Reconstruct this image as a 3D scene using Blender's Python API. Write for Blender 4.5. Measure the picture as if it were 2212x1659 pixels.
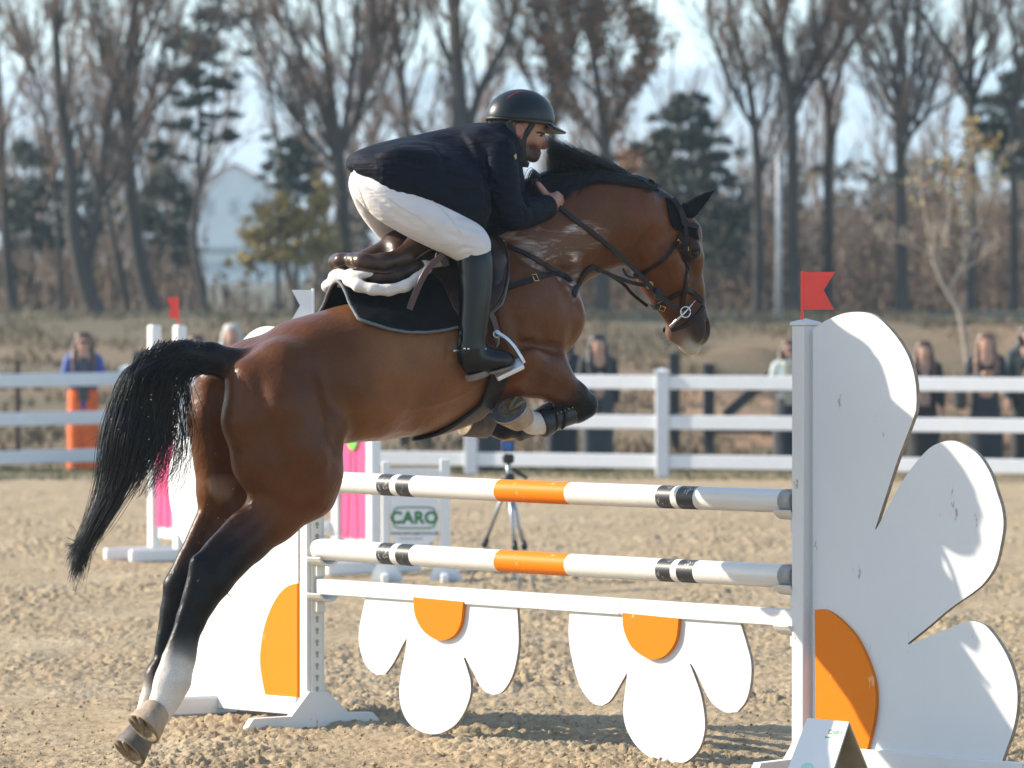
import bpy, bmesh, math, random
import numpy as np
from mathutils import Vector, Matrix, Euler
from mathutils.bvhtree import BVHTree

for _o in list(bpy.data.objects):
    bpy.data.objects.remove(_o)
scene = bpy.context.scene
C = scene.collection

# ------------------------------------------------------------------ camera
# pixel units below are those of a 2212 x 1659 view of the photograph
FPX, CX, CY, VH, CAMZ = 11000.0, 1106.0, 829.5, 660.0, 1.8
PITCH = math.atan((CY - VH) / FPX)
cam_d = bpy.data.cameras.new('camera')
cam = bpy.data.objects.new('camera', cam_d)
C.objects.link(cam)
cam.location = (0, 0, CAMZ)
cam.rotation_euler = (math.pi / 2 - PITCH, 0, 0)
cam_d.sensor_width = 36.0
cam_d.lens = 36.0 * FPX / 2212.0
cam_d.clip_start = 0.5
cam_d.clip_end = 9000
cam_d.dof.use_dof = True
cam_d.dof.focus_distance = 19.6
cam_d.dof.aperture_fstop = 4.9
scene.camera = cam

# ------------------------------------------------------------------ sky, sun, exposure
SUN_EL, SUN_BACK = math.radians(29.5), math.radians(12.4)      # sun on the left, a little behind the jump
sun_dir = Vector((-math.cos(SUN_BACK) * math.cos(SUN_EL), math.sin(SUN_BACK) * math.cos(SUN_EL), math.sin(SUN_EL)))
world = bpy.data.worlds.new('World')
scene.world = world
world.use_nodes = True
_nt = world.node_tree
_nt.nodes.clear()
_sky = _nt.nodes.new('ShaderNodeTexSky')
_sky.sky_type = 'NISHITA'
_sky.sun_disc = False
_sky.sun_elevation = SUN_EL
_sky.sun_rotation = math.atan2(sun_dir.x, sun_dir.y)
_sky.air_density = 1.0
_sky.dust_density = 0.6
_sky.ozone_density = 1.0
_bg = _nt.nodes.new('ShaderNodeBackground')
_bg.inputs['Strength'].default_value = 0.15
_ow = _nt.nodes.new('ShaderNodeOutputWorld')
_nt.links.new(_sky.outputs[0], _bg.inputs[0])
_nt.links.new(_bg.outputs[0], _ow.inputs[0])

sun_d = bpy.data.lights.new('sun', 'SUN')
sun_d.energy = 5.0
sun_d.angle = math.radians(0.53)
sun_d.color = (1.0, 0.90, 0.75)
sun = bpy.data.objects.new('sun', sun_d)
C.objects.link(sun)
sun.rotation_euler = sun_dir.to_track_quat('Z', 'Y').to_euler()

scene.view_settings.view_transform = 'Standard'
scene.view_settings.look = 'None'
scene.view_settings.exposure = 0.95
scene.view_settings.gamma = 1.0
scene.render.engine = 'CYCLES'
scene.cycles.use_denoising = True
scene.cycles.max_bounces = 6
scene.cycles.diffuse_bounces = 3
scene.cycles.glossy_bounces = 2
scene.cycles.transmission_bounces = 2
scene.cycles.volume_bounces = 1
scene.cycles.transparent_max_bounces = 6
scene.cycles.sample_clamp_indirect = 6.0
scene.cycles.caustics_reflective = False
scene.cycles.caustics_refractive = False

# ------------------------------------------------------------------ pixel -> place
_R = np.array([1.0, 0, 0])
_Fw = np.array([0, math.cos(PITCH), -math.sin(PITCH)])
_U = np.array([0, math.sin(PITCH), math.cos(PITCH)])
CAMP = np.array([0, 0, CAMZ])


def ray(u, v):
    return _Fw + (u - CX) / FPX * _R + (CY - v) / FPX * _U


def at(u, v, Y):
    d = ray(u, v)
    return CAMP + d * (Y / d[1])


def onplane(u, v, P0, N):
    d = ray(u, v)
    t = np.dot(np.asarray(P0) - CAMP, N) / np.dot(d, N)
    return CAMP + d * t


def ground_at(u, v, z=0.0):
    d = ray(u, v)
    return CAMP + d * ((z - CAMZ) / d[2])


# ------------------------------------------------------------------ objects and tags
def link(name, me, mat=None, parent=None, smooth=False):
    o = bpy.data.objects.new(name, me)
    C.objects.link(o)
    if mat is not None and me is not None and len(me.materials) == 0:
        for m in (mat if isinstance(mat, (list, tuple)) else [mat]):
            me.materials.append(m)
    if smooth and me is not None:
        me.polygons.foreach_set('use_smooth', np.ones(len(me.polygons), dtype=bool))
    if parent is not None:
        o.parent = parent
    return o


def tag(o, label=None, cat=None, group=None, kind=None):
    if label: o['label'] = label
    if cat: o['category'] = cat
    if group: o['group'] = group
    if kind: o['kind'] = kind
    return o


def thing(name, label, cat, loc=(0, 0, 0), rz=0.0, group=None):
    o = bpy.data.objects.new(name, None)
    C.objects.link(o)
    o.empty_display_size = 0.05
    o.location = loc
    o.rotation_euler = (0, 0, rz)
    return tag(o, label, cat, group)


def pymesh(name, V, F):
    me = bpy.data.meshes.new(name)
    me.from_pydata([tuple(map(float, v)) for v in V], [], [tuple(f) for f in F])
    me.update()
    return me


def fastmesh(name, V, F):
    """V (n,3) float, F (m,4) or (m,3) int arrays"""
    V = np.asarray(V, dtype=np.float32); F = np.asarray(F, dtype=np.int32)
    me = bpy.data.meshes.new(name)
    k = F.shape[1]
    me.vertices.add(len(V)); me.vertices.foreach_set('co', V.ravel())
    me.loops.add(F.size); me.loops.foreach_set('vertex_index', F.ravel())
    me.polygons.add(len(F))
    me.polygons.foreach_set('loop_start', np.arange(0, F.size, k, dtype=np.int32))
    me.update(calc_edges=True)
    return me


class MB:
    """collects boxes, bars, tubes ... as one mesh"""
    def __init__(s):
        s.V = []; s.F = []; s.M = []

    def add(s, V, F, m=0):
        o = len(s.V)
        s.V += [tuple(map(float, v)) for v in V]
        s.F += [tuple(i + o for i in f) for f in F]
        s.M += [m] * len(F)
        return s

    def box(s, c, size, axes=None, bev=0.0, m=0):
        ax = np.eye(3) if axes is None else np.asarray(axes, float)
        c = np.asarray(c, float); h = np.asarray(size, float) / 2
        if bev <= 0:
            V = [c + ax[0] * h[0] * x + ax[1] * h[1] * y + ax[2] * h[2] * z for x in (-1, 1) for y in (-1, 1) for z in (-1, 1)]
            F = [(0, 1, 3, 2), (4, 6, 7, 5), (0, 4, 5, 1), (2, 3, 7, 6), (0, 2, 6, 4), (1, 5, 7, 3)]
            return s.add(V, F, m)
        b = min(bev, h.min() * 0.9)
        bm = bmesh.new()
        bmesh.ops.create_cube(bm, size=1.0)
        for v in bm.verts:
            v.co = Vector((v.co.x * h[0] * 2, v.co.y * h[1] * 2, v.co.z * h[2] * 2))
        bmesh.ops.bevel(bm, geom=list(bm.edges), offset=b, segments=1, affect='EDGES')
        bm.verts.index_update()
        V = [c + ax[0] * v.co.x + ax[1] * v.co.y + ax[2] * v.co.z for v in bm.verts]
        F = [tuple(v.index for v in f.verts) for f in bm.faces]
        bm.free()
        return s.add(V, F, m)

    def bar(s, a, b, w, t, up=(0, 0, 1), bev=0.0, m=0):
        a = np.asarray(a, float); b = np.asarray(b, float)
        d = b - a; L = np.linalg.norm(d); d = d / L
        up = np.asarray(up, float)
        sd = np.cross(d, up); sd /= np.linalg.norm(sd)
        u2 = np.cross(sd, d)
        return s.box((a + b) / 2, (L, t, w), (d, sd, u2), bev, m)

    def tube(s, P, R, n=8, cap=True, m=0, flat=None):
        P = np.asarray(P, float)
        R = np.full(len(P), R, float) if np.isscalar(R) else np.asarray(R, float)
        V, F = tube_vf(P, R, n, cap)
        return s.add(V, F, m)

    def prism(s, poly, d0, d1, m=0):
        """poly: list of 3d points (outline), extruded between offset vectors d0 and d1; triangulated caps"""
        P = np.asarray(poly, float); n = len(P)
        V = list(P + d0) + list(P + d1)
        F = [(i, (i + 1) % n, (i + 1) % n + n, i + n) for i in range(n)]
        F += [tuple(range(n - 1, -1, -1)), tuple(range(n, 2 * n))]
        return s.add(V, F, m)

    def build(s, name, mat=None, parent=None, smooth=False):
        me = pymesh(name, s.V, s.F)
        o = link(name, me, mat, parent, smooth)
        if any(s.M):
            me.polygons.foreach_set('material_index', np.array(s.M, dtype=np.int32))
        bm = bmesh.new(); bm.from_mesh(me)
        bmesh.ops.recalc_face_normals(bm, faces=bm.faces)
        bm.to_mesh(me); bm.free()
        return o


def tube_vf(P, R, n=8, cap=True):
    m = len(P)
    T = np.gradient(P, axis=0)
    T /= np.linalg.norm(T, axis=1)[:, None] + 1e-12
    ref = np.array([0, 0, 1.0]) if abs(T[0][2]) < 0.9 else np.array([1.0, 0, 0])
    V = []
    prev = None
    for i in range(m):
        if prev is None:
            a = np.cross(T[i], ref)
        else:
            a = prev - T[i] * np.dot(prev, T[i])
        a /= np.linalg.norm(a) + 1e-12
        prev = a
        b = np.cross(T[i], a)
        for k in range(n):
            th = 2 * math.pi * k / n
            V.append(P[i] + R[i] * (math.cos(th) * a + math.sin(th) * b))
    F = []
    for i in range(m - 1):
        for k in range(n):
            k2 = (k + 1) % n
            F.append((i * n + k, i * n + k2, (i + 1) * n + k2, (i + 1) * n + k))
    if cap:
        F.append(tuple(range(n - 1, -1, -1)))
        F.append(tuple(range((m - 1) * n, m * n)))
    return V, F


def spline(P, n=8, closed=False):
    """Catmull-Rom through points"""
    P = np.asarray(P, float); m = len(P)
    out = []
    rng = m if closed else m - 1
    for i in range(rng):
        if closed:
            p0, p1, p2, p3 = P[(i - 1) % m], P[i], P[(i + 1) % m], P[(i + 2) % m]
        else:
            p1, p2 = P[i], P[i + 1]
            p0 = P[i - 1] if i > 0 else 2 * p1 - p2
            p3 = P[i + 2] if i + 2 < m else 2 * p2 - p1
        for k in range(n):
            t = k / n
            out.append(0.5 * ((2 * p1) + (-p0 + p2) * t + (2 * p0 - 5 * p1 + 4 * p2 - p3) * t * t + (-p0 + 3 * p1 - 3 * p2 + p3) * t ** 3))
    if not closed:
        out.append(P[-1])
    return np.array(out)


def smooth_outline(pts, n=4, ang=45):
    """rounds a traced outline but keeps its sharp corners"""
    P = np.asarray(pts, float); m = len(P)
    cor = []
    for i in range(m):
        a = P[i] - P[i - 1]; b = P[(i + 1) % m] - P[i]
        w = math.degrees(math.acos(np.clip(a @ b / (np.linalg.norm(a) * np.linalg.norm(b) + 1e-9), -1, 1)))
        if w > ang: cor.append(i)
    if len(cor) < 2: return spline(P, n, True)
    out = []
    for a, b in zip(cor, cor[1:] + [cor[0] + m]):
        seg = [P[i % m] for i in range(a, b + 1)]
        out += list(spline(seg, n)[:-1]) if len(seg) > 2 else [seg[0]]
    return np.array(out)


# ------------------------------------------------------------------ materials
def newmat(name):
    m = bpy.data.materials.new(name)
    m.use_nodes = True
    nt = m.node_tree
    b = nt.nodes['Principled BSDF']
    return m, nt, b


def N(nt, typ, **kw):
    n = nt.nodes.new(typ)
    for k, v in kw.items():
        if k in n.inputs:
            n.inputs[k].default_value = v
        else:
            setattr(n, k, v)
    return n


def rgba(c):
    return (c[0], c[1], c[2], 1.0)


def noise(nt, scale, detail=4, rough=0.55, coord='Object', stretch=None):
    tc = nt.nodes.new('ShaderNodeTexCoord')
    src = tc.outputs[coord]
    if stretch:
        mp = nt.nodes.new('ShaderNodeMapping')
        mp.inputs['Scale'].default_value = stretch
        nt.links.new(src, mp.inputs[0]); src = mp.outputs[0]
    nz = nt.nodes.new('ShaderNodeTexNoise')
    nz.inputs['Scale'].default_value = scale
    nz.inputs['Detail'].default_value = detail
    nz.inputs['Roughness'].default_value = rough
    nt.links.new(src, nz.inputs['Vector'])
    return nz.outputs['Fac']


def ramp(nt, fac, stops):
    r = nt.nodes.new('ShaderNodeValToRGB')
    e = r.color_ramp.elements
    while len(e) < len(stops): e.new(0.5)
    for el, (p, c) in zip(e, stops):
        el.position = p
        el.color = rgba(c) if not np.isscalar(c) else (c, c, c, 1)
    nt.links.new(fac, r.inputs[0])
    return r.outputs[0]


def mix(nt, fac, a, b, typ='MIX'):
    m = nt.nodes.new('ShaderNodeMix')
    m.data_type = 'RGBA'; m.blend_type = typ
    for sock, val in ((m.inputs[0], fac), (m.inputs[6], a), (m.inputs[7], b)):
        if hasattr(val, 'is_output'): nt.links.new(val, sock)
        else: sock.default_value = val if np.isscalar(val) else rgba(val)
    return m.outputs[2]


def math_(nt, op, a, b=None):
    m = nt.nodes.new('ShaderNodeMath'); m.operation = op
    for i, val in enumerate((a, b)):
        if val is None: continue
        if hasattr(val, 'is_output'): nt.links.new(val, m.inputs[i])
        else: m.inputs[i].default_value = val
    return m.outputs[0]


def bump(nt, b, h, strength=0.3, dist=0.01):
    bp = nt.nodes.new('ShaderNodeBump')
    bp.inputs['Strength'].default_value = strength
    bp.inputs['Distance'].default_value = dist
    nt.links.new(h, bp.inputs['Height'])
    nt.links.new(bp.outputs[0], b.inputs['Normal'])


def simple(name, col, rough=0.5, var=0.15, scale=8.0, metal=0.0, bmp=0.0, bscale=60.0, spec=0.5, stretch=None, sheen=0.0):
    m, nt, b = newmat(name)
    f = noise(nt, scale, 5, 0.6, stretch=stretch)
    dk = tuple(c * (1 - var) for c in col); lt = tuple(min(1, c * (1 + var)) for c in col)
    nt.links.new(ramp(nt, f, [(0.3, dk), (0.7, lt)]), b.inputs['Base Color'])
    b.inputs['Roughness'].default_value = rough
    b.inputs['Metallic'].default_value = metal
    b.inputs['Specular IOR Level'].default_value = spec
    b.inputs['Sheen Weight'].default_value = sheen
    if bmp:
        bump(nt, b, noise(nt, bscale, 3, 0.6, stretch=stretch), bmp, 0.004)
    return m


def worn_paint(name, col, dirt=(0.30, 0.22, 0.15), amount=0.62, rough=0.45, scale=7.0, spec=0.4):
    """painted wood: scuffs, chips and faint brush grain"""
    m, nt, b = newmat(name)
    f1 = noise(nt, scale, 6, 0.7)
    f2 = noise(nt, scale * 6, 4, 0.75, stretch=(1, 1, 0.25))
    chips = ramp(nt, math_(nt, 'MULTIPLY', f1, f2), [(amount * 0.60, 0.0), (amount * 0.66, 1.0)])
    base = mix(nt, ramp(nt, f1, [(0.3, 0.0), (0.75, 0.22)]), col, tuple(c * 0.80 + 0.02 for c in col))
    nt.links.new(mix(nt, chips, base, dirt), b.inputs['Base Color'])
    b.inputs['Roughness'].default_value = rough
    b.inputs['Specular IOR Level'].default_value = spec
    bump(nt, b, noise(nt, 90, 3, 0.6, stretch=(1, 1, 0.2)), 0.08, 0.003)
    return m


def vcol_mat(name, rough=0.5, spec=0.4, nscale=300.0, namp=0.12, stretch=(1, 1, 1), bmp=0.1, sheen=0.0):
    m, nt, b = newmat(name)
    a = nt.nodes.new('ShaderNodeAttribute'); a.attribute_name = 'Col'
    f = noise(nt, nscale, 3, 0.6, stretch=stretch)
    g = noise(nt, 9.0, 4, 0.6)
    c1 = mix(nt, 1.0, a.outputs['Color'], ramp(nt, f, [(0.25, 1 - namp), (0.75, 1 + namp)]), 'MULTIPLY')
    c2 = mix(nt, 1.0, c1, ramp(nt, g, [(0.25, 0.86), (0.75, 1.14)]), 'MULTIPLY')
    nt.links.new(c2, b.inputs['Base Color'])
    b.inputs['Roughness'].default_value = rough
    b.inputs['Specular IOR Level'].default_value = spec
    b.inputs['Sheen Weight'].default_value = sheen
    if bmp: bump(nt, b, f, bmp, 0.002)
    return m, nt, b, c2


# ------------------------------------------------------------------ signed-distance sculpting
class Sculpt:
    """smooth union of round cones and ellipsoids on a grid, skinned into one mesh"""
    def __init__(s, h):
        s.h = h; s.pr = []; s.ops = []; s.blo = np.full(3, 1e9); s.bhi = -s.blo

    def _run(s):
        s.lo = s.blo - 4 * s.h
        s.n = np.ceil((s.bhi + 4 * s.h - s.lo) / s.h).astype(int) + 1
        s.F = np.full(s.n, 1.0, np.float32)
        for op in s.ops:
            s._do(*op)
        s.ops = []

    def _apply(s, lo, hi, fn, k, sub):
        if not sub:
            s.blo = np.minimum(s.blo, lo - 0.3 * k); s.bhi = np.maximum(s.bhi, hi + 0.3 * k)
        s.ops.append((lo, hi, fn, k, sub))

    def _do(s, lo, hi, fn, k, sub):
        if sub == 'cut':
            p0, n = lo, hi
            ax = [(s.lo[a] + s.h * np.arange(s.n[a])).astype(np.float32) for a in range(3)]
            d = (ax[0] - p0[0])[:, None, None] * n[0] + (ax[1] - p0[1])[None, :, None] * n[1] + (ax[2] - p0[2])[None, None, :] * n[2]
            s.F = np.maximum(s.F, d.astype(np.float32))
            return
        m = k + 2.5 * s.h
        i0 = np.clip(np.floor((lo - m - s.lo) / s.h).astype(int), 0, s.n - 1)
        i1 = np.clip(np.ceil((hi + m - s.lo) / s.h).astype(int) + 1, 1, s.n)
        if np.any(i1 <= i0): return
        ax = [(s.lo[a] + s.h * np.arange(i0[a], i1[a])).astype(np.float32) for a in range(3)]
        X = ax[0][:, None, None]; Y = ax[1][None, :, None]; Z = ax[2][None, None, :]
        d = fn(X, Y, Z)
        sl = tuple(slice(i0[a], i1[a]) for a in range(3))
        f = s.F[sl]
        if sub:
            d = -d
            hh = np.maximum(k - np.abs(f - d), 0) / k
            s.F[sl] = np.maximum(f, d) + hh * hh * k * 0.25
        else:
            hh = np.maximum(k - np.abs(f - d), 0) / k
            s.F[sl] = np.minimum(f, d) - hh * hh * k * 0.25

    def cone(s, a, b, ra, rb, sw=1.0, k=0.03, ca=None, cb=None, sub=False):
        a = np.array(a, float); b = np.array(b, float)
        sc = np.array([1, 1 / sw, 1.0])
        A = a * sc; D = b * sc - A; DD = max(float(D @ D), 1e-9)

        def fn(X, Y, Z):
            x = X - A[0]; y = Y / sw - A[1]; z = Z - A[2]
            t = np.clip((x * D[0] + y * D[1] + z * D[2]) / DD, 0, 1)
            return (np.sqrt((x - t * D[0]) ** 2 + (y - t * D[1]) ** 2 + (z - t * D[2]) ** 2) - (ra + (rb - ra) * t)) * min(1, sw)
        rr = np.array([1, max(sw, 0.2), 1.0])
        lo = np.minimum(a - ra * rr, b - rb * rr); hi = np.maximum(a + ra * rr, b + rb * rr)
        s._apply(lo, hi, fn, k, sub)
        if not sub and ca is not None:
            cb_ = ca if cb is None else cb
            s.pr.append((lambda P: s._conev(P, A, D, DD, ra, rb, sw), np.array(ca, float), np.array(cb_, float)))

    @staticmethod
    def _conev(P, A, D, DD, ra, rb, sw):
        q = P * np.array([1, 1 / sw, 1.0]) - A
        t = np.clip(q @ D / DD, 0, 1)
        return (np.linalg.norm(q - t[:, None] * D, axis=1) - (ra + (rb - ra) * t)) * min(1, sw), t

    def chain(s, pts, sw=1.0, k=0.03, sub=False, fine=1):
        """pts: list of (xyz, r, colour); fine > 1 rounds the path and its girth"""
        if fine > 1 and len(pts) > 2:
            A = spline([np.concatenate([np.asarray(p, float), [r], np.asarray(c_, float)]) for p, r, c_ in pts], fine)
            pts = [(a[:3], max(a[3], 1e-4), np.clip(a[4:], 0, 1)) for a in A]
        for (a, ra, ca), (b, rb, cb) in zip(pts, pts[1:]):
            s.cone(a, b, ra, rb, sw, k, ca, cb, sub)

    def ell(s, c, r, M=None, k=0.03, col=None, sub=False):
        c = np.array(c, float); r = np.array(r, float)
        M = np.eye(3) if M is None else np.array(M, float)      # rows: local axes

        def q3(x, y, z):
            q = [(M[i][0] * x + M[i][1] * y + M[i][2] * z) for i in range(3)]
            k0 = np.sqrt((q[0] / r[0]) ** 2 + (q[1] / r[1]) ** 2 + (q[2] / r[2]) ** 2)
            k1 = np.sqrt((q[0] / r[0] ** 2) ** 2 + (q[1] / r[1] ** 2) ** 2 + (q[2] / r[2] ** 2) ** 2) + 1e-9
            return k0 * (k0 - 1) / k1
        ext = np.sqrt(((M * r[:, None]) ** 2).sum(0))
        s._apply(c - ext, c + ext, lambda X, Y, Z: q3(X - c[0], Y - c[1], Z - c[2]), k, sub)
        if not sub and col is not None:
            col = np.array(col, float)
            s.pr.append((lambda P: (q3(P[:, 0] - c[0], P[:, 1] - c[1], P[:, 2] - c[2]), np.zeros(len(P))), col, col))

    def cut(s, p0, n):
        """keep only what lies behind the plane through p0 with outward normal n"""
        n = np.array(n, float) / np.linalg.norm(n)
        s.ops.append((np.array(p0, float), n, None, 0, 'cut'))

    def mesh(s, name, smooth=1, tau=0.012, paint=None):
        s._run()
        F = s.F
        S = F < 0
        cnt = np.zeros(s.n - 1, np.int8)
        off = [(i, j, k) for i in (0, 1) for j in (0, 1) for k in (0, 1)]
        for o in off:
            cnt += S[o[0]:s.n[0] - 1 + o[0], o[1]:s.n[1] - 1 + o[1], o[2]:s.n[2] - 1 + o[2]]
        I, J, K = np.nonzero((cnt > 0) & (cnt < 8))
        idx = np.full(s.n - 1, -1, np.int32); idx[I, J, K] = np.arange(len(I))
        val = {o: F[I + o[0], J + o[1], K + o[2]] for o in off}
        acc = np.zeros((len(I), 3)); num = np.zeros(len(I))
        for a in off:
            for d in range(3):
                if a[d]: continue
                b = list(a); b[d] = 1; b = tuple(b)
                va, vb = val[a], val[b]
                m = (va < 0) != (vb < 0)
                t = np.where(m, va / np.where(m, va - vb, 1), 0)
                p = np.array(a, float)[None, :] + np.zeros((len(I), 1)); p[:, d] = t
                acc += p * m[:, None]; num += m
        V = (np.stack([I, J, K], 1) + acc / num[:, None]) * s.h + s.lo
        Q = []
        for d in range(3):
            e, f = (d + 1) % 3, (d + 2) % 3
            n = s.n.copy()
            sl0 = [slice(1, n[i] - 1) for i in range(3)]; sl1 = list(sl0)
            sl0[d] = slice(0, n[d] - 1); sl1[d] = slice(1, n[d])
            a, b = S[tuple(sl0)], S[tuple(sl1)]
            g = np.stack(np.nonzero(a != b), 1)
            if not len(g): continue
            flip = a[g[:, 0], g[:, 1], g[:, 2]]
            g = g + 1; g[:, d] -= 1
            def cell(de, df):
                h_ = g.copy(); h_[:, e] += de; h_[:, f] += df
                return idx[h_[:, 0], h_[:, 1], h_[:, 2]]
            q = np.stack([cell(-1, -1), cell(0, -1), cell(0, 0), cell(-1, 0)], 1)
            q[~flip] = q[~flip][:, ::-1]
            Q.append(q)
        Q = np.concatenate(Q)
        Q = Q[(Q >= 0).all(1)]
        for _ in range(smooth):
            A = np.zeros_like(V); nn = np.zeros(len(V))
            for i in range(4):
                p, q = Q[:, i], Q[:, (i + 1) % 4]
                for c in range(3):
                    A[:, c] += np.bincount(p, V[q, c], len(V)) + np.bincount(q, V[p, c], len(V))
                nn += np.bincount(p, None, len(V)) + np.bincount(q, None, len(V))
            V = V * 0.45 + 0.55 * A / np.maximum(nn, 1)[:, None]
        me = fastmesh(name, V, Q)
        me.polygons.foreach_set('use_smooth', np.ones(len(Q), dtype=bool))
        if s.pr:
            W = np.zeros(len(V)); Cc = np.zeros((len(V), 3))
            dmin = np.full(len(V), 9.0)
            ds = []
            for fn, ca, cb in s.pr:
                d, t = fn(V); ds.append((d, t)); dmin = np.minimum(dmin, d)
            for (d, t), (fn, ca, cb) in zip(ds, s.pr):
                w = np.exp(-np.clip((d - dmin) / tau, 0, 40))
                W += w; Cc += w[:, None] * (ca + (cb - ca) * np.asarray(t)[:, None])
            Cc /= W[:, None]
            if paint is not None: Cc = paint(V, Cc)
            at_ = me.color_attributes.new('Col', 'FLOAT_COLOR', 'POINT')
            at_.data.foreach_set('color', np.concatenate([Cc, np.ones((len(V), 1))], 1).astype(np.float32).ravel())
        return me


# ------------------------------------------------------------------ numpy noise
def vnoise(x, y, seed=0):
    """smooth value noise in 2d, range about -1..1"""
    xi = np.floor(x).astype(np.int64); yi = np.floor(y).astype(np.int64)
    fx = x - xi; fy = y - yi
    fx = fx * fx * (3 - 2 * fx); fy = fy * fy * (3 - 2 * fy)

    def hsh(a, b):
        h_ = (a * 374761393 + b * 668265263 + seed * 144269504) & 0xFFFFFFFF
        h_ = ((h_ ^ (h_ >> 13)) * 1274126177) & 0xFFFFFFFF
        return ((h_ ^ (h_ >> 16)) & 0xFFFF) / 32767.5 - 1
    a = hsh(xi, yi); b = hsh(xi + 1, yi); c = hsh(xi, yi + 1); d = hsh(xi + 1, yi + 1)
    return (a + (b - a) * fx) * (1 - fy) + (c + (d - c) * fx) * fy
# ------------------------------------------------------------------ ground
def zground(x, y):
    x = np.asarray(x, float); y = np.asarray(y, float)
    dip = -0.06 * np.exp(-((y - 57) / 2.5) ** 2)
    rise = 1.72 * np.clip((y - 58) / 38, 0, 1) ** 1.15
    mounds = (0.42 * vnoise(x / 3.1, y / 4.0, 21) + 0.2 * vnoise(x / 1.3, y / 1.7, 22)) * np.clip((y - 59) / 4, 0, 1) * np.clip((92 - y) / 10, 0, 1) * np.clip(0.35 + x / 5, 0.15, 1.2)
    far = 3.2 * np.clip((y - 180) / 420, 0, 1) ** 1.3 + 4 * np.clip((y - 600) / 300, 0, 1)
    t = np.clip((y - 1850) / 1100, 0, 1)
    hill = (126 + 14 * vnoise(x / 700, y / 900, 5) + 7 * vnoise(x / 210, y / 280, 6)) * t * t * (3 - 2 * t)
    return dip + rise + mounds + far + hill


ys = np.concatenate([np.linspace(-40, 50, 20), np.arange(51, 60, 1.0), np.arange(60, 100, 0.7), np.geomspace(100, 4000, 130)])
ts = np.concatenate([np.linspace(-2.6, -0.14, 30)[:-1], np.linspace(-0.14, 0.14, 150), np.linspace(0.14, 2.6, 30)[1:]])
YY, TT = np.meshgrid(ys, ts, indexing='ij')
XX = TT * (np.abs(YY) + 45 * np.exp(-np.abs(YY) / 60))
ZZ = zground(XX, YY)
n0, n1 = YY.shape
ii = np.arange(n0 * n1).reshape(n0, n1)
Q = np.stack([ii[:-1, :-1], ii[:-1, 1:], ii[1:, 1:], ii[1:, :-1]], -1).reshape(-1, 4)
me = fastmesh('ground', np.stack([XX, YY, ZZ - 0.03], -1).reshape(-1, 3), Q)
gm, nt, b = newmat('field_ground')
f1 = noise(nt, 0.35, 6, 0.65); f2 = noise(nt, 2.2, 5, 0.65); f3 = noise(nt, 14, 4, 0.7)
geo = nt.nodes.new('ShaderNodeNewGeometry')
sp = nt.nodes.new('ShaderNodeSeparateXYZ'); nt.links.new(geo.outputs['Position'], sp.inputs[0])
grass = ramp(nt, f3, [(0.25, (0.035, 0.048, 0.018)), (0.55, (0.085, 0.090, 0.035)), (0.8, (0.19, 0.16, 0.075))])
dry = ramp(nt, f3, [(0.25, (0.10, 0.066, 0.036)), (0.6, (0.22, 0.145, 0.080)), (0.85, (0.33, 0.23, 0.13))])
mixf = math_(nt, 'ADD', math_(nt, 'MULTIPLY', f1, 0.7), math_(nt, 'MULTIPLY', f2, 0.5))
col = mix(nt, ramp(nt, mixf, [(0.56, 0.0), (0.78, 1.0)]), dry, grass)
edge = nt.nodes.new('ShaderNodeMapRange'); edge.inputs[1].default_value = 60; edge.inputs[2].default_value = 54
nt.links.new(sp.outputs['Y'], edge.inputs[0])
col = mix(nt, math_(nt, 'MULTIPLY', edge.outputs[0], 0.75), col, grass)
fld = nt.nodes.new('ShaderNodeMapRange'); fld.inputs[1].default_value = 84; fld.inputs[2].default_value = 96
nt.links.new(sp.outputs['Y'], fld.inputs[0])
meadow_tree_shade = ramp(nt, f2, [(0.3, (0.05, 0.050, 0.026)), (0.7, (0.125, 0.108, 0.055))])  # olive grass near the trees, darkened: their shade is put into the colour
col = mix(nt, fld.outputs[0], col, meadow_tree_shade)
emr = nt.nodes.new('ShaderNodeMapRange'); emr.inputs[1].default_value = 80; emr.inputs[2].default_value = 72
nt.links.new(sp.outputs['Y'], emr.inputs[0])
exr = nt.nodes.new('ShaderNodeMapRange'); exr.inputs[1].default_value = -1; exr.inputs[2].default_value = 3
nt.links.new(sp.outputs['X'], exr.inputs[0])
eyr = nt.nodes.new('ShaderNodeMapRange'); eyr.inputs[1].default_value = 58.5; eyr.inputs[2].default_value = 60.5
nt.links.new(sp.outputs['Y'], eyr.inputs[0])
em_ = math_(nt, 'MULTIPLY', math_(nt, 'MULTIPLY', emr.outputs[0], exr.outputs[0]), math_(nt, 'MULTIPLY', eyr.outputs[0], ramp(nt, noise(nt, 0.8, 4, 0.6), [(0.38, 0.0), (0.52, 1.0)])))
col = mix(nt, em_, col, ramp(nt, f3, [(0.25, (0.20, 0.115, 0.062)), (0.75, (0.40, 0.235, 0.13))]))
# wooded and open parts of the far hill, colours paled to stand for haze
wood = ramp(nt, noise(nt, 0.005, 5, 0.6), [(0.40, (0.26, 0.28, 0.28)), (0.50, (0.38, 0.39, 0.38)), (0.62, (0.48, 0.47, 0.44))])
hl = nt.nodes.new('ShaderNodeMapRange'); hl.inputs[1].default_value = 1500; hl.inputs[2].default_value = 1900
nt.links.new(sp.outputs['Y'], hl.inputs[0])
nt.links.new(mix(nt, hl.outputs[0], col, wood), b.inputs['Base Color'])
b.inputs['Roughness'].default_value = 0.95
bump(nt, b, f3, 0.8, 0.06)
ground = tag(link('ground', me, gm, None, True), kind='structure')

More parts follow.
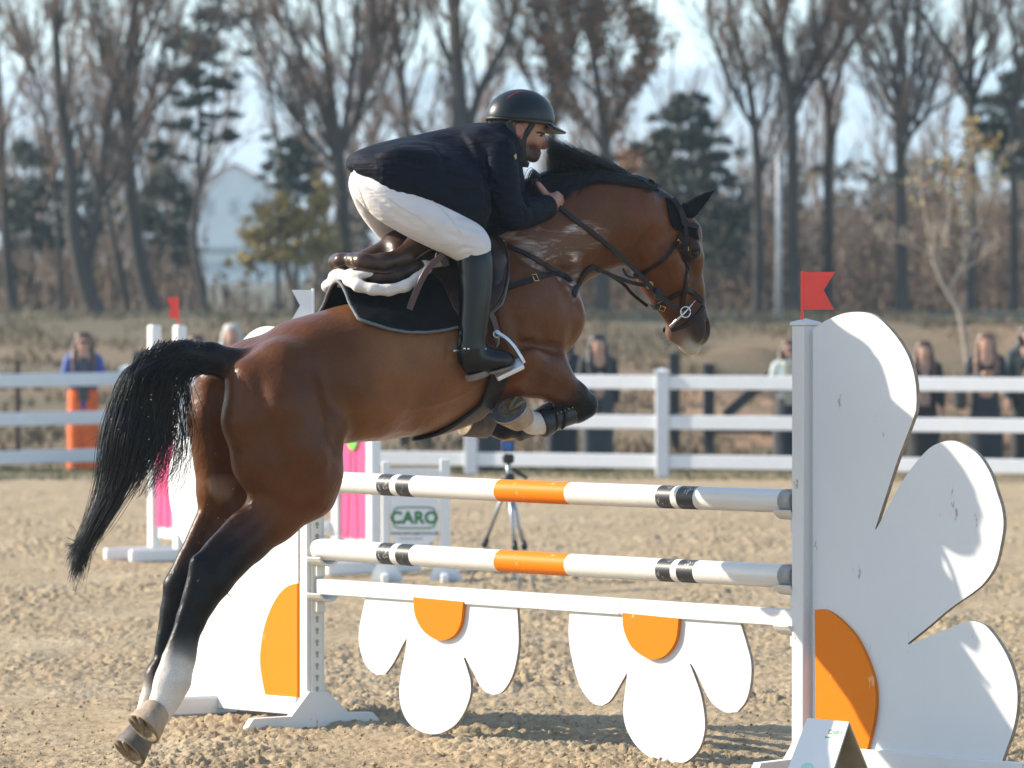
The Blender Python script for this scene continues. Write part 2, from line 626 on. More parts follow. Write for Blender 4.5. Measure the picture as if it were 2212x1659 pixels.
# ------------------------------------------------------------------ sand of the arena, with clods in relief
vr = np.arange(1712, 1022, -1.15)
yr = np.concatenate([np.linspace(-20, 17, 26), np.linspace(17.4, 19800 / (1712 - 660) - .05, 14), 19800 / (vr - 660)])
ur = np.concatenate([np.linspace(-26000, -700, 24), np.linspace(-640, -280, 40), np.arange(-220, 2440, 4.7), np.linspace(2500, 2860, 40), np.linspace(2900, 28000, 24)])
YY, UU = np.meshgrid(yr, ur, indexing='ij')
XX = (UU - CX) / FPX * np.maximum(YY, 6.0)


def clods(x, y):
    wx = x + 0.02 * vnoise(x * 9, y * 9, 1); wy = y + 0.02 * vnoise(x * 9 + 7, y * 9, 2)
    big = 0.012 * vnoise(x * 1.3, y * 1.1, 3) + 0.010 * vnoise(x * 4.0, y * 3.2, 4)
    a = np.abs(vnoise(wx * 15, wy * 12, 5)); b_ = np.abs(vnoise(wx * 33, wy * 25, 6)); c_ = np.abs(vnoise(wx * 70, wy * 50, 7))
    patchy = np.clip(0.85 + 0.75 * vnoise(x * 1.7, y * 0.9, 8), 0.2, 1.5)
    pits = 0.05 * np.clip(vnoise(x * 2.6 + 3, y * 2.0, 14) - 0.62, 0, 1)
    lump = np.clip(vnoise(wx * 10, wy * 8, 9) - 0.3, 0, 1)
    return big + patchy * (0.017 * a + 0.018 * b_ + 0.012 * c_ + 0.017 * lump) - 0.022 - pits


fade = np.clip((60 - YY) / 20, 0.3, 1) * np.clip((YY - 15) / 3, 0, 1) * np.clip((5000 - np.abs(UU - CX)) / 2000, 0, 1)
ZZ = clods(XX, YY) * fade
n0, n1 = YY.shape
ii = np.arange(n0 * n1).reshape(n0, n1)
Q = np.stack([ii[:-1, :-1], ii[:-1, 1:], ii[1:, 1:], ii[1:, :-1]], -1).reshape(-1, 4)
me = fastmesh('arena_sand', np.stack([XX, YY, ZZ + 0.012], -1).reshape(-1, 3), Q)
sm, nt, b = newmat('arena_sand_surface')
f1 = noise(nt, 0.9, 5, 0.6); f2 = noise(nt, 26, 5, 0.7); f3 = noise(nt, 120, 3, 0.7)
c1 = ramp(nt, f2, [(0.25, (0.265, 0.197, 0.118)), (0.5, (0.370, 0.278, 0.170)), (0.75, (0.475, 0.364, 0.228))])
c2 = mix(nt, ramp(nt, f1, [(0.50, 0.0), (0.72, 0.6)]), c1, (0.45, 0.37, 0.255))
c3 = mix(nt, 1.0, c2, ramp(nt, f3, [(0.3, 0.82), (0.7, 1.15)]), 'MULTIPLY')
c3 = mix(nt, 1.0, c3, ramp(nt, noise(nt, 8, 5, 0.75), [(0.36, 0.74), (0.5, 1.0), (0.7, 1.12)]), 'MULTIPLY')
nt.links.new(c3, b.inputs['Base Color'])
b.inputs['Roughness'].default_value = 0.95
b.inputs['Specular IOR Level'].default_value = 0.2
bump(nt, b, math_(nt, 'ADD', f2, math_(nt, 'MULTIPLY', f3, 0.4)), 0.7, 0.02)
tag(link('arena_sand', me, sm, None, True), kind='structure')
# loose crumbs of sand lying on it
rg = np.random.default_rng(3)
V = []; F = []
ico = [(0, 0, 1), (.9, 0, .3), (.28, .85, .35), (-.72, .53, .3), (-.72, -.53, .3), (.28, -.85, .35), (0, 0, -.6)]
tri = [(0, 1, 2), (0, 2, 3), (0, 3, 4), (0, 4, 5), (0, 5, 1), (6, 2, 1), (6, 3, 2), (6, 4, 3), (6, 5, 4), (6, 1, 5)]
ico = np.array(ico)
cu = rg.uniform(-150, 2360, 5000); cv = 690 + 960 * rg.random(5000) ** .45 + 40
Vs = []; Fs = []
for k, (u, v) in enumerate(zip(cu, cv)):
    y = 19800 / (v - 660)
    if y > 40 or y < 18.2: continue
    x = (u - CX) / FPX * y
    r = rg.lognormal(math.log(0.0055), 0.4)
    z = float(clods(np.array([x]), np.array([y]))[0]) + 0.012
    P = ico * r * rg.uniform(.6, 1.3, (7, 3)) + [x, y, z + r * .3]
    Fs.append(np.array(tri) + 7 * len(Vs)); Vs.append(P)
o = link('sand_crumbs', fastmesh('sand_crumbs', np.concatenate(Vs), np.concatenate(Fs)), sm, None, True)
tag(o, 'loose crumbs of damp sand scattered over the arena', 'sand', kind='stuff')
# ------------------------------------------------------------------ the jump in front
paint_m = worn_paint('white_jump_paint', (0.66, 0.655, 0.645), dirt=(0.30, 0.23, 0.17), amount=0.62)
panel_m = worn_paint('white_panel_paint', (0.63, 0.645, 0.655), dirt=(0.33, 0.29, 0.25), amount=0.64, scale=4)
orange_m = worn_paint('orange_paint', (0.74, 0.19, 0.003), dirt=(0.72, 0.38, 0.16), amount=0.61, rough=0.5, scale=6, spec=0.12)
black_pm = worn_paint('black_band_paint', (0.020, 0.022, 0.025), dirt=(0.35, 0.33, 0.31), amount=0.52, rough=0.45, scale=16)
edge_m = simple('raw_ply_edge', (0.30, 0.235, 0.18), 0.8, 0.4, scale=40)
cup_m = simple('ivory_plastic_cup', (0.66, 0.64, 0.58), 0.35, 0.08)
endcap_m = simple('grey_pole_end', (0.30, 0.29, 0.28), 0.7, 0.35, scale=20)
redflag_m = simple('red_flag_plastic', (0.80, 0.055, 0.040), 0.45, 0.08)
whiteflag_m = simple('white_flag_plastic', (0.80, 0.80, 0.80), 0.4, 0.04)

PR = np.array([at(1740, 1000, 19.42)[0], 19.42, 0.0])
PL = np.array([at(674, 1000, 21.7)[0], 21.7, 0.0])
JA = (PR - PL) / np.linalg.norm(PR - PL)                    # along the jump, left to right (coming nearer)
JN = np.array([JA[1], -JA[0], 0.0])                         # towards the take-off side, seen by the camera
if JN[1] > 0: JN = -JN
LA = np.array([-math.cos(math.radians(58)), math.sin(math.radians(58)), 0]); LN = np.array([-LA[1], LA[0], 0])
if LN[1] > 0: LN = -LN
ZT = 1.725


def onpl(pts, P0, Nn, sm=False):
    if sm: pts = smooth_outline(pts)
    return [onplane(u, v, P0, Nn) for u, v in pts]


def outline(poly3, mb, Nn, t, m=0):
    mb.prism(poly3, np.array(Nn) * t / 2, -np.array(Nn) * t / 2, m)


def standard(name, label, P, A, Nn, petals, disc, bottom, foot_px, outer_foot, flagpoly, stick, flag_m, side):
    """a wing standard: square post with cup track, half-daisy panel, feet, flag.  A: outwards along the wing"""
    loc = np.array([P[0], P[1], 0])
    t = thing(name, label, 'jump standard', tuple(loc))
    L = lambda pts: [np.asarray(p) - loc for p in pts]
    mb = MB()
    mb.box((0, 0, ZT / 2 + .03), (0.066, 0.086, ZT - .06), (A, Nn, HZ_), bev=0.004)
    mb.build('post', paint_m, t)
    mb = MB()
    c = np.array([0, 0, ZT]); top = [c + A * .037 * a + Nn * .047 * b_ for a, b_ in ((-1, -1), (1, -1), (1, 1), (-1, 1))]
    V = top + [p * [1, 1, 1] + [0, 0, .012] for p in top] + [c + [0, 0, .026]]
    mb.add(V, [(0, 1, 5, 4), (1, 2, 6, 5), (2, 3, 7, 6), (3, 0, 4, 7), (4, 5, 8), (5, 6, 8), (6, 7, 8), (7, 4, 8), (3, 2, 1, 0)])
    mb.build('post_cap', paint_m, t)
    P0 = loc + Nn * 0.0
    mb = MB(); poly = L(onpl(petals, P0, Nn, True))
    n_ = len(poly)
    me_f = [(np.array(p) + Nn * .009, np.array(p) - Nn * .009) for p in poly]
    V = [a for a, b_ in me_f] + [b_ for a, b_ in me_f]
    mb.add(V, [tuple(range(n_))], 0); mb.add([], [], 0)
    mb.F.append(tuple(range(2 * n_ - 1, n_ - 1, -1))); mb.M.append(0)
    for i in range(n_):
        j = (i + 1) % n_
        mb.F.append((i, j, j + n_, i + n_)); mb.M.append(1)
    mb.build('petal_panel', [panel_m, edge_m], t)
    mb = MB(); poly = L(onpl(disc, P0 + Nn * .017, Nn, True)); outline(poly, mb, Nn, 0.016)
    mb.build('flower_centre', orange_m, t)
    mb = MB(); a, b_ = L(onpl(bottom, P0 + Nn * .012, Nn))
    mb.bar(a, b_, 0.075, 0.044, up=(0, 0, 1), bev=.003)
    mb.build('bottom_rail', paint_m, t)
    mb = MB(); poly = L(onpl(foot_px, P0 - A * side * 0.045, A)); outline(poly, mb, A, 0.04)
    mb.build('foot', paint_m, t)
    mb = MB(); oc = np.asarray(outer_foot); mb.bar(oc - loc + Nn * .34 + [0, 0, .045], oc - loc - Nn * .34 + [0, 0, .045], 0.085, 0.05, bev=.01)
    mb.build('foot', paint_m, t)
    # cup track
    mb = MB(); c = -A * 0.037
    mb.box(c + [0, 0, 0.80], (0.012, 0.052, 1.36), (A, Nn, HZ_), bev=.002)
    mb.build('cup_track', cup_m, t)
    mb = MB()
    for k in range(26):
        z = 0.17 + k * 0.05
        q = c - A * .0062 + np.array([0, 0, z])
        ring_ = lambda r, dz: [q + Nn * r * math.cos(w_) + np.array([0, 0, dz + r * math.sin(w_)]) for w_ in np.linspace(0, 2 * math.pi, 10, endpoint=False)]
        for r, dz in ((.0095, 0), (.0062, -.014)):
            pl_ = ring_(r, dz); mb.add(pl_, [tuple(range(10))])
    o = mb.build('keyholes', simple('keyhole_shade', (.34, .31, .26), .9), t); o['kind'] = 'stuff'  # flat discs, the shade inside each hole is put into their colour
    if flagpoly:
        fl = bpy.data.objects.new('flag', None)
        mb = MB(); a, b_ = L(onpl(stick, P0, np.array([0, -1., 0]))); mb.tube([a, b_], 0.006, 8); st_ = mb.build('flag_stick', flag_m, t)
        bpy.data.objects.remove(fl)
        mb = MB(); outline(L(onpl(flagpoly, P0, np.array([0, -1., 0]))), mb, np.array([0, -1., 0]), 0.003); mb.build('flag', flag_m, t)
    return t, loc


HZ_ = np.array([0, 0, 1.0])
pet_r = [(1760, 1640), (1760, 900), (1760, 712), (1774, 701), (1799, 687), (1831, 676), (1863, 674), (1892, 681), (1917, 701), (1942, 730), (1964, 766), (1978, 808), (1983, 848), (1982, 884), (1976, 905), (1964, 937), (1942, 995), (1921, 1059), (1899, 1127), (1894, 1144),
         (1898, 1140), (1913, 1113), (1935, 1070), (1964, 1023), (1989, 991), (2014, 966), (2042, 954), (2067, 953), (2096, 966), (2121, 987), (2143, 1023), (2157, 1063), (2168, 1100), (2171, 1135), (2166, 1171), (2154, 1220), (2130, 1258), (2102, 1282), (2056, 1314), (2011, 1352), (1965, 1389),
         (1966, 1392), (2004, 1377), (2056, 1356), (2088, 1343), (2109, 1342), (2133, 1352), (2157, 1380), (2178, 1415), (2192, 1450), (2201, 1492), (2199, 1541), (2189, 1586), (2175, 1624), (2160, 1672)]
disc_r = [(1766, 1612), (1763, 1317), (1784, 1317), (1808, 1330), (1829, 1349), (1850, 1373), (1868, 1405), (1882, 1439), (1892, 1474), (1895, 1513), (1892, 1548), (1885, 1583), (1876, 1619)]
std_r, locR = standard('jump_standard', 'white half daisy jump standard with red flag, largest at right', PR, JA, JN, pet_r, disc_r, [(1752, 1628), (2230, 1672)],
                       [(1630, 1664), (1636, 1648), (1700, 1640), (1722, 1600), (1756, 1600), (1790, 1660), (1830, 1668), (1832, 1700), (1640, 1700)],
                       PR + JA * 0.92, [(1734, 588), (1804, 587), (1779, 627), (1802, 669), (1734, 669)], [(1733, 586), (1733, 706)], redflag_m, 1)
pet_l = [(648, 1530), (648, 900), (648, 735), (620, 714), (596, 706), (570, 706), (545, 718), (525, 740), (510, 770), (500, 810), (497, 860), (505, 910), (520, 960), (545, 1040), (562, 1088), (540, 1050), (515, 1005), (480, 965), (450, 945), (423, 939), (395, 955), (376, 985), (368, 1025), (369, 1070), (378, 1120),
         (392, 1160), (408, 1187), (440, 1222), (480, 1265), (516, 1300), (490, 1281), (460, 1268), (435, 1268), (410, 1284), (392, 1312), (382, 1350), (378, 1400), (384, 1446), (398, 1480), (412, 1502)]
disc_l = [(645, 1508), (645, 1260), (625, 1266), (605, 1285), (588, 1315), (574, 1355), (567, 1395), (565, 1430), (570, 1470), (577, 1503)]
std_l, locL = standard('jump_standard', 'white half daisy jump standard with white flag behind the horse hind legs', PL, LA, LN, pet_l, disc_l, [(648, 1525), (398, 1504)],
                       [(527, 1577), (543, 1552), (625, 1547), (664, 1494), (704, 1494), (748, 1538), (801, 1538), (818, 1558), (816, 1578), (605, 1586)],
                       PL + LA * 0.80, [(676, 626), (630, 626), (648, 660), (627, 696), (676, 696)], [(676, 623), (676, 740)], whiteflag_m, 1)
# cups on the standards
for t, loc, A in ((std_r, locR, -JA), (std_l, locL, JA)):
    for z in (1.052 - .062, 0.764 - .062, 0.604 - .055):
        mb = MB(); c = A * 0.075 + np.array([0, 0, z])
        V = []; F = []
        for i in range(9):
            w_ = math.radians(-62 + 124 * i / 8)
            for r in (0.056, 0.066):
                for s_ in (-.045, .045):
                    V.append(c + A * s_ + JN * r * math.sin(w_) + np.array([0, 0, .056 - r * math.cos(w_)]))
        for i in range(8):
            a = i * 4
            F += [(a, a + 4, a + 5, a + 1), (a + 2, a + 3, a + 7, a + 6), (a, a + 2, a + 6, a + 4), (a + 1, a + 5, a + 7, a + 3)]
        F += [(0, 1, 3, 2), (32, 34, 35, 33)]
        mb.add(V, F)
        mb.box(c - A * .03 + [0, 0, -.03], (.04, .045, .05), (A, JN, HZ_), bev=.004)
        mb.build('cup', cup_m, t)

# poles
def pole(name, label, z, group, bands):
    a = PL + JA * 0.045; b_ = PR - JA * 0.045
    Lp = np.linalg.norm(b_ - a); loc = (a + b_) / 2 + np.array([0, 0, z])
    r = 0.0455
    cuts = sorted(set([0, .012] + [x for q in bands for x in q[:2]] + [1 - .022, 1.0]))
    V = []; F = []; M = []; n = 28
    tt = []
    for i in range(len(cuts) - 1):
        k = max(1, int((cuts[i + 1] - cuts[i]) * 40))
        tt += [cuts[i] + (cuts[i + 1] - cuts[i]) * j / k for j in range(k)]
    tt.append(1.0)
    for t in tt:
        p = a + (b_ - a) * t + np.array([0, 0, z - .006 * math.sin(math.pi * t)]) - loc
        for k in range(n):
            w_ = 2 * math.pi * k / n
            V.append(p + JN * r * math.cos(w_) + HZ_ * r * math.sin(w_))
    for i in range(len(tt) - 1):
        tm = (tt[i] + tt[i + 1]) / 2
        m = 0
        for q in bands:
            if q[0] <= tm <= q[1]: m = q[2]
        if tm > 1 - .022: m = 3
        for k in range(n):
            F.append((i * n + k, i * n + (k + 1) % n, (i + 1) * n + (k + 1) % n, (i + 1) * n + k)); M.append(m)
    F += [tuple(range(n - 1, -1, -1)), tuple(range((len(tt) - 1) * n, len(tt) * n))]; M += [0, 3]
    me = pymesh(name, V, F)
    for m in (pole_paint, orange_m, black_pm, endcap_m): me.materials.append(m)
    me.polygons.foreach_set('material_index', np.array(M, dtype=np.int32))
    me.polygons.foreach_set('use_smooth', np.array([len(f) == 4 for f in F], dtype=bool))
    o = link(name, me); o.location = loc
    return tag(o, label, 'pole', group)


def tpos(u):
    """where along the pole that pixel column falls"""
    a = PL + JA * 0.045; b_ = PR - JA * 0.045
    x, y, s = (u - CX) / FPX, 1.0, None
    t = (a[0] - x * a[1]) / ((a[0] - x * a[1]) - (b_[0] - x * b_[1]))
    return float(t)


pole_paint = worn_paint('white_pole_paint', (0.68, 0.665, 0.63), dirt=(0.36, 0.29, 0.22), amount=0.60, rough=0.35, scale=9)
B1 = [(tpos(830), tpos(858), 2), (tpos(871), tpos(900), 2), (tpos(1084), tpos(1236), 1), (tpos(1433), tpos(1465), 2), (tpos(1478), tpos(1514), 2)]
pole('jump_pole', 'upper white pole with orange and black bands, right under the horse', 1.052, 'poles of the front jump', B1)
pole('jump_pole', 'lower white pole with orange and black bands, just above the daisy plank', 0.764, 'poles of the front jump', B1)

# plank with hanging daisies
gl = (PL + PR) / 2 + np.array([0, 0, 0.604])
gate = thing('daisy_plank', 'white plank with two hanging half daisies below the lower pole', 'jump plank', tuple(gl))
mb = MB(); mb.bar(PL + JA * .045 + [0, 0, .604] - gl, PR - JA * .045 + [0, 0, .604] - gl, 0.066, 0.04, bev=.004)
mb.build('plank', paint_m, gate)
d1 = [(795, 1280), (782, 1338), (777.5, 1373), (782, 1409), (795, 1440), (816, 1458), (835, 1456), (853, 1431), (871, 1396), (881, 1378), (881, 1384), (878, 1409), (869, 1454), (865, 1494), (871, 1534), (889, 1565), (920, 1583), (952, 1584), (983, 1568), (1005, 1539), (1018, 1503), (1019, 1472), (1012, 1445), (1004, 1420),
      (1008, 1421), (1028, 1458), (1045, 1489), (1068, 1501), (1088, 1494), (1108, 1463), (1119, 1422), (1123, 1378), (1119, 1300)]
o1 = [(896, 1290), (900, 1329), (916, 1360), (938, 1378), (960, 1383), (983, 1373), (998, 1347), (1004, 1300)]
d2 = [(1234, 1312), (1231, 1373), (1240, 1431), (1257, 1485), (1282, 1518), (1304, 1524), (1322, 1512), (1344, 1476), (1357, 1453), (1357, 1460), (1354, 1485), (1349, 1534), (1356, 1574), (1380, 1614), (1416, 1641), (1452, 1650), (1483, 1646), (1510, 1622), (1523, 1588), (1525, 1552), (1516, 1498), (1493, 1434),
      (1497, 1436), (1514, 1467), (1536, 1512), (1566, 1537), (1595, 1538), (1614, 1514), (1624, 1475), (1625, 1430), (1614, 1385), (1600, 1340)]
o2 = [(1348, 1324), (1351, 1360), (1367, 1396), (1394, 1418), (1418, 1424), (1443, 1413), (1463, 1382), (1469, 1336)]
for d_, o_ in ((d1, o1), (d2, o2)):
    P0 = PL - JN * 0.0
    mb = MB(); poly = [p - gl for p in onpl(d_, P0, JN, True)]
    n_ = len(poly)
    V = [p + JN * .007 for p in poly] + [p - JN * .007 for p in poly]
    mb.add(V, [tuple(range(n_)), tuple(range(2 * n_ - 1, n_ - 1, -1))], 0)
    for i in range(n_):
        mb.F.append((i, (i + 1) % n_, (i + 1) % n_ + n_, i + n_)); mb.M.append(1)
    dz = mb.build('daisy_panel', [panel_m, edge_m], gate)
    mb = MB(); outline([p - gl for p in onpl(o_, P0 + JN * .016, JN, True)], mb, JN, .018)
    mb.build('daisy_centre', orange_m, gate)

# numbered A-frame marker at the foot of the right standard
def text(name, body_, size, mat, parent, loc, ex, ey, ext=0.0006, bold=0.0, space=1.0):
    cu = bpy.data.curves.new(name, 'FONT'); cu.body = body_; cu.size = size; cu.align_x = 'CENTER'; cu.align_y = 'CENTER'
    cu.extrude = ext; cu.offset = bold; cu.space_character = space
    cu.materials.append(mat)
    o = bpy.data.objects.new(name, cu); C.objects.link(o)
    me = bpy.data.meshes.new_from_object(o.evaluated_get(bpy.context.evaluated_depsgraph_get()))
    bpy.data.objects.remove(o)
    me.materials.clear(); me.materials.append(mat)
    o = bpy.data.objects.new(name, me); C.objects.link(o); o.parent = parent; o['kind'] = 'stuff'
    ex = Vector(ex).normalized(); ey = Vector(ey).normalized(); ez = ex.cross(ey)
    o.matrix_local = Matrix.Translation(Vector(loc)) @ Matrix((ex, ey, ez)).transposed().to_4x4()
    return o


green_m = simple('green_print', (0.02, 0.20, 0.075), 0.5, 0.05)
mint_m = simple('faded_mint_print', (0.34, 0.60, 0.54), 0.5, 0.1)
mk_y = 18.55
rl, rr_ = at(1745, 1553, mk_y), at(1834, 1559, mk_y - .18)
ml = (rl + rr_) / 2 * [1, 1, 0]
mk = thing('number_marker', 'white folded number board marked 2 at the right standard foot', 'marker', tuple(ml))
dn = at(1712, 1665, mk_y) ; zb = 0.0
ridge = (rr_ - rl) / np.linalg.norm(rr_ - rl)
hgt = (rl[2] + rr_[2]) / 2
out = np.array([ridge[1], -ridge[0], 0]); out /= np.linalg.norm(out)
if out[1] > 0: out = -out
h2 = hgt * 0.48
mb = MB(); half = (rr_ - rl) / 2 * [1, 1, 0]; half = half * 1.0
zc_ = np.array([0, 0, hgt])
flare = 1.12
for sg, nm in ((1, 'front_board'), (-1, 'rear_board')):
    mb = MB()
    q = [zc_ - half, zc_ + half, half * flare + out * h2 * sg, -half * flare + out * h2 * sg]
    nn = np.cross(q[1] - q[0], q[3] - q[0]); nn /= np.linalg.norm(nn)
    mb.prism(q, nn * .003, -nn * .003)
    mb.build(nm, panel_m if sg > 0 else simple('beige_board', (.42, .33, .21), .8), mk)
fd = (out * h2 - zc_); fd = fd / np.linalg.norm(fd)
nf = np.cross(half / np.linalg.norm(half), -fd)
text('number', '2', 0.17, mint_m, mk, zc_ + fd * .24 + nf * .0045 - half * .12, half, -fd, bold=.004)
text('logo', 'CARO', 0.026, green_m, mk, zc_ + fd * .045 + nf * .0045 + half * .55, half, -fd, bold=.0008)
mb = MB(); c = zc_ + fd * .066 + nf * .0042 + half * .5
mb.box(c, (.075, .005, .0008), (half / np.linalg.norm(half), -fd, nf)); mb.build('logo_line', green_m, mk)
# ------------------------------------------------------------------ the horse
PHI = math.radians(30)
HO = np.array([0.0, 19.72, 0.0])
HX = np.array([math.cos(PHI), math.sin(PHI), 0]); HY = np.array([-math.sin(PHI), math.cos(PHI), 0]); HZ = np.array([0, 0, 1.0])
SPX = 561.0
WS = 0.955


def to_local(p):
    q = np.asarray(p) - HO
    return np.array([q @ HX, q @ HY, q @ HZ])


def dir_local(d):
    return np.array([d @ HX, d @ HY, d @ HZ])


CAML = to_local(CAMP)


def H(u, v, w=0.0):
    """view pixel -> point (local to the horse) on the upright plane w metres to the near side of its middle"""
    d = dir_local(ray(u, v))
    t = (-w * WS - CAML[1]) / d[1]
    return CAML + d * t


def px(r):
    return r / SPX


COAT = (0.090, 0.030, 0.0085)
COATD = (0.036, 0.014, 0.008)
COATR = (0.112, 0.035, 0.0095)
BELLY_LIT = (0.175, 0.073, 0.027)  # paler belly coat, with light bounced off the sand put into its tone
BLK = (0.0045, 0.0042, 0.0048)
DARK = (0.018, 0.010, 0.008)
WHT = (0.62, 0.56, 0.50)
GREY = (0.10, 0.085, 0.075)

hs = Sculpt(0.0085)


def cn(a, b, sw=1.0, k=18, ca=COAT, cb=None, both=False, sub=False):
    """a, b = (u, v, r[px], w[m])"""
    A = H(a[0], a[1], a[3] if len(a) > 3 else 0); B = H(b[0], b[1], b[3] if len(b) > 3 else 0)
    hs.cone(A, B, px(a[2]), px(b[2]), sw, px(k), ca, cb, sub)
    if both:
        hs.cone(A * [1, -1, 1], B * [1, -1, 1], px(a[2]), px(b[2]), sw, px(k), ca, cb, sub)


def ch(pts, sw=1.0, k=18, cols=None, both=False, w=0.0):
    cols = cols or [COAT] * len(pts)
    for i in range(len(pts) - 1):
        a, b = pts[i], pts[i + 1]
        a = a if len(a) > 3 else (*a, w); b = b if len(b) > 3 else (*b, w)
        cn(a, b, sw, k, cols[i], cols[i + 1], both)


def el(u, v, ru, rv, rw, w=0.0, ang=0.0, k=18, col=COAT, both=False, sub=False):
    """ellipsoid: ru along the horse, rv upright (px), rw sideways (m), ang tilts nose-up in degrees"""
    c = H(u, v, w); a = math.radians(ang)
    M = [[math.cos(a), 0, math.sin(a)], [0, 1, 0], [-math.sin(a), 0, math.cos(a)]]
    hs.ell(c, (px(ru) / math.cos(PHI), rw, px(rv)), M, px(k), col, sub)
    if both:
        hs.ell(c * [1, -1, 1], (px(ru) / math.cos(PHI), rw, px(rv)), M, px(k), col, sub)


# --- trunk
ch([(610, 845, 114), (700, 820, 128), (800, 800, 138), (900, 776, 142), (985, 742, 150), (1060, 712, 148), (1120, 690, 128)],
   sw=1.0, k=40, cols=[COAT, COAT, BELLY_LIT, BELLY_LIT, COAT, COAT, COATR])
ch([(560, 808, 46), (640, 768, 56), (740, 740, 60)], sw=1.5, k=40)                       # croup
ch([(860, 690, 70), (960, 620, 62), (1030, 575, 45)], sw=0.7, k=40)                      # withers
el(880, 870, 150, 62, 0.16, 0, 6, k=40, col=BELLY_LIT)                                       # belly
cn((720, 880, 70, 0.10), (800, 880, 60, 0.12), k=40, ca=BELLY_LIT, both=True)                # flank
# --- chest, shoulder
ch([(1130, 660, 112), (1185, 672, 66)], sw=1.25, k=34, cols=[COATR, COATR])
el(1196, 690, 52, 62, 0.125, 0.05, 10, k=24, col=COATR, both=True)                       # breast muscle
ch([(1045, 560, 44, 0.12), (1120, 640, 60, 0.19), (1165, 700, 52, 0.18)], sw=0.8, k=30, cols=[COAT, COAT, COATR], both=True)   # shoulder blade
ch([(1085, 690, 72, 0.19), (1100, 770, 58, 0.20)], sw=0.8, k=28, cols=[COAT, COATR], both=True)                                # triceps
# --- neck
ch([(1085, 590, 128), (1150, 535, 118), (1215, 492, 108), (1290, 474, 94), (1360, 476, 78), (1412, 490, 58)], sw=0.62, k=34,
   cols=[COAT, COAT, COAT, COAT, COATR, COATR])
ch([(1140, 610, 66), (1215, 562, 52), (1290, 530, 42), (1345, 520, 34)], sw=0.95, k=26)   # lower neck
ch([(1120, 430, 30), (1200, 400, 24), (1290, 392, 20), (1380, 408, 18), (1432, 436, 18)], sw=0.8, k=24, cols=[BLK, BLK, BLK, DARK, BLK])   # crest
ch([(1110, 470, 60), (1190, 430, 44), (1270, 412, 30)], sw=0.98, k=20, cols=[BLK, BLK, DARK])
# --- head
MUZ = (0.045, 0.018, 0.009)
HC = [COATR, COATR, COATR, COATR, MUZ]
ch([(1448, 468, 36), (1474, 506, 38), (1484, 560, 33), (1489, 625, 29), (1497, 690, 33)], sw=1.08, k=20, cols=HC)
ch([(1404, 546, 56), (1430, 590, 54), (1452, 640, 40), (1470, 690, 34)], sw=0.78, k=22, cols=[COATR, COATR, COATR, MUZ])
el(1500, 712, 31, 40, 0.066, 0, 8, k=14, col=MUZ)                                       # muzzle
el(1463, 722, 26, 22, 0.042, 0, -30, k=10, col=(0.20, 0.11, 0.07))                       # chin
el(1488, 748, 24, 17, 0.048, 0, -30, k=8, col=(0.60, 0.53, 0.42))                        # foamy lip
cn((1442, 560, 30, 0.075), (1462, 610, 16, 0.072), k=18, ca=COATR, both=True)            # cheek
cn((1470, 575, 9, 0.088), (1478, 650, 6, 0.062), k=14, ca=COATR, both=True)              # facial crest
el(1494, 540, 20, 24, 0.03, 0.078, 0, k=10, col=DARK, both=True)                         # brow and eye socket
el(1501, 547, 12, 12, 0.014, 0.110, 0, k=5, col=DARK, both=True, sub=True)
el(1522, 712, 10, 21, 0.016, 0.060, -14, k=8, col=BLK, both=True, sub=True)              # nostril
el(1512, 716, 12, 26, 0.014, 0.062, -14, k=8, col=BLK, both=True)
cn((1470, 742, 4, 0.05), (1492, 716, 3, 0.055), k=6, both=True, sub=True)                # mouth line
# --- hind quarters
for near, sgn in ((True, 1), (False, -1)):
    wq = lambda x: sgn * x

    def p3(u, v, w):                     # traced on the near side, mirrored for the far one
        q = H(u, v, w); return q * [1, sgn, 1]

    def seg(pts, sw=1.0, k=20, cols=None):
        cols = cols or [COAT] * len(pts)
        hs.chain([(p3(u, v, w), px(r), c) for (u, v, r, w), c in zip(pts, cols)], sw, px(k))
    seg([(612, 806, 70, .14), (600, 885, 90, .165), (625, 980, 84, .18), (655, 1050, 68, .19)], k=34, cols=[COAT, COAT, COAT, COATR])
    seg([(545, 830, 58, .13), (535, 910, 50, .15), (560, 1000, 52, .165), (600, 1060, 56, .17)], k=26)
    seg([(690, 930, 55, .17), (690, 1020, 44, .185), (682, 1072, 38, .19)], k=26, cols=[COAT, COATR, COATR])          # stifle
ch([(650, 1060, 66), (588, 1112, 58), (530, 1165, 50), (490, 1205, 46), (458, 1250, 42), (432, 1298, 32), (414, 1342, 26), (399, 1388, 24),
    (392, 1412, 26), (387, 1428, 29), (374, 1470, 35), (360, 1505, 29), (342, 1540, 30)], w=0.155, k=16, sw=0.85,
   cols=[COATR, COATR, COATD, BLK, BLK, BLK, BLK, BLK, BLK, WHT, WHT, WHT, WHT])
cn((520, 1130, 20, .15), (428, 1217, 15, .155), k=16, ca=COAT, cb=BLK)                   # hock tendon
cn((428, 1214, 15, .155), (398, 1330, 13, .155), k=10, ca=BLK)                           # flexor
cn((398, 1330, 13, .155), (366, 1418, 12, .155), k=10, ca=BLK)
cn((364, 1424, 12, .155), (346, 1478, 13, .155), k=10, ca=WHT)
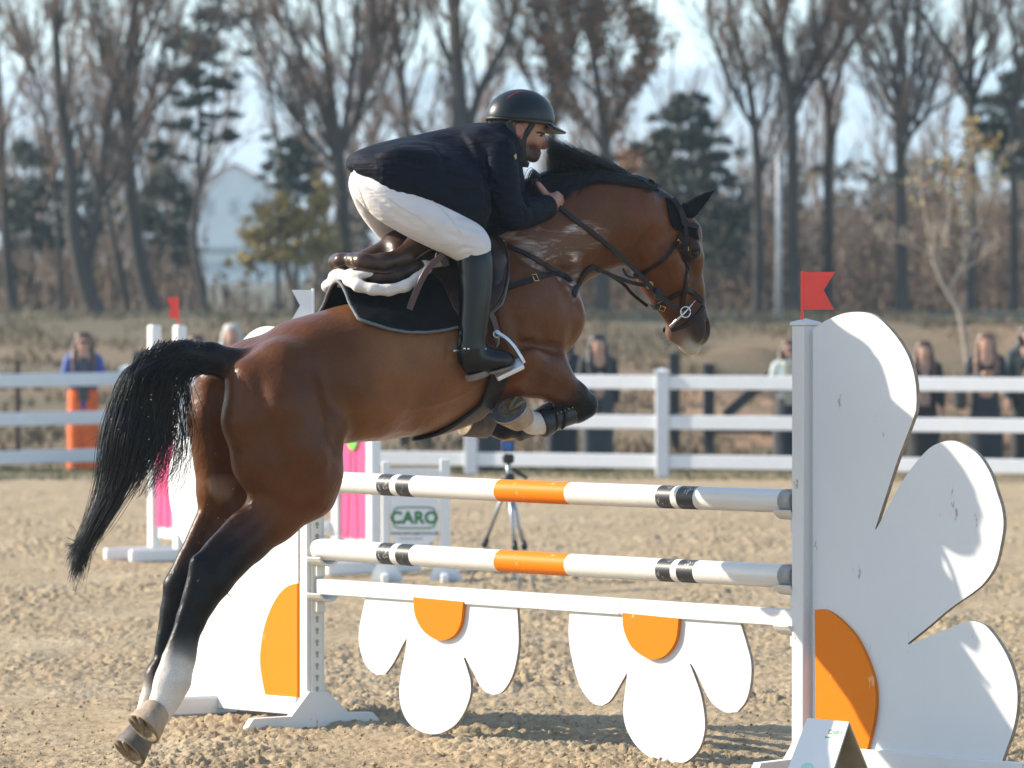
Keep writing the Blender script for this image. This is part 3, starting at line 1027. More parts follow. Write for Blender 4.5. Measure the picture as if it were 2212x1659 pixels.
# far hind leg
ch([(590, 1040, 64), (540, 1100, 52), (475, 1160, 42), (425, 1222, 36), (394, 1270, 36), (378, 1320, 27), (369, 1370, 22), (362, 1412, 22),
    (345, 1462, 30), (330, 1510, 24), (312, 1560, 27)], w=-0.155, k=16, sw=0.85,
   cols=[COAT, COAT, COAT, COATD, BLK, BLK, BLK, BLK, DARK, WHT, WHT])
cn((450, 1100, 20, -.15), (372, 1262, 14, -.155), k=16, ca=COAT, cb=BLK)
cn((372, 1262, 14, -.155), (346, 1400, 11, -.155), k=10, ca=BLK)
ch([(470, 880, 34), (462, 960, 34), (470, 1060, 40), (500, 1110, 44)], w=-0.15, k=24)
# --- fore legs: near
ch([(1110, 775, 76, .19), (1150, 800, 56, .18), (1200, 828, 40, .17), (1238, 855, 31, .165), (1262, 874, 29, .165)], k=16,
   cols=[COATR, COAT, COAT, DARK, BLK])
ch([(1262, 876, 28, .165), (1246, 888, 25, .165), (1205, 900, 21, .165), (1172, 913, 24, .165), (1150, 915, 22, .165), (1132, 902, 24, .165)], k=10,
   cols=[BLK, BLK, BLK, WHT, WHT, WHT])
cn((1186, 790, 40, .17), (1120, 808, 40, .18), k=24, ca=COATR)
cn((1075, 815, 30, .18), (1092, 790, 40, .19), k=20, ca=COATR)                           # elbow
# far
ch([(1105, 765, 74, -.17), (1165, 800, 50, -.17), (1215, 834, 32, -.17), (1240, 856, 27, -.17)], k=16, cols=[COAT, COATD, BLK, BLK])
ch([(1240, 856, 26, -.17), (1200, 885, 22, -.17), (1130, 925, 21, -.17), (1085, 925, 24, -.17), (1060, 915, 26, -.17)], k=10, cols=[BLK] * 5)
# --- dock of the tail
ch([(545, 800, 40), (505, 792, 34), (455, 772, 28), (400, 762, 22), (345, 772, 16)], sw=0.8, k=20, cols=[COAT, DARK, BLK, BLK, BLK])
# soft grooves that shape the muscles
cn((742, 960, 12, .30), (760, 860, 9, .33), k=30, sub=True)
cn((1020, 610, 8, .27), (1085, 790, 8, .31), k=30, sub=True)
cn((1222, 590, 8, .12), (1160, 570, 8, .21), k=30, sub=True)
cn((1130, 742, 7, .31), (1205, 752, 7, .24), k=20, sub=True)
cn((470, 850, 22, 0), (505, 1010, 30, 0), k=30, sub=True)                                # between the buttocks
cn((505, 1010, 30, 0), (560, 1100, 60, 0), k=30, sub=True)
cn((1360, 545, 8, .10), (1352, 590, 10, .09), k=14, sub=True, both=True)                 # behind the jowl


def horse_paint(V, Cc):
    n1 = vnoise(V[:, 0] * 6, V[:, 2] * 6 + V[:, 1] * 3, 3)
    n2 = vnoise(V[:, 0] * 17 + 5, V[:, 2] * 17 - V[:, 1] * 5, 7)
    lum = Cc.sum(1)
    m = np.clip((lum - 0.1) * 8, 0, 1)
    Cc = Cc * (1 + (0.10 * n1 + 0.06 * n2) * m)[:, None]
    # clipped tan patch high inside the thighs
    pth = H(498, 1050, 0)
    d = np.sqrt(((V[:, 0] - pth[0]) / 0.16) ** 2 + (V[:, 1] / 0.10) ** 2 + ((V[:, 2] - pth[2]) / 0.10) ** 2)
    w = np.clip((1.0 - d) * 3 + 0.6 * n2, 0, 1)[:, None]
    Cc = Cc * (1 - w) + np.array([0.30, 0.21, 0.13]) * w
    # black line of the crest under the mane
    us = np.array([1120, 1200, 1290, 1375, 1425.]); vs = np.array([440, 404, 393, 404, 428.])
    cr = np.array([H(u, v, 0)[[0, 2]] for u, v in zip(us, vs)])
    wz = np.clip((V[:, 2] - np.interp(V[:, 0], cr[:, 0], cr[:, 1])) / .03 + .5 + .3 * n2, 0, 1) * (V[:, 0] > cr[0, 0] - .05) * (V[:, 0] < cr[-1, 0])
    Cc = Cc * (1 - wz[:, None]) + np.array(BLK) * wz[:, None]
    return Cc


body_me = hs.mesh('body', smooth=2, tau=0.014, paint=horse_paint)
del hs
# veins, tendons and the edges of the muscles, pressed into the hide along traced lines
def press(me, lines, both=True):
    V_ = np.empty(len(me.vertices) * 3, np.float32); me.vertices.foreach_get('co', V_); V_ = V_.reshape(-1, 3).astype(float)
    N_ = np.empty(len(me.vertices) * 3, np.float32); me.vertices.foreach_get('normal', N_); N_ = N_.reshape(-1, 3)
    tree = BVHTree.FromPolygons([tuple(v) for v in V_], [tuple(p.vertices) for p in me.polygons])
    for path, amp, sg in lines:
        S_ = []
        for u, v in spline(np.array(path, float), 8):
            q = tree.ray_cast(Vector(CAML), Vector(dir_local(ray(u, v))).normalized())[0]
            if q is not None: S_.append(q)
        if not S_: continue
        S_ = np.array(S_); taper = np.clip(np.minimum(np.arange(len(S_)), np.arange(len(S_))[::-1]) / 6 + .15, 0, 1)
        for f_ in ((1, 1, 1), (1, -1, 1)) if both else ((1, 1, 1),):
            Sf = S_ * f_
            m_ = np.nonzero(((V_ > Sf.min(0) - 3 * sg) & (V_ < Sf.max(0) + 3 * sg)).all(1))[0]
            if not len(m_): continue
            d2 = ((V_[m_][:, None, :] - Sf[None]) ** 2).sum(2)
            V_[m_] += (amp * (np.exp(-d2 / (2 * sg * sg)) * taper[None]).max(1))[:, None] * N_[m_]
    me.vertices.foreach_set('co', V_.astype(np.float32).ravel()); me.update()


LINES = [([(1062, 800), (1020, 838), (960, 868), (890, 882), (830, 884)], .004, .008), ([(1160, 640), (1128, 700), (1140, 748)], .003, .008), ([(1440, 604), (1462, 650), (1468, 688)], .003, .006), ([(1452, 640), (1480, 660)], .002, .005),
         ([(1150, 792), (1190, 815), (1228, 842)], .003, .007), ([(1332, 556), (1275, 566), (1218, 596)], -.010, .020), ([(556, 806), (572, 880), (598, 960), (628, 1040)], -.014, .022), ([(636, 770), (662, 850), (690, 930)], -.010, .030),
         ([(742, 850), (764, 910), (762, 968)], -.016, .030), ([(700, 1005), (668, 1040), (640, 1080)], -.009, .020), ([(1090, 650), (1122, 720), (1106, 800)], -.011, .020), ([(1052, 600), (1068, 690), (1070, 780)], -.009, .018),
         ([(1064, 566), (1122, 640), (1170, 688)], .007, .022), ([(600, 1090), (540, 1140), (470, 1200)], -.010, .016), ([(428, 1262), (402, 1340), (378, 1415)], -.006, .008), ([(1402, 500), (1376, 545), (1386, 590), (1420, 614)], -.007, .012),
         ([(1180, 700), (1150, 735), (1120, 755)], -.010, .016), ([(1130, 800), (1180, 826), (1225, 858)], -.006, .010), ([(520, 1000), (560, 1060), (610, 1090)], -.007, .018), ([(1330, 440), (1290, 500), (1230, 540)], -.006, .030), ([(1500, 580), (1496, 640), (1502, 690)], -.004, .008)]
LINES += [([(u, 712), (u - 16, 770), (u - 34, 846)], -.0045, .013) for u in range(846, 1000, 34)]
press(body_me, LINES)
horse = thing('horse', 'bay horse with black mane and tail leaping over the white jump', 'horse', tuple(HO), PHI)
coat_m, _nt2, _b2, _c2 = vcol_mat('horse_coat', rough=0.37, spec=0.16, nscale=210, namp=0.16, stretch=(1, 1, 1), bmp=0.06, sheen=0.0)
_hb = math_(_nt2, 'ADD', math_(_nt2, 'MULTIPLY', noise(_nt2, 6.5, 4, 0.55), 1.0), math_(_nt2, 'MULTIPLY', noise(_nt2, 150, 3, 0.6, stretch=(.4, 1, 1)), 0.05))
bump(_nt2, _b2, _hb, 0.32, 0.05)
# lather on neck and chest: pale streaks, masked by place
_tc = _nt2.nodes.new('ShaderNodeTexCoord')
_mp = _nt2.nodes.new('ShaderNodeMapping')
_mp.inputs['Rotation'].default_value = (0, math.radians(38), 0)
_mp.inputs['Scale'].default_value = (4.0, 8.0, 21.0)
_nt2.links.new(_tc.outputs['Object'], _mp.inputs[0])
_nz = N(_nt2, 'ShaderNodeTexNoise', Scale=1.0, Detail=6.0, Roughness=0.62, Distortion=1.4)
_nt2.links.new(_mp.outputs[0], _nz.inputs['Vector'])
_at = _nt2.nodes.new('ShaderNodeAttribute'); _at.attribute_name = 'lather'
_st = ramp(_nt2, _nz.outputs['Fac'], [(0.49, 0.05), (0.59, 0.34), (0.66, 0.9)])
_fm = math_(_nt2, 'MULTIPLY', _st, _at.outputs['Fac'])
_nt2.links.new(mix(_nt2, _fm, _c2, (0.60, 0.55, 0.52)), _b2.inputs['Base Color'])
body = link('body', body_me, coat_m, horse)
_V = np.empty(len(body_me.vertices) * 3, np.float32); body_me.vertices.foreach_get('co', _V); _V = _V.reshape(-1, 3)
_lath = np.zeros(len(_V))
for (u, v, ru, rv, s_) in ((1185, 545, 75, 45, 1.0), (1225, 585, 40, 48, 1.0), (1265, 510, 55, 35, 0.9), (1235, 620, 26, 34, 0.9), (1120, 500, 50, 22, .8)):
    p = H(u, v, 0.14)
    d = ((_V[:, 0] - p[0]) / px(ru) * math.cos(PHI)) ** 2 + ((_V[:, 2] - p[2]) / px(rv)) ** 2
    _lath = np.maximum(_lath, s_ * np.clip(1.6 - 1.3 * d, 0, 1))
_la = body_me.attributes.new('lather', 'FLOAT', 'POINT'); _la.data.foreach_set('value', _lath.astype(np.float32))

_F = [tuple(p.vertices) for p in body_me.polygons]
HBVH = BVHTree.FromPolygons([tuple(map(float, v)) for v in _V], _F)


def hit(u, v, off=0.0):
    """first point of the horse's hide seen at that pixel (local), pushed out by off; None when the pixel misses"""
    d = dir_local(ray(u, v))
    loc, nor, i, dist = HBVH.ray_cast(Vector(CAML), Vector(d).normalized())
    if loc is None: return None, None
    n = np.array(nor); n /= np.linalg.norm(n)
    if n @ d > 0: n = -n
    return np.array(loc) + n * off, n


def strands(name, roots, mat, parent, n=7, r0=0.0016, r1=0.0003):
    """roots: list of control polylines (m,3) -> one mesh of thin three-sided hairs"""
    V = []; F = []
    for P in roots:
        Q = spline(P, 3)
        m = len(Q)
        T = np.gradient(Q, axis=0); T /= np.linalg.norm(T, axis=1)[:, None] + 1e-9
        a = np.cross(T, [0.3, 0.8, 0.5]); a /= np.linalg.norm(a, axis=1)[:, None] + 1e-9
        b = np.cross(T, a)
        R = np.linspace(r0, r1, m)[:, None]
        o = len(V)
        ring = np.stack([Q + R * a, Q + R * (-0.5 * a + 0.87 * b), Q + R * (-0.5 * a - 0.87 * b)], 1).reshape(-1, 3)
        V.extend(ring)
        i = np.arange(m - 1)[:, None] * 3 + o
        for k in range(3):
            k2 = (k + 1) % 3
            F.append(np.concatenate([i + k, i + k2, i + 3 + k2, i + 3 + k], 1))
    me = fastmesh(name, np.array(V), np.concatenate(F))
    me.polygons.foreach_set('use_smooth', np.ones(len(me.polygons), dtype=bool))
    return link(name, me, mat, parent)


hair_m, _nt3, _b3 = newmat('black_horsehair')
_b3.inputs['Base Color'].default_value = (0.010, 0.009, 0.010, 1)
_b3.inputs['Roughness'].default_value = 0.36
_b3.inputs['Specular IOR Level'].default_value = 0.35
_f3 = noise(_nt3, 14, 3, 0.5)
_nt3.links.new(ramp(_nt3, _f3, [(0.35, (0.004, 0.004, 0.005)), (0.75, (0.012, 0.010, 0.010))]), _b3.inputs['Base Color'])
rng = np.random.default_rng(11)

# tail: a curtain of hair from the dock, gathered into a tip
tail = []
dock = spline([H(505, 782, 0), H(455, 764, 0), H(400, 752, 0), H(345, 758, 0), H(300, 785, 0)], 10)
for i in range(2400):
    s = rng.beta(2.2, 1.0)                       # most hair springs from the far end of the dock
    p = dock[min(int(s * (len(dock) - 1)), len(dock) - 1)] + rng.normal(0, 0.014, 3)
    lat = rng.normal(0, 0.035)
    q = rng.random()
    if s > 0.68 or q < 0.30:                 # main body of the tail
        e = rng.normal(0, 1)
        spread = abs(rng.normal(0, 1))
        j = rng.normal(0, 3, 8)
        pts = [p, H(326 - 42 * s + e * 9 + j[0], 800 + 25 * rng.random(), -lat), H(284 + e * 19 + j[1], 880, -lat), H(268 + e * 20 + j[2], 960, -lat * 1.2),
               H(254 + e * 17 + j[3], 1030, -lat), H(224 + e * 13 + j[4], 1100, -lat * .8), H(189 + e * 10 + j[5], 1165, -lat * .6),
               H(164 + e * 9 + j[6], 1215 + rng.normal(0, 22), -lat * .5)]
        L = rng.choice([4, 5, 6, 7, 8, 8, 8])
        tail.append(np.array(pts[:L]))
    else:                                        # long loose wisps nearer the rump
        u0 = 455 - 150 * s
        dn = rng.uniform(0.55, 1.0)
        g = round(rng.random() * 5) / 5 * 120 - 66    # hair falls in separate locks
        k_ = rng.normal(0, 4)
        pts = [p, H(u0 - 28, 815, -lat), H(u0 - 40 + g * .35 + k_, 800 + 95 * dn, -lat), H(u0 - 44 + g * .7 + k_, 800 + 165 * dn, -lat),
               H(u0 - 52 + g + k_ * 1.5 - 10 * dn, 800 + 235 * dn, -lat), H(u0 - 72 + g * 1.05 + k_ * 3 - 30 * rng.random(), 800 + 280 * dn, -lat)]
        tail.append(np.array(pts))
for i in range(700):                             # short hair lying along the dock
    s = rng.uniform(0, .8); k0 = int(s * (len(dock) - 1)); a_ = rng.uniform(0, 6.28); r_ = px(np.interp(s, [0, .5, 1], [30, 26, 20]))
    of = np.array([0, math.cos(a_) * r_ * .85, math.sin(a_) * r_ - px(8)])
    pts = [dock[min(k0 + q, len(dock) - 1)] + of * (1 - .04 * q) + rng.normal(0, .003, 3) + [0, 0, -.004 * q] for q in (0, 5, 10, 16)]
    tail.append(np.array(pts))
strands('tail', tail, hair_m, horse, r0=0.0017, r1=0.0006)

# mane: rooted along the crest, blown up and back towards the rider
mane = []
crv = lambda u: np.interp(u, [1130, 1200, 1290, 1375, 1425], [414, 386, 377, 393, 421])
env = lambda u: np.interp(u, [1176, 1200, 1290, 1350, 1390, 1425], [296, 300, 330, 358, 388, 410])
for i in range(2300):
    cu = np.interp(rng.random(), [0, .3, 1], [1150, 1215, 1424]); w0 = rng.normal(0, 0.012)
    q = rng.random()
    if q < 0.66 and cu > 1205:                   # swept up and back in long locks
        L = min(rng.uniform(90, 230), cu - 1180 - 45 * rng.random() ** 2); f = rng.random() ** .7
        lock = math.sin(cu * .21) * 5
        pts = [H(cu, crv(cu) + 7, w0)]
        for a_, g_ in ((.3, .42), (.62, .8), (1.0, 1.0)):
            u_ = cu - L * a_
            v_ = crv(u_) + (env(u_) - crv(u_)) * f * g_ + lock * a_ + rng.normal(0, 1.5)
            pts.append(H(u_, v_, w0 * (1 + 2 * a_) + rng.normal(0, .004)))
    else:                                        # lying over the near side of the neck
        dr = rng.uniform(12, np.interp(cu, [1150, 1250, 1330, 1425], [80, 60, 22, 12])); bk = rng.uniform(20, 70)
        pts = [H(cu, crv(cu) + 6, w0)]
        for a_ in (.08, .35, .7, 1.0):
            u_ = cu - bk * a_; v_ = crv(u_) - 9 + (dr + 9) * a_
            p_, n_ = hit(u_, v_, .004 + .006 * rng.random())
            if p_ is not None and p_[2] < H(1200, 360, 0)[2]: pts.append(p_)
        if len(pts) < 3: continue
    mane.append(np.array(pts))
for i in range(70):                              # loose lock above the hand, curls behind the poll
    a = rng.normal(0, 1)
    mane.append(np.array([H(1180, 392, .05), H(1160 + 5 * a, 372 + 4 * a, .07), H(1150 + 7 * a, 386, .09), H(1166 + 10 * a, 404 + 6 * a, .11), H(1176 + 14 * a, 428 + 8 * a, .12)]))
for i in range(26):
    a = rng.normal(0, 1)
    mane.append(np.array([H(1392 + 6 * a, 402, 0.02), H(1408 + 4 * a, 392 + 3 * a, .03), H(1420 + 4 * a, 398 + 2 * a, .035), H(1414 + 4 * a, 410, .035), H(1404, 412 + 3 * a, .03)]))
strands('mane', mane, hair_m, horse, r0=0.0016, r1=0.0005)

# eyes
eye_m = simple('horse_eye', (0.008, 0.005, 0.004), 0.12, 0.1, spec=0.25)
for sg in (1, -1):
    c = H(1500, 547, 0.088) * [1, sg, 1]
    bm = bmesh.new(); bmesh.ops.create_uvsphere(bm, u_segments=16, v_segments=10, radius=0.018)
    me = bpy.data.meshes.new('eye'); bm.to_mesh(me); bm.free()
    e = link('eye', me, eye_m, horse, True); e.location = c

# crumbs of sand thrown up by the hind feet
rk = np.random.default_rng(8); Vs = []; Fs = []
for k in range(70):
    u, v = (rk.normal(400, 70), rk.normal(1180, 130)) if k < 45 else (rk.normal(300, 30), rk.normal(880, 60))
    p = H(u, v, rk.normal(.1, .15)); r = rk.uniform(.0015, .0038)
    P = ico * r * rk.uniform(.6, 1.3, (7, 3)) + p; Fs.append(np.array(tri) + 7 * len(Vs)); Vs.append(P)
o = link('kicked_up_sand', fastmesh('kicked_up_sand', np.concatenate(Vs), np.concatenate(Fs)), sm); o.location = HO; o.rotation_euler = (0, 0, PHI)
tag(o, 'specks of sand flying up round the hind legs and tail', 'sand', kind='stuff')

# whiskers under the chin
wm = simple('whisker_grey', (0.18, 0.16, 0.14), 0.5)
wk = []
for i in range(22):
    a = rng.random(); p = H(1450 + 40 * a, 728 + 22 * a, rng.normal(0, .02))
    wk.append(np.array([p, p + [-0.02 - .02 * rng.random(), rng.normal(0, .01), -0.012 + rng.normal(0, .008)], p + [-0.05 - .04 * rng.random(), rng.normal(0, .02), -0.02 + rng.normal(0, .015)]]))
strands('whiskers', wk, wm, horse, r0=0.0006, r1=0.0003)

# hooves: truncated cones with a hollow sole and a shoe
hoof_m = simple('hoof_horn', (0.30, 0.22, 0.15), 0.6, 0.35, scale=22, bmp=0.3, stretch=(1, 1, .3))
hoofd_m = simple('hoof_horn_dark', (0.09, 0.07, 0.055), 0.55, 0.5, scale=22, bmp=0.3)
sole_m = simple('hoof_sole', (0.20, 0.155, 0.10), 0.9, 0.45, scale=40, bmp=0.6, bscale=120)
iron_m = simple('shoe_steel', (0.30, 0.31, 0.36), 0.42, 0.25, scale=40, metal=0.75)


def hoof(top, bot, rt, rb, toe, mat, shoe=True):
    """top: centre of the coronet, bot: centre of the ground face (local points); toe: direction towards the toe"""
    top = np.array(top); bot = np.array(bot)
    ax = bot - top; L = np.linalg.norm(ax); ax /= L
    toe = np.array(toe, float); toe -= ax * (toe @ ax); toe /= np.linalg.norm(toe)
    sd = np.cross(ax, toe)
    V = []; F = []; n = 24
    prof = [(0.0, rt * 0.96, 0), (0.12, rt * 1.03, 0), (0.5, (rt + rb) / 2, .3), (0.93, rb, .6), (1.0, rb * 0.985, .6), (1.0, rb * 0.80, .6), (0.90, rb * 0.72, .6), (0.86, rb * 0.3, .6), (0.86, 0.002, .6)]
    for t, r, sh in prof:
        for k in range(n):
            th = 2 * math.pi * k / n
            x, y = math.cos(th), math.sin(th) * 0.92
            if x < -0.2: x = -0.2 + (x + 0.2) * 0.72
            V.append(top + ax * L * t + toe * (r * x + sh * (rb - rt) * 0.9) + sd * r * y)
    for i in range(len(prof) - 1):
        for k in range(n):
            F.append((i * n + k, i * n + (k + 1) % n, (i + 1) * n + (k + 1) % n, (i + 1) * n + k))
    me = pymesh('hoof', V, F)
    me.materials.append(mat); me.materials.append(sole_m)
    o = link('hoof', me, None, horse, True)
    me.polygons.foreach_set('material_index', np.array([0 if i < 3 * n + n else 1 for i in range(len(F))], dtype=np.int32))
    # frog of the sole
    mb = MB()
    for g in (-1, 1):
        a = bot - toe * rb * 0.55 + sd * g * rb * .33; b = bot + toe * rb * 0.30
        mb.tube([a, (a + b) / 2, b], [rb * .13, rb * .12, rb * .05], 6)
    mb.build('frog', sole_m, o, True)
    if shoe:
        P = []
        for k in range(15):
            th = math.radians(-142 + 284 * k / 14)
            x, y = math.cos(th), math.sin(th) * 0.92
            if x < -0.2: x = -0.2 + (x + 0.2) * 0.72
            P.append((x, y))
        V = []; F = []
        for x, y in P:
            for rr, h_ in ((1.0, 0), (0.68, 0), (0.68, 0.009), (1.0, 0.009)):
                V.append(bot + toe * (rb * x * rr + .6 * (rb - rt) * 0.9) + sd * rb * y * rr + ax * (h_ + 0.0005))
        for i in range(14):
            for k in range(4):
                F.append((i * 4 + k, i * 4 + (k + 1) % 4, i * 4 + 4 + (k + 1) % 4, i * 4 + 4 + k))
        F += [(3, 2, 1, 0), (56, 57, 58, 59)]
        link('horseshoe', pymesh('horseshoe', V, F), iron_m, o)
    return o


hoof(H(340, 1530, .155), H(312, 1560, .155) + [-.02, -.012, -.01], px(34), px(45), H(312, 1640, .155) - H(312, 1540, .155), hoof_m, False)
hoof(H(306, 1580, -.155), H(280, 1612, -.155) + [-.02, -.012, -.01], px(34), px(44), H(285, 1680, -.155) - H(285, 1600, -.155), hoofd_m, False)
_nd = np.array([-0.55, -0.75, 0.36])
hoof(H(1128, 906, .165), H(1128, 906, .165) + np.array([-0.060, -0.035, 0.052]), px(33), px(44), np.array([-0.55, 0.05, -0.35]), hoof_m, True)
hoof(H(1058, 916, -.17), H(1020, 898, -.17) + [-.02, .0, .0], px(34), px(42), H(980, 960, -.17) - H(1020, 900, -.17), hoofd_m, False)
# ------------------------------------------------------------------ saddlery
leather_m = simple('brown_saddle_leather', (0.026, 0.013, 0.009), 0.38, 0.35, scale=14, bmp=0.12, bscale=160, spec=0.3)
seat_m = simple('worn_seat_leather', (0.040, 0.019, 0.012), 0.34, 0.35, scale=10, bmp=0.10, bscale=160, spec=0.35)
strapm = simple('dark_strap_leather', (0.013, 0.009, 0.0085), 0.45, 0.3, scale=30, bmp=0.1, bscale=200, spec=0.22)
maroon_m = simple('maroon_stirrup_leather', (0.05, 0.012, 0.013), 0.42, 0.3, scale=30, bmp=0.1, bscale=200)
steel_m = simple('polished_steel', (0.55, 0.57, 0.60), 0.25, 0.1, metal=1.0)
alu_m = simple('brushed_stirrup_alloy', (0.60, 0.64, 0.68), 0.38, 0.15, metal=0.55, scale=30)
brass_m = simple('brass_buckle', (0.55, 0.38, 0.14), 0.3, 0.2, metal=1.0)
blackcloth_m = simple('black_quilted_cotton', (0.006, 0.0065, 0.008), 0.85, 0.4, scale=30, bmp=0.3, bscale=400, spec=0.12)
fleece_m = simple('white_fleece', (0.55, 0.50, 0.46), 0.9, 0.12, scale=18, bmp=0.5, bscale=120, sheen=0.4)
bonnet_m = simple('black_bonnet_cloth', (0.005, 0.006, 0.007), 0.8, 0.3, scale=30, bmp=0.3, bscale=300, spec=0.12)


def local_thing(name, label, cat, group=None):
    return thing(name, label, cat, tuple(HO), PHI, group)


def strap(mb, pts, width, thick=0.004, off=0.002, w=0.1, n=5, wid2=None, mirror=False, over=False):
    """leather strap along view pixels, laid on the hide (or at w metres from the middle plane where it hangs free)"""
    uv = spline(np.array([p[:2] for p in pts], float), n)
    P = []; Nn = []
    for u, v in uv:
        p, nn = hit(u, v, off) if w is None else (H(u, v, w), np.array([0, -1.0, 0]))
        if over:
            p2, n2 = hit(u, v, off + .004)
            if p2 is not None and np.linalg.norm(p2 - CAML) < np.linalg.norm(p - CAML): p, nn = p2, n2
        if p is None:
            continue
        P.append(p); Nn.append(nn)
    P = np.array(P); Nn = np.array(Nn)
    if len(P) > 4:
        for _ in range(2):
            P[1:-1] = (P[:-2] + 2 * P[1:-1] + P[2:]) / 4; Nn[1:-1] = (Nn[:-2] + 2 * Nn[1:-1] + Nn[2:]) / 4
    ribbon(mb, P, Nn, width, thick, wid2)
    if mirror:
        ribbon(mb, P * [1, -1, 1], Nn * [1, -1, 1], width, thick, wid2)
    return P, Nn


def piece(name, mat, parent, pts, width, thick=0.004, off=0.002, w=0.1, mirror=False, over=False, wid2=None):
    mb = MB(); P, Nn = strap(mb, pts, width, thick, off, w, wid2=wid2, over=over); mb.build(name, mat, parent)
    if mirror:
        mb = MB(); ribbon(mb, P * [1, -1, 1], Nn * [1, -1, 1], width, thick, wid2); mb.build(name, mat, parent)


def bkl(parent, *a, **k):
    mb = MB(); buckle(mb, *a, **k)
    if mb.V: mb.build('buckle', brass_m, parent, True)


def ribbon(mb, P, Nn, width, thick, wid2=None):
    T = np.gradient(P, axis=0); T /= np.linalg.norm(T, axis=1)[:, None] + 1e-9
    S = np.cross(Nn, T); S /= np.linalg.norm(S, axis=1)[:, None] + 1e-9
    Nn = np.cross(T, S)
    V = []; F = []
    m = len(P)
    ws = np.linspace(width, wid2 or width, m)
    for i in range(m):
        a = S[i] * ws[i] / 2; b = Nn[i] * thick
        V += [P[i] - a, P[i] - a * .9 + b, P[i] + a * .9 + b, P[i] + a]
    for i in range(m - 1):
        for k in range(4):
            F.append((i * 4 + k, i * 4 + (k + 1) % 4, i * 4 + 4 + (k + 1) % 4, i * 4 + 4 + k))
    F += [(3, 2, 1, 0), ((m - 1) * 4, (m - 1) * 4 + 1, (m - 1) * 4 + 2, (m - 1) * 4 + 3)]
    mb.add(V, F)


def buckle(mb, u, v, wpx=12, hpx=14, w=None, ang=0.0, r=0.0022):
    p, nn = hit(u, v, 0.009) if w is None else (H(u, v, w), np.array([0, -1., 0]))
    if p is None: return
    ex = np.array([math.cos(ang), 0, math.sin(ang)]); ex -= nn * (ex @ nn); ex /= np.linalg.norm(ex); ez = np.cross(nn, ex)
    q = [p + ex * px(wpx) / 2 * a + ez * px(hpx) / 2 * b for a, b in ((-1, -1), (1, -1), (1, 1), (-1, 1), (-1, -1))]
    mb.tube(q, r, 5)


def ring(mb, c, r, axis, rad=0.003, n=20, sq=1.0, other=None):
    axis = np.array(axis, float); axis /= np.linalg.norm(axis)
    a = np.cross(axis, [0, 0, 1.0] if other is None else other); a /= np.linalg.norm(a); b = np.cross(axis, a)
    mb.tube([c + r * (math.cos(t) * a + sq * math.sin(t) * b) for t in np.linspace(0, 2 * math.pi, n + 1)], rad, 6)


def drape(X, zc, th, off):
    """point on the hide in the cross-section at X, th radians down from the spine (near side positive)"""
    d = Vector((0, -math.sin(th), math.cos(th)))
    loc, nor, i, dist = HBVH.ray_cast(Vector((X, 0, zc)), d)
    if loc is None: return None
    return np.array(loc) + np.array(d) * off


# --- saddle pad, draped over the back
pad = local_thing('saddle_pad', 'black quilted saddle pad with grey piping under the brown saddle', 'saddle pad')
low = np.array([H(u, v, 0.25)[[0, 2]] for u, v in ((700, 650), (722, 655), (745, 663), (770, 676), (800, 694), (840, 709), (880, 717), (920, 717), (960, 711), (1000, 700), (1040, 690), (1075, 650), (1090, 600))])
X0, X1 = H(728, 600, 0)[0], H(1078, 640, .2)[0]
NX, NT = 46, 30
G = {}
rim = []
for i in range(NX):
    X = X0 + (X1 - X0) * i / (NX - 1)
    zl = np.interp(X, low[:, 0], low[:, 1])
    zc = H(900, 760, 0)[2]
    tm = 2.0
    for th in np.linspace(0.3, 2.2, 260):
        p = drape(X, zc, th, 0.016)
        if p is not None and p[2] < zl:
            tm = th; break
    for j in range(-NT, NT + 1):
        th = tm * j / NT
        f = i / (NX - 1)
        lift = 0.055 * math.exp(-(f / 0.16) ** 2) * math.exp(-(th / 0.42) ** 2) + 0.025 * math.exp(-(th / 0.35) ** 2) * (1 - .5 * f)
        qx, qt = X * 21.0, th * 6.2
        puff = 0.0035 * abs(math.sin((qx + qt) * 1.5)) ** .5 * abs(math.sin((qx - qt) * 1.5)) ** .5
        p = drape(X, zc, th, 0.014 + lift + puff)
        if p is None: p = np.array([X, 0, zc])
        G[i, j] = p
V = []; F = []; ids = {}
for i in range(NX):
    for j in range(-NT, NT + 1):
        ids[i, j] = len(V); V.append(G[i, j])
for i in range(NX - 1):
    for j in range(-NT, NT):
        F.append((ids[i, j], ids[i + 1, j], ids[i + 1, j + 1], ids[i, j + 1]))
me = pymesh('quilt', V, F)
q_o = link('quilt', me, blackcloth_m, pad, True)
md = q_o.modifiers.new('t', 'SOLIDIFY'); md.thickness = 0.010; md.offset = 0
mb = MB()
edge = [G[0, j] for j in range(-NT, NT + 1)] + [G[i, NT] for i in range(1, NX)]
mb.tube(edge, 0.0068, 6)
mb.tube([G[i, -NT] for i in range(NX)], 0.0068, 6)
mb.build('piping', simple('grey_piping', (0.10, 0.11, 0.12), 0.7), pad, True)

def HB(u, v, w):
    """like H, for the back of the saddle: slid forward so that its far side ends where the photograph shows it"""
    p = H(u, v, w); p[0] += 0.075 * float(np.clip((960 - u) / 110, 0, 1)); return p


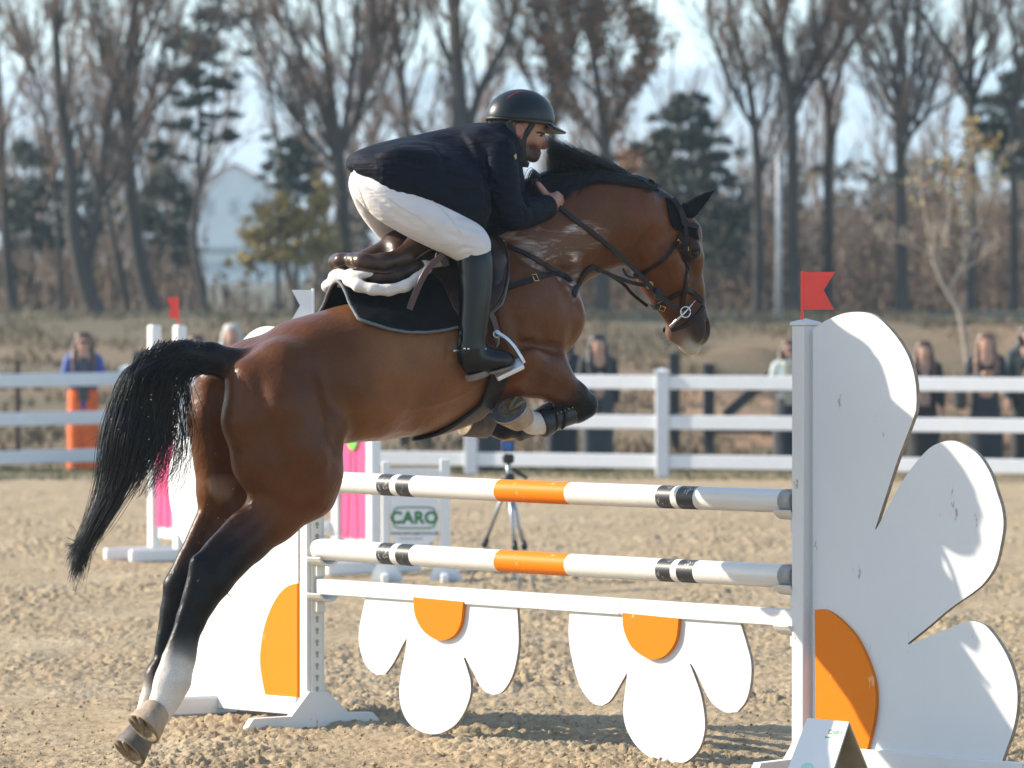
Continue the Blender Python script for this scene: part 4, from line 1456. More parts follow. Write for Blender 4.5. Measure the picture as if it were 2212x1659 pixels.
# --- fleece half pad under the saddle
hp = Sculpt(0.008)
half = [(716, 606, 11, .06), (736, 618, 12, .13), (768, 625, 12, .175), (802, 627, 12, .20), (838, 618, 12, .215), (872, 601, 11, .215), (908, 580, 9, .21)]
for sg in (1, -1):
    pts = [(HB(u, v, w) * [1, sg, 1], px(r), (1, 1, 1)) for u, v, r, w in half]
    hp.chain(pts, k=px(8))
hp.ell(HB(722, 601, 0.05), (px(20), .045, px(20)), k=px(10), col=(1, 1, 1)); hp.ell(HB(722, 601, 0.05) * [1, -1, 1], (px(20), .045, px(20)), k=px(10), col=(1, 1, 1))
hp.cone(HB(722, 598, 0.05), HB(722, 598, 0.05) * [1, -1, 1], px(12), px(12), k=px(10), ca=(1, 1, 1))
for u, v, w in ((775, 592, .09), (830, 588, .11), (890, 566, .12)):
    hp.ell(HB(u, v, w), (px(60), .07, px(13)), k=px(14), col=(1, 1, 1)); hp.ell(HB(u, v, w) * [1, -1, 1], (px(60), .07, px(13)), k=px(14), col=(1, 1, 1))
half_o = link('half_pad', hp.mesh('half_pad', 1), fleece_m)
half_o.location = HO; half_o.rotation_euler = (0, 0, PHI)
tag(half_o, 'white fleece half pad sandwiched between brown saddle and black pad', 'half pad')

# --- saddle
saddle = local_thing('saddle', 'dark brown leather jumping saddle strapped on the bay horse', 'saddle')
sd = Sculpt(0.008)
for sg in (1, -1):
    m_ = [1, sg, 1]
    sd.chain([(HB(724, 563, .05) * m_, px(17), (1, 1, 1)), (HB(745, 566, .105) * m_, px(17), (1, 1, 1)), (HB(790, 568, .135) * m_, px(19), (1, 1, 1)), (HB(840, 556, .13) * m_, px(24), (1, 1, 1)),
              (HB(890, 528, .10) * m_, px(32), (1, 1, 1)), (HB(950, 505, .08) * m_, px(30), (1, 1, 1)), (HB(1010, 492, .05) * m_, px(22), (1, 1, 1)), (HB(1040, 500, .03) * m_, px(16), (1, 1, 1))], k=px(14))
    sd.cone(HB(850, 540, .05) * m_, HB(1000, 500, .03) * m_, px(22), px(16), k=px(16), ca=(1, 1, 1))
sd.chain([(HB(724, 561, .0), px(15), (1, 1, 1)), (HB(760, 566, 0), px(11), (1, 1, 1)), (HB(840, 556, 0), px(11), (1, 1, 1)), (HB(900, 540, 0), px(14), (1, 1, 1))], sw=2.2, k=px(16))
link('seat', sd.mesh('seat', 2), seat_m, saddle)
pn = Sculpt(0.008)
for sg in (1, -1):
    m_ = [1, sg, 1]
    pn.chain([(HB(740, 588, .09) * m_, px(11), (1, 1, 1)), (HB(775, 596, .13) * m_, px(17), (1, 1, 1)), (HB(815, 595, .15) * m_, px(20), (1, 1, 1)), (HB(860, 580, .16) * m_, px(17), (1, 1, 1)), (HB(910, 560, .16) * m_, px(15), (1, 1, 1)), (HB(1000, 530, .14) * m_, px(18), (1, 1, 1))], k=px(12))
link('panel', pn.mesh('panel', 1), leather_m, saddle)
mb = MB()                                        # welt between seat and panel
P = [HB(u, v, w) for u, v, w in ((722, 586, .065), (735, 579, .11), (765, 585, .155), (800, 588, .178), (840, 583, .182), (880, 572, .175))]
mb.tube(spline(P, 5), 0.0055, 6)
mb.build('welt', seat_m, saddle, True)
# cantle badge and tie
mb = MB(); c = HB(726, 563, 0.088)
mb.tube([c + [0, -.0, 0], c + [0, -.006, 0]], [px(9), px(7.5)], 16)
o = mb.build('badge', brass_m, saddle, True)


def patch(name, poly, off, thick, mat, parent, rows=16, cols=16, puff=0.0, miss_w=0.2):
    """leather sheet over the hide: outline in view pixels (one span per row)"""
    poly = np.array(poly, float); m = len(poly)
    v0, v1 = poly[:, 1].min(), poly[:, 1].max()
    top = []
    for r in range(rows + 1):
        v = v0 + (v1 - v0) * (0.002 + 0.996 * r / rows)
        xs = []
        for i in range(m):
            a, b = poly[i], poly[(i + 1) % m]
            if (a[1] - v) * (b[1] - v) < 0:
                xs.append(a[0] + (b[0] - a[0]) * (v - a[1]) / (b[1] - a[1]))
        u0, u1 = min(xs), max(xs)
        row = []
        for c_ in range(cols + 1):
            u = u0 + (u1 - u0) * c_ / cols
            e = math.sin(math.pi * c_ / cols) * math.sin(math.pi * min(1, r / rows * .9 + .05))
            p, nn = hit(u, v, off + puff * e)
            if p is None or -p[1] < 0.03: p, nn = H(u, v, miss_w), np.array([0, -1., 0])
            row.append((p, nn))
        top.append(row)
    A = np.array([[p for p, n_ in row] for row in top])
    for _ in range(5):
        B = A.copy()
        B[1:-1, 1:-1] = (A[:-2, 1:-1] + A[2:, 1:-1] + A[1:-1, :-2] + A[1:-1, 2:]) / 4
        B[1:-1, 0] = (A[:-2, 0] + 2 * A[1:-1, 0] + A[2:, 0]) / 4; B[1:-1, -1] = (A[:-2, -1] + 2 * A[1:-1, -1] + A[2:, -1]) / 4
        A = B
    V = A.reshape(-1, 3); w_ = cols + 1
    F = [(r * w_ + c_, r * w_ + c_ + 1, (r + 1) * w_ + c_ + 1, (r + 1) * w_ + c_) for r in range(rows) for c_ in range(cols)]
    o = link(name, pymesh(name, V, F), mat, parent, True)
    md = o.modifiers.new('t', 'SOLIDIFY'); md.thickness = thick; md.offset = 0
    return o, A


flap, FA = patch('flap', spline([(900, 556), (1000, 505), (1048, 505), (1078, 535), (1094, 575), (1096, 610), (1086, 645), (1066, 672), (1042, 690), (1010, 702), (992, 698), (978, 680), (968, 650), (955, 622), (935, 600), (905, 584), (872, 578)], 3, True),
                 0.034, 0.007, leather_m, saddle, 22, 18, puff=0.012)
_mir = flap.copy(); C.objects.link(_mir); _mir.scale = (1, -1, 1)
mb = MB()
mb.tube([FA[i][-1] + [0, -.004, 0] for i in range(3, 23)], 0.0045, 5); mb.tube([FA[i][0] + [0, -.004, 0] for i in range(3, 23)], 0.0045, 5)
mb.build('flap_piping', seat_m, saddle, True)
# knee block in front of the boot
kb = Sculpt(0.008)
kb.chain([(H(1058, 525, .21), px(16), (1, 1, 1)), (H(1074, 565, .245), px(19), (1, 1, 1)), (H(1076, 610, .26), px(18), (1, 1, 1)), (H(1062, 650, .27), px(12), (1, 1, 1))], sw=.7, k=px(14))
link('knee_block', kb.mesh('knee_block', 1), leather_m, saddle)
# stirrup leather: loose end behind the leg, hanging part in front of it
mb = MB()
strap(mb, [(958, 545), (946, 560), (930, 573), (912, 600), (896, 636), (884, 668)], 0.027, 0.005, w=0.262)
mb.build('stirrup_leather', maroon_m, saddle)
mb = MB()
strap(mb, [(1046, 640), (1058, 672), (1068, 698), (1074, 722)], 0.026, 0.005, w=0.30)
mb.build('stirrup_leather', maroon_m, saddle)
mb = MB()
strap(mb, [(940, 552), (958, 560), (964, 575)], 0.030, 0.006, w=0.255)
mb.build('leather_keeper', leather_m, saddle)
# girth and stud guard under the belly
girth = local_thing('girth', 'dark leather girth with wide guard under the horse chest', 'girth')
V = []; F = []
rows = []
zc = H(1040, 760, 0)[2]
for th in np.linspace(1.62, 4.66, 50):
    cx = H(992, 780, 0)[0]
    under = max(0.0, 1 - abs(th - math.pi) / 0.75)
    xa = cx - 0.02 - 0.19 * under ** .9; xb = cx + 0.055
    row = []
    for t in np.linspace(0, 1, 9):
        p = drape(xa + (xb - xa) * t, zc, th, 0.013)
        row.append(p if p is not None else np.array([xa, 0, zc]))
    rows.append(row)
for r in rows: V += r
for i in range(len(rows) - 1):
    for j in range(8):
        F.append((i * 9 + j, i * 9 + j + 1, (i + 1) * 9 + j + 1, (i + 1) * 9 + j))
o = link('guard', pymesh('guard', V, F), strapm, girth, True)
md = o.modifiers.new('t', 'SOLIDIFY'); md.thickness = 0.012; md.offset = 0
mb = MB()
strap(mb, [(1042, 866), (1060, 868), (1090, 858), (1118, 843), (1142, 828)], 0.02, 0.005, w=0.04)
mb.build('strap', strapm, girth)
mb = MB(); ring(mb, H(1054, 862, .05), px(9), (0, 1, 0), 0.003); mb.build('ring', steel_m, girth, True)
# stirrup iron
st_t = local_thing('stirrup_iron', 'brushed silver stirrup iron on the rider boot', 'stirrup')
mb = MB()
for w_ in (0.36,):
    arm = spline([H(1072, 722, .315), H(1090, 732, .34), H(1108, 750, .36), H(1122, 772, .375), H(1128, 784, .375)], 5)
    arm2 = spline([H(1072, 722, .315), H(1070, 745, .27), H(1066, 775, .25), H(1064, 800, .25)], 5)
Vn = np.tile([[0.5, -0.2, 0.5]], (len(arm), 1))
ribbon(mb, arm, Vn, 0.028, 0.011)
ribbon(mb, arm2, np.tile([[0.5, -0.2, 0.5]], (len(arm2), 1)), 0.024, 0.010)
mb.build('arch', alu_m, st_t)
mb = MB()
A = H(1128, 784, .375); B = H(1070, 812, .33)
mb.bar(A, B, 0.05, 0.022, up=(0.45, -0.75, -0.25), bev=0.004)
mb.build('tread', alu_m, st_t)
mb = MB(); ring(mb, H(1073, 722, .312), px(7), (0.3, 1, 0), 0.004); mb.build('eye', alu_m, st_t, True)

# --- breastplate with running martingale
bp = local_thing('breastplate', 'dark leather breastplate and martingale across the horse chest', 'breastplate')
piece('chest_strap', strapm, bp, [(1052, 508), (1075, 522), (1103, 536), (1135, 549), (1165, 565), (1200, 586), (1226, 602)], 0.020, 0.005, 0.003, w=None)
piece('chest_strap', strapm, bp, [(1094, 622), (1112, 616), (1150, 604), (1180, 595), (1205, 592), (1222, 598), (1232, 610)], 0.023, 0.005, 0.003, w=None)
piece('martingale_strap', strapm, bp, [(1236, 640), (1244, 622), (1254, 600), (1264, 585), (1278, 577), (1294, 583)], 0.022, 0.005, w=0.06, over=True)
piece('martingale_strap', strapm, bp, [(1290, 582), (1327, 597), (1359, 609), (1385, 615), (1401, 617)], 0.016, 0.005, w=0.09)
piece('martingale_strap', strapm, bp, [(1303, 586), (1345, 612), (1364, 634), (1398, 661)], 0.013, 0.004, w=-0.06)
piece('martingale_strap', strapm, bp, [(1232, 735), (1226, 750), (1222, 764)], 0.016, 0.004, w=0.03)
bkl(bp, 1154, 602, 12, 16, ang=.2); bkl(bp, 1086, 528, 9, 14, ang=-.5)
for q, r_ in ((H(1403, 616, .10), 7), (H(1238, 640, .055), 7)):
    mb = MB(); ring(mb, q, px(r_), (0.2, 1, 0.2), 0.0028); mb.build('ring', brass_m, bp, True)

# --- bridle
br = local_thing('bridle', 'dark leather figure eight bridle with silver bit on the horse head', 'bridle')
piece('headpiece', strapm, br, [(1449, 433), (1462, 448), (1470, 466), (1477, 487)], 0.030, 0.006, 0.010, w=None, mirror=True)
piece('browband', strapm, br, [(1474, 485), (1486, 487), (1496, 490), (1503, 494)], 0.024, 0.008, 0.010, w=None, mirror=True)
piece('cheekpiece', strapm, br, [(1478, 487), (1481, 515), (1482, 550), (1482, 590), (1478, 625), (1472, 664)], 0.019, 0.006, 0.004, w=None, mirror=True)
piece('cheek_billet', strapm, br, [(1479, 490), (1483, 520), (1483, 556), (1483, 588)], 0.017, 0.005, 0.010, w=None)
piece('throatlash', strapm, br, [(1473, 492), (1464, 518), (1450, 541), (1433, 561), (1410, 577), (1386, 590), (1366, 594)], 0.014, 0.005, 0.004, w=None, mirror=True)
piece('noseband', strapm, br, [(1479, 622), (1492, 630), (1505, 640), (1515, 650)], 0.020, 0.006, 0.004, w=None, mirror=True)
piece('noseband', strapm, br, [(1518, 662), (1506, 682), (1491, 695), (1472, 706), (1450, 714)], 0.017, 0.006, 0.004, w=None, mirror=True)
piece('noseband', strapm, br, [(1470, 630), (1452, 641), (1437, 650), (1420, 660), (1407, 668)], 0.020, 0.006, 0.004, w=None, mirror=True)
mb = MB(); c, nn = hit(1516, 654, 0.004)
mb.box(c + [0.004, .02, 0], (0.018, 0.05, 0.036), bev=0.006); mb.build('nose_pad', simple('grey_nose_pad', (.05, .045, .055), .6), br)
A, _n = hit(1499, 648, .014); M_, _n = hit(1476, 672, .016); B = H(1447, 706, .075)
mb = MB(); mb.tube([A, M_, B], [0.003, 0.0045, 0.0055], 8); mb.build('bit_cheek', steel_m, br, True)
mb = MB(); ring(mb, M_ + [0, -.002, 0], px(12), (0.1, 1, 0), 0.0035); mb.build('bit_ring', steel_m, br, True)
mb = MB(); mb.tube([M_, M_ * [1, -1, 1]], 0.006, 8); mb.build('mouthpiece', steel_m, br, True)
bkl(br, 1484, 538, 9, 9); bkl(br, 1432, 664, 11, 12); bkl(br, 1463, 522, 10, 8, ang=-.8); bkl(br, 1411, 666, 16, 5, ang=-.3); bkl(br, 1413, 673, 16, 5, ang=-.3)
piece('rein', strapm, br, [(1206, 448), (1225, 463), (1242, 477), (1270, 497), (1296, 517), (1349, 561), (1398, 612), (1420, 637), (1462, 666)], 0.019, 0.006, w=0.125, over=True)
piece('rein_loop', strapm, br, [(1345, 580), (1352, 594), (1366, 600), (1384, 599), (1402, 592)], 0.008, 0.004, w=0.05)
mb = MB(); c = H(1421, 635, .132); mb.prism([c + [px(a), 0, px(b)] for a, b in ((-9, 12), (4, 16), (12, 2), (6, -14), (-8, -10))], [0, .006, 0], [0, -.008, 0]); mb.build('rein_stop', strapm, br)

# --- bonnet over poll and ears
bo = local_thing('ear_bonnet', 'black cloth ear bonnet over the horse poll and ears', 'ear bonnet')
for sg in (1, -1):
    o, A = patch('veil', [(1436, 428), (1452, 432), (1476, 454), (1494, 474), (1503, 496), (1507, 520), (1500, 514), (1488, 500), (1478, 496), (1470, 502), (1451, 503), (1444, 470)], 0.0065, 0.004, bonnet_m, bo, 14, 12, miss_w=0.03)
    if sg < 0: o.scale = (1, -1, 1)
for sg, wb, wt in ((1, 0.045, 0.075), (-1, -0.045, -0.06)):
    es = Sculpt(0.005)
    a, b, t = H(1478, 462, wb), H(1507, 438, (wb + wt) / 2), H(1541, 413, wt)
    es.chain([(a, px(19), BLK), ((a + b) / 2, px(19), BLK), (b, px(15), BLK), ((b + t) / 2, px(9), BLK), (t, px(2.5), BLK)], sw=.8, k=px(6))
    es.chain([(H(1500, 452, wb + .045 * sg), px(9), BLK), (H(1520, 434, wb + .04 * sg), px(6), BLK)], sw=.8, k=px(6), sub=True)
    link('ear_cover', es.mesh('ear_cover', 1), bonnet_m, bo)

# --- tendon boots on the fore legs
for lab, near in (('black tendon boot on the near foreleg of the jumping horse', True), ('black tendon boot on the far foreleg of the jumping horse', False)):
    t = local_thing('tendon_boot', lab, 'horse boot', 'tendon boots on the forelegs')
    bs = Sculpt(0.006)
    if near:
        cc = [(1238, 890, 27), (1218, 897, 24), (1198, 904, 25), (1176, 913, 30), (1166, 917, 30)]; w_ = .165
    else:
        cc = [(1215, 876, 26), (1180, 897, 24), (1140, 920, 26), (1112, 930, 28)]; w_ = -.17
    bs.chain([(H(u, v, w_), px(r), (1, 1, 1)) for u, v, r in cc], k=px(6))
    p0 = H(cc[0][0] - 4, cc[0][1], w_); p1 = H(cc[-1][0], cc[-1][1], w_)
    bs.cut(p0, p0 - p1); bs.cut(p1, p1 - p0)
    o = link('shell', bs.mesh('shell', 1), simple('boot_shell_black', (.012, .014, .017), .38, .3, spec=.5), t)
    if near:
        mb = MB()
        for s_ in (0.35, 0.62):
            p = p1 + (p0 - p1) * s_
            mb.tube([p + [math.cos(a) * .0, -.05 * math.cos(a) * 1.02, .05 * math.sin(a)] for a in np.linspace(-1.1, 1.0, 9)], 0.006, 5)
        mb.build('strap', strapm, t)
        mb = MB()
        for s_ in (0.3, 0.42, 0.54, 0.66, 0.78):
            p = p1 + (p0 - p1) * s_ + np.array([0.008, -.044, 0.026])
            mb.tube([p, p + [0, -.006, 0.003]], 0.0028, 6)
        mb.build('stud', brass_m, t)
# ------------------------------------------------------------------ the rider
navy_m = simple('navy_wool', (0.0022, 0.0040, 0.011), 0.7, 0.25, scale=5, bmp=0.0, spec=0.15)
_ntj = navy_m.node_tree; _bj = _ntj.nodes['Principled BSDF']
_h1 = noise(_ntj, 9, 3, 0.5, stretch=(1.0, 1.0, 3.2)); _h2 = noise(_ntj, 500, 2, 0.5)
_hh = math_(_ntj, 'ADD', _h1, math_(_ntj, 'MULTIPLY', _h2, 0.03))
bump(_ntj, _bj, _hh, 0.5, 0.035)
white_m = simple('white_breeches_cloth', (0.60, 0.565, 0.565), 0.75, 0.05, scale=12, sheen=0.2)
_ntw = white_m.node_tree; _bw = _ntw.nodes['Principled BSDF']
bump(_ntw, _bw, noise(_ntw, 13, 3, 0.5, stretch=(0.8, 1, 3.0)), 0.35, 0.02)
boot_m = simple('black_boot_leather', (0.003, 0.004, 0.005), 0.26, 0.3, scale=10, spec=0.32)
sole_b = simple('boot_sole', (0.17, 0.13, 0.10), 0.8, 0.3, scale=30)
SKIN = (0.36, 0.185, 0.125)
SKINR = (0.33, 0.14, 0.10)
BEARD = (0.070, 0.038, 0.026)
NAVYC = (0.01, 0.013, 0.025)

rider = local_thing('person', 'rider in navy jacket, white breeches, black helmet and boots on the horse', 'person')
W1 = (1, 1, 1)
jk = Sculpt(0.0075); bc = Sculpt(0.008); bd = Sculpt(0.0065)


def add(sc, pts, sw=1.0, k=14, sub=False, body=None, f=0.8, col=None):
    P = [(H(p[0], p[1], p[3]), px(p[2]), col or W1) for p in pts]
    sc.chain(P, sw, px(k), sub, 3)
    if body is not None and not sub:
        body.chain([(a, r * f, SKIN) for a, r, c in P], sw, px(k))


# breeches
add(bc, [(800, 392, 42, .07), (800, 392, 42, -.07)], k=20, body=bd)                       # seat
add(bc, [(812, 398, 44, .10), (850, 428, 48, .16), (905, 462, 47, .22), (960, 494, 42, .26), (1008, 522, 36, .285), (1022, 534, 31, .29)], k=20, body=bd)
add(bc, [(1022, 534, 31, .29), (1025, 556, 25, .295), (1024, 590, 18, .30)], k=12, body=bd)
add(bc, [(800, 400, 44, -.10), (836, 457, 45, -.15), (884, 508, 41, -.22), (960, 535, 36, -.28), (1010, 555, 33, -.29)], k=20, body=bd)
add(bc, [(1010, 555, 33, -.29), (1005, 640, 26, -.30)], k=12, body=bd)
add(bc, [(832, 500, 20, 0), (890, 520, 16, 0)], k=20, sub=True)
# jacket: trunk, skirt, sleeves
add(jk, [(830, 364, 34, 0), (900, 352, 46, 0), (970, 348, 58, 0), (1034, 341, 62, 0), (1062, 338, 54, 0)], sw=1.25, k=30, body=bd, f=.75)
add(jk, [(930, 372, 50, .07), (1010, 390, 62, .06), (1070, 405, 60, .05)], sw=1.1, k=30)
add(jk, [(930, 372, 50, -.07), (1010, 390, 62, -.06), (1070, 405, 60, -.05)], sw=1.1, k=30)
add(jk, [(772, 354, 12, 0), (800, 348, 18, 0), (840, 345, 28, 0), (900, 350, 43, 0)], sw=2.5, k=24)   # tails
add(jk, [(772, 357, 11, .075), (806, 362, 15, .14), (836, 364, 18, .175), (880, 372, 30, .17)], sw=.6, k=18)
add(jk, [(772, 357, 11, -.075), (806, 362, 15, -.14), (836, 364, 18, -.175), (880, 372, 30, -.17)], sw=.6, k=18)
add(jk, [(858, 372, 12, .205), (905, 392, 26, .235), (960, 418, 30, .265), (1000, 440, 22, .275), (1014, 450, 14, .27)], sw=.40, k=34)   # near skirt over the thigh
add(jk, [(880, 366, 40, .13), (960, 398, 48, .17), (1010, 420, 46, .18)], sw=.8, k=34)
add(jk, [(1000, 425, 40, .20), (1045, 452, 40, .15), (1075, 462, 34, .10)], sw=.6, k=24)
add(jk, [(1040, 320, 46, .13), (1072, 332, 42, .18)], k=24)                                  # shoulder
add(jk, [(1050, 318, 46, -.13), (1086, 330, 44, -.185)], k=24)
add(jk, [(1075, 338, 39, .19), (1081, 385, 35, .22), (1089, 432, 33, .235), (1104, 466, 30, .232)], k=14, body=bd, f=.6)
add(jk, [(1104, 466, 31, .232), (1138, 462, 28, .205), (1166, 452, 25, .17), (1182, 446, 23, .145)], k=12, body=bd, f=.58)
add(jk, [(1088, 336, 43, -.195), (1096, 400, 38, -.24), (1106, 466, 32, -.235)], k=14, body=bd, f=.6)
add(jk, [(1106, 466, 32, -.235), (1150, 458, 27, -.19), (1182, 446, 22, -.145)], k=12, body=bd, f=.58)
add(jk, [(1072, 290, 25, .05), (1094, 312, 20, .07), (1104, 338, 13, .07)], k=14)             # collar
add(jk, [(1072, 290, 25, -.05), (1094, 312, 20, -.07), (1104, 338, 13, -.07)], k=14)
# folds pressed into the cloth
for a, b in (((1046, 372, 4, .25), (1058, 440, 4, .25)), ((1112, 436, 4, .275), (1126, 474, 4, .26)), ((1134, 440, 4, .255), (1142, 478, 4, .24)), ((1066, 396, 3, .262), (1100, 412, 3, .272)), ((1066, 420, 3, .27), (1104, 432, 3, .28))):
    add(jk, [a, b], k=10, sub=True)
cw = H(1186, 445, .14); jk.cut(cw, H(1200, 440, .12) - H(1150, 456, .18))                     # cuffs
# head and neck
add(bd, [(1062, 320, 40, 0), (1098, 300, 34, 0), (1120, 280, 40, 0)], k=16, col=SKIN)
hd = lambda u, v, ru, rv, rw, w=0., k=6, col=SKIN, sub=False, ang=0.: bd.ell(H(u, v, w), (px(ru) / math.cos(PHI), rw, px(rv)), [[math.cos(ang), 0, math.sin(ang)], [0, 1, 0], [-math.sin(ang), 0, math.cos(ang)]], px(k), col, sub)
hd(1122, 256, 54, 50, .078, k=8)                                  # skull
hd(1146, 296, 27, 34, .062, k=14)                                 # face
add(bd, [(1128, 330, 15, .035), (1150, 340, 10, .018)], k=10, col=BEARD)
add(bd, [(1128, 330, 15, -.035), (1150, 340, 10, -.018)], k=10, col=BEARD)
hd(1153, 341, 10, 10, .026, k=8, col=BEARD)                       # chin
hd(1161, 331, 6, 4, .022, k=4, col=SKINR); hd(1160, 337, 6, 4, .02, k=3, col=SKINR)
hd(1157, 325, 8, 4, .028, k=5, col=BEARD)                         # moustache
add(bd, [(1168, 284, 5, 0), (1174, 304, 5, 0), (1177, 317, 6, 0)], k=7, col=SKINR)   # nose
hd(1172, 319, 5, 4, .016, k=4, col=SKINR)
hd(1163, 281, 9, 4, .05, .0, k=5, col=BEARD)                      # brow
hd(1168, 291, 5.5, 4, .012, .036, k=3, col=SKIN, sub=True); hd(1168, 291, 5.5, 4, .012, -.036, k=3, col=SKIN, sub=True)
hd(1148, 306, 12, 11, .018, .048, k=8, col=SKINR); hd(1148, 306, 12, 11, .018, -.048, k=8, col=SKINR)
for sg in (1, -1):
    hd(1121, 281, 11, 17, .016, .086 * sg, k=3, col=SKINR); hd(1124, 281, 5, 10, .012, .104 * sg, k=3, sub=True)
# near hand: fist round the rein with the thumb up
def hand(sg):
    hp_ = lambda u, v, w: H(u, v, w) * [1, sg, 1]
    f = lambda pts, k=5: bd.chain([(hp_(u, v, w), px(r), c) for u, v, r, w, c in pts], 1.0, px(k))
    f([(1168, 450, 15, .155, SKIN), (1182, 441, 15, .138, SKIN)], 8)
    f([(1182, 440, 16, .135, SKIN), (1196, 433, 17, .125, SKIN)], 8)
    for q, (ku, kv, mu, mv, tu, tv) in enumerate(((1203, 420, 1212, 426, 1202, 432), (1207, 430, 1215, 437, 1204, 441), (1205, 440, 1213, 447, 1202, 450), (1199, 449, 1206, 455, 1196, 456))):
        f([(1192, 430 + 4 * q, 8, .13, SKIN), (ku, kv, 7.2, .128, SKIN), (mu, mv, 6.2, .112, SKINR), (tu, tv, 5.2, .092, SKINR)], 3)
    f([(1182, 424, 9, .118, SKIN), (1171, 410, 7.5, .112, SKIN), (1164, 400, 6.4, .110, SKIN), (1160, 395, 4.6, .109, SKINR)], 4)
hand(1); hand(-1)


def rider_paint(V, Cc):
    # stubble along jaw and cheek
    n = vnoise(V[:, 0] * 60, V[:, 2] * 60, 4)
    a = H(1143, 333, .06)
    d = np.sqrt(((V[:, 0] - a[0]) / .062) ** 2 + ((V[:, 2] - a[2]) / .046) ** 2)
    w = np.clip((1.15 - d) * 2.2 + .15 * n, 0, .85)[:, None] * (V[:, 2] > a[2] - .08)[:, None]
    Cc = Cc * (1 - w) + np.array(BEARD) * .8 * w
    # cropped dark hair at the nape and temple
    e = H(1110, 290, .07); t_ = H(1137, 268, .07)
    hw = np.clip((e[0] - V[:, 0]) / .012 + .2 * n, 0, 1) * (V[:, 2] > H(1100, 312, 0)[2]) + np.clip((t_[0] - V[:, 0]) / .012, 0, 1) * np.clip((V[:, 2] - t_[2]) / .008, 0, 1)
    hw = np.clip(hw, 0, 1)[:, None]
    return Cc * (1 - hw) + np.array([.014, .009, .007]) * hw


skin_m, _nts, _bs, _c = vcol_mat('skin', rough=0.46, spec=0.4, nscale=160, namp=.06, bmp=.05)
_bs.inputs['Subsurface Weight'].default_value = 0.12
_bs.inputs['Subsurface Radius'].default_value = (0.01, 0.004, 0.002)
bd_me = bd.mesh('body', 1, tau=.004, paint=rider_paint)
link('body', bd_me, skin_m, rider)
RB = BVHTree.FromPolygons([tuple(v.co) for v in bd_me.vertices], [tuple(p.vertices) for p in bd_me.polygons])


def face(u, v, off=.001):
    d_ = dir_local(ray(u, v)); q, n_, _, _ = RB.ray_cast(Vector(CAML), Vector(d_).normalized())
    return np.array(q) + np.array(n_) * off if q is not None else H(u, v, .05)

jk_me = jk.mesh('jacket', 2)
press(jk_me, [([(1046, 330), (1050, 390), (1060, 440), (1082, 476)], -.016, .011), ([(1034, 340), (1036, 400), (1048, 450)], .006, .010), ([(868, 330), (905, 345), (946, 350)], -.007, .008), ([(860, 345), (900, 362), (950, 366)], .005, .008),
              ([(880, 376), (925, 368), (975, 374), (1015, 390)], -.008, .009), ([(930, 300), (958, 345), (966, 396)], -.007, .010), ([(990, 284), (1016, 330), (1020, 390)], -.007, .010), ([(1004, 284), (1030, 330), (1034, 380)], .005, .010),
              ([(1068, 376), (1085, 386), (1106, 384)], -.006, .007), ([(1066, 402), (1086, 412), (1110, 406)], -.006, .007), ([(1070, 430), (1092, 446), (1118, 438)], -.008, .008), ([(1078, 458), (1100, 472), (1120, 466)], -.006, .007),
              ([(1128, 446), (1134, 462), (1132, 482)], -.006, .006), ([(1148, 444), (1154, 458), (1152, 474)], -.005, .006), ([(1168, 432), (1174, 446), (1176, 464)], -.004, .005), ([(960, 420), (1000, 424), (1040, 410)], -.007, .010),
              ([(940, 400), (985, 402), (1030, 392)], .005, .010), ([(800, 338), (840, 346), (868, 364)], -.006, .007), ([(1050, 286), (1082, 300), (1098, 322)], -.006, .007), ([(790, 350), (836, 372), (880, 392), (960, 432), (1000, 448)], .006, .006)], False)
link('jacket', jk_me, navy_m, rider)
bc_me = bc.mesh('breeches', 2)
press(bc_me, [([(956, 468), (996, 486), (1034, 496)], -.006, .007), ([(962, 482), (1000, 500), (1040, 510)], .004, .007), ([(950, 494), (990, 514), (1030, 522)], -.006, .007), ([(990, 540), (1008, 536), (1030, 540)], -.007, .007), ([(1000, 556), (1012, 550), (1024, 556)], -.006, .006),
              ([(930, 452), (970, 464), (1000, 470)], -.005, .008), ([(788, 404), (815, 430), (850, 462), (890, 486)], -.007, .009), ([(770, 372), (800, 386), (830, 390)], -.005, .007), ([(860, 420), (900, 440), (940, 450)], -.004, .009), ([(776, 420), (792, 450), (816, 480)], -.006, .009)], False)
breeches = link('breeches', bc_me, white_m, rider)
BB = BVHTree.FromPolygons([tuple(v.co) for v in bc_me.vertices], [tuple(p.vertices) for p in bc_me.polygons])
for uvs in ([(790, 404), (812, 414), (840, 430), (871, 451), (912, 475), (944, 508)], [(922, 425), (950, 448), (975, 474), (996, 505)], [(770, 400), (780, 420), (790, 450)]):
    P = []
    for u, v in spline(np.array(uvs, float), 5):
        d_ = dir_local(ray(u, v)); q = BB.ray_cast(Vector(CAML), Vector(d_).normalized())[0]
        if q is not None: P.append(np.array(q) + [0, -.0008, 0])
    if len(P) > 3:
        mb = MB(); mb.tube(P, .0016, 4); mb.build('seam', simple('seam_thread', (.54, .51, .51), .8), breeches)
eye_w = simple('eye_white', (.5, .45, .42), .2)
dark_iris = simple('dark_iris', (.010, .007, .006), .15); brow_m = simple('brow_hair', (.012, .008, .006), .7)
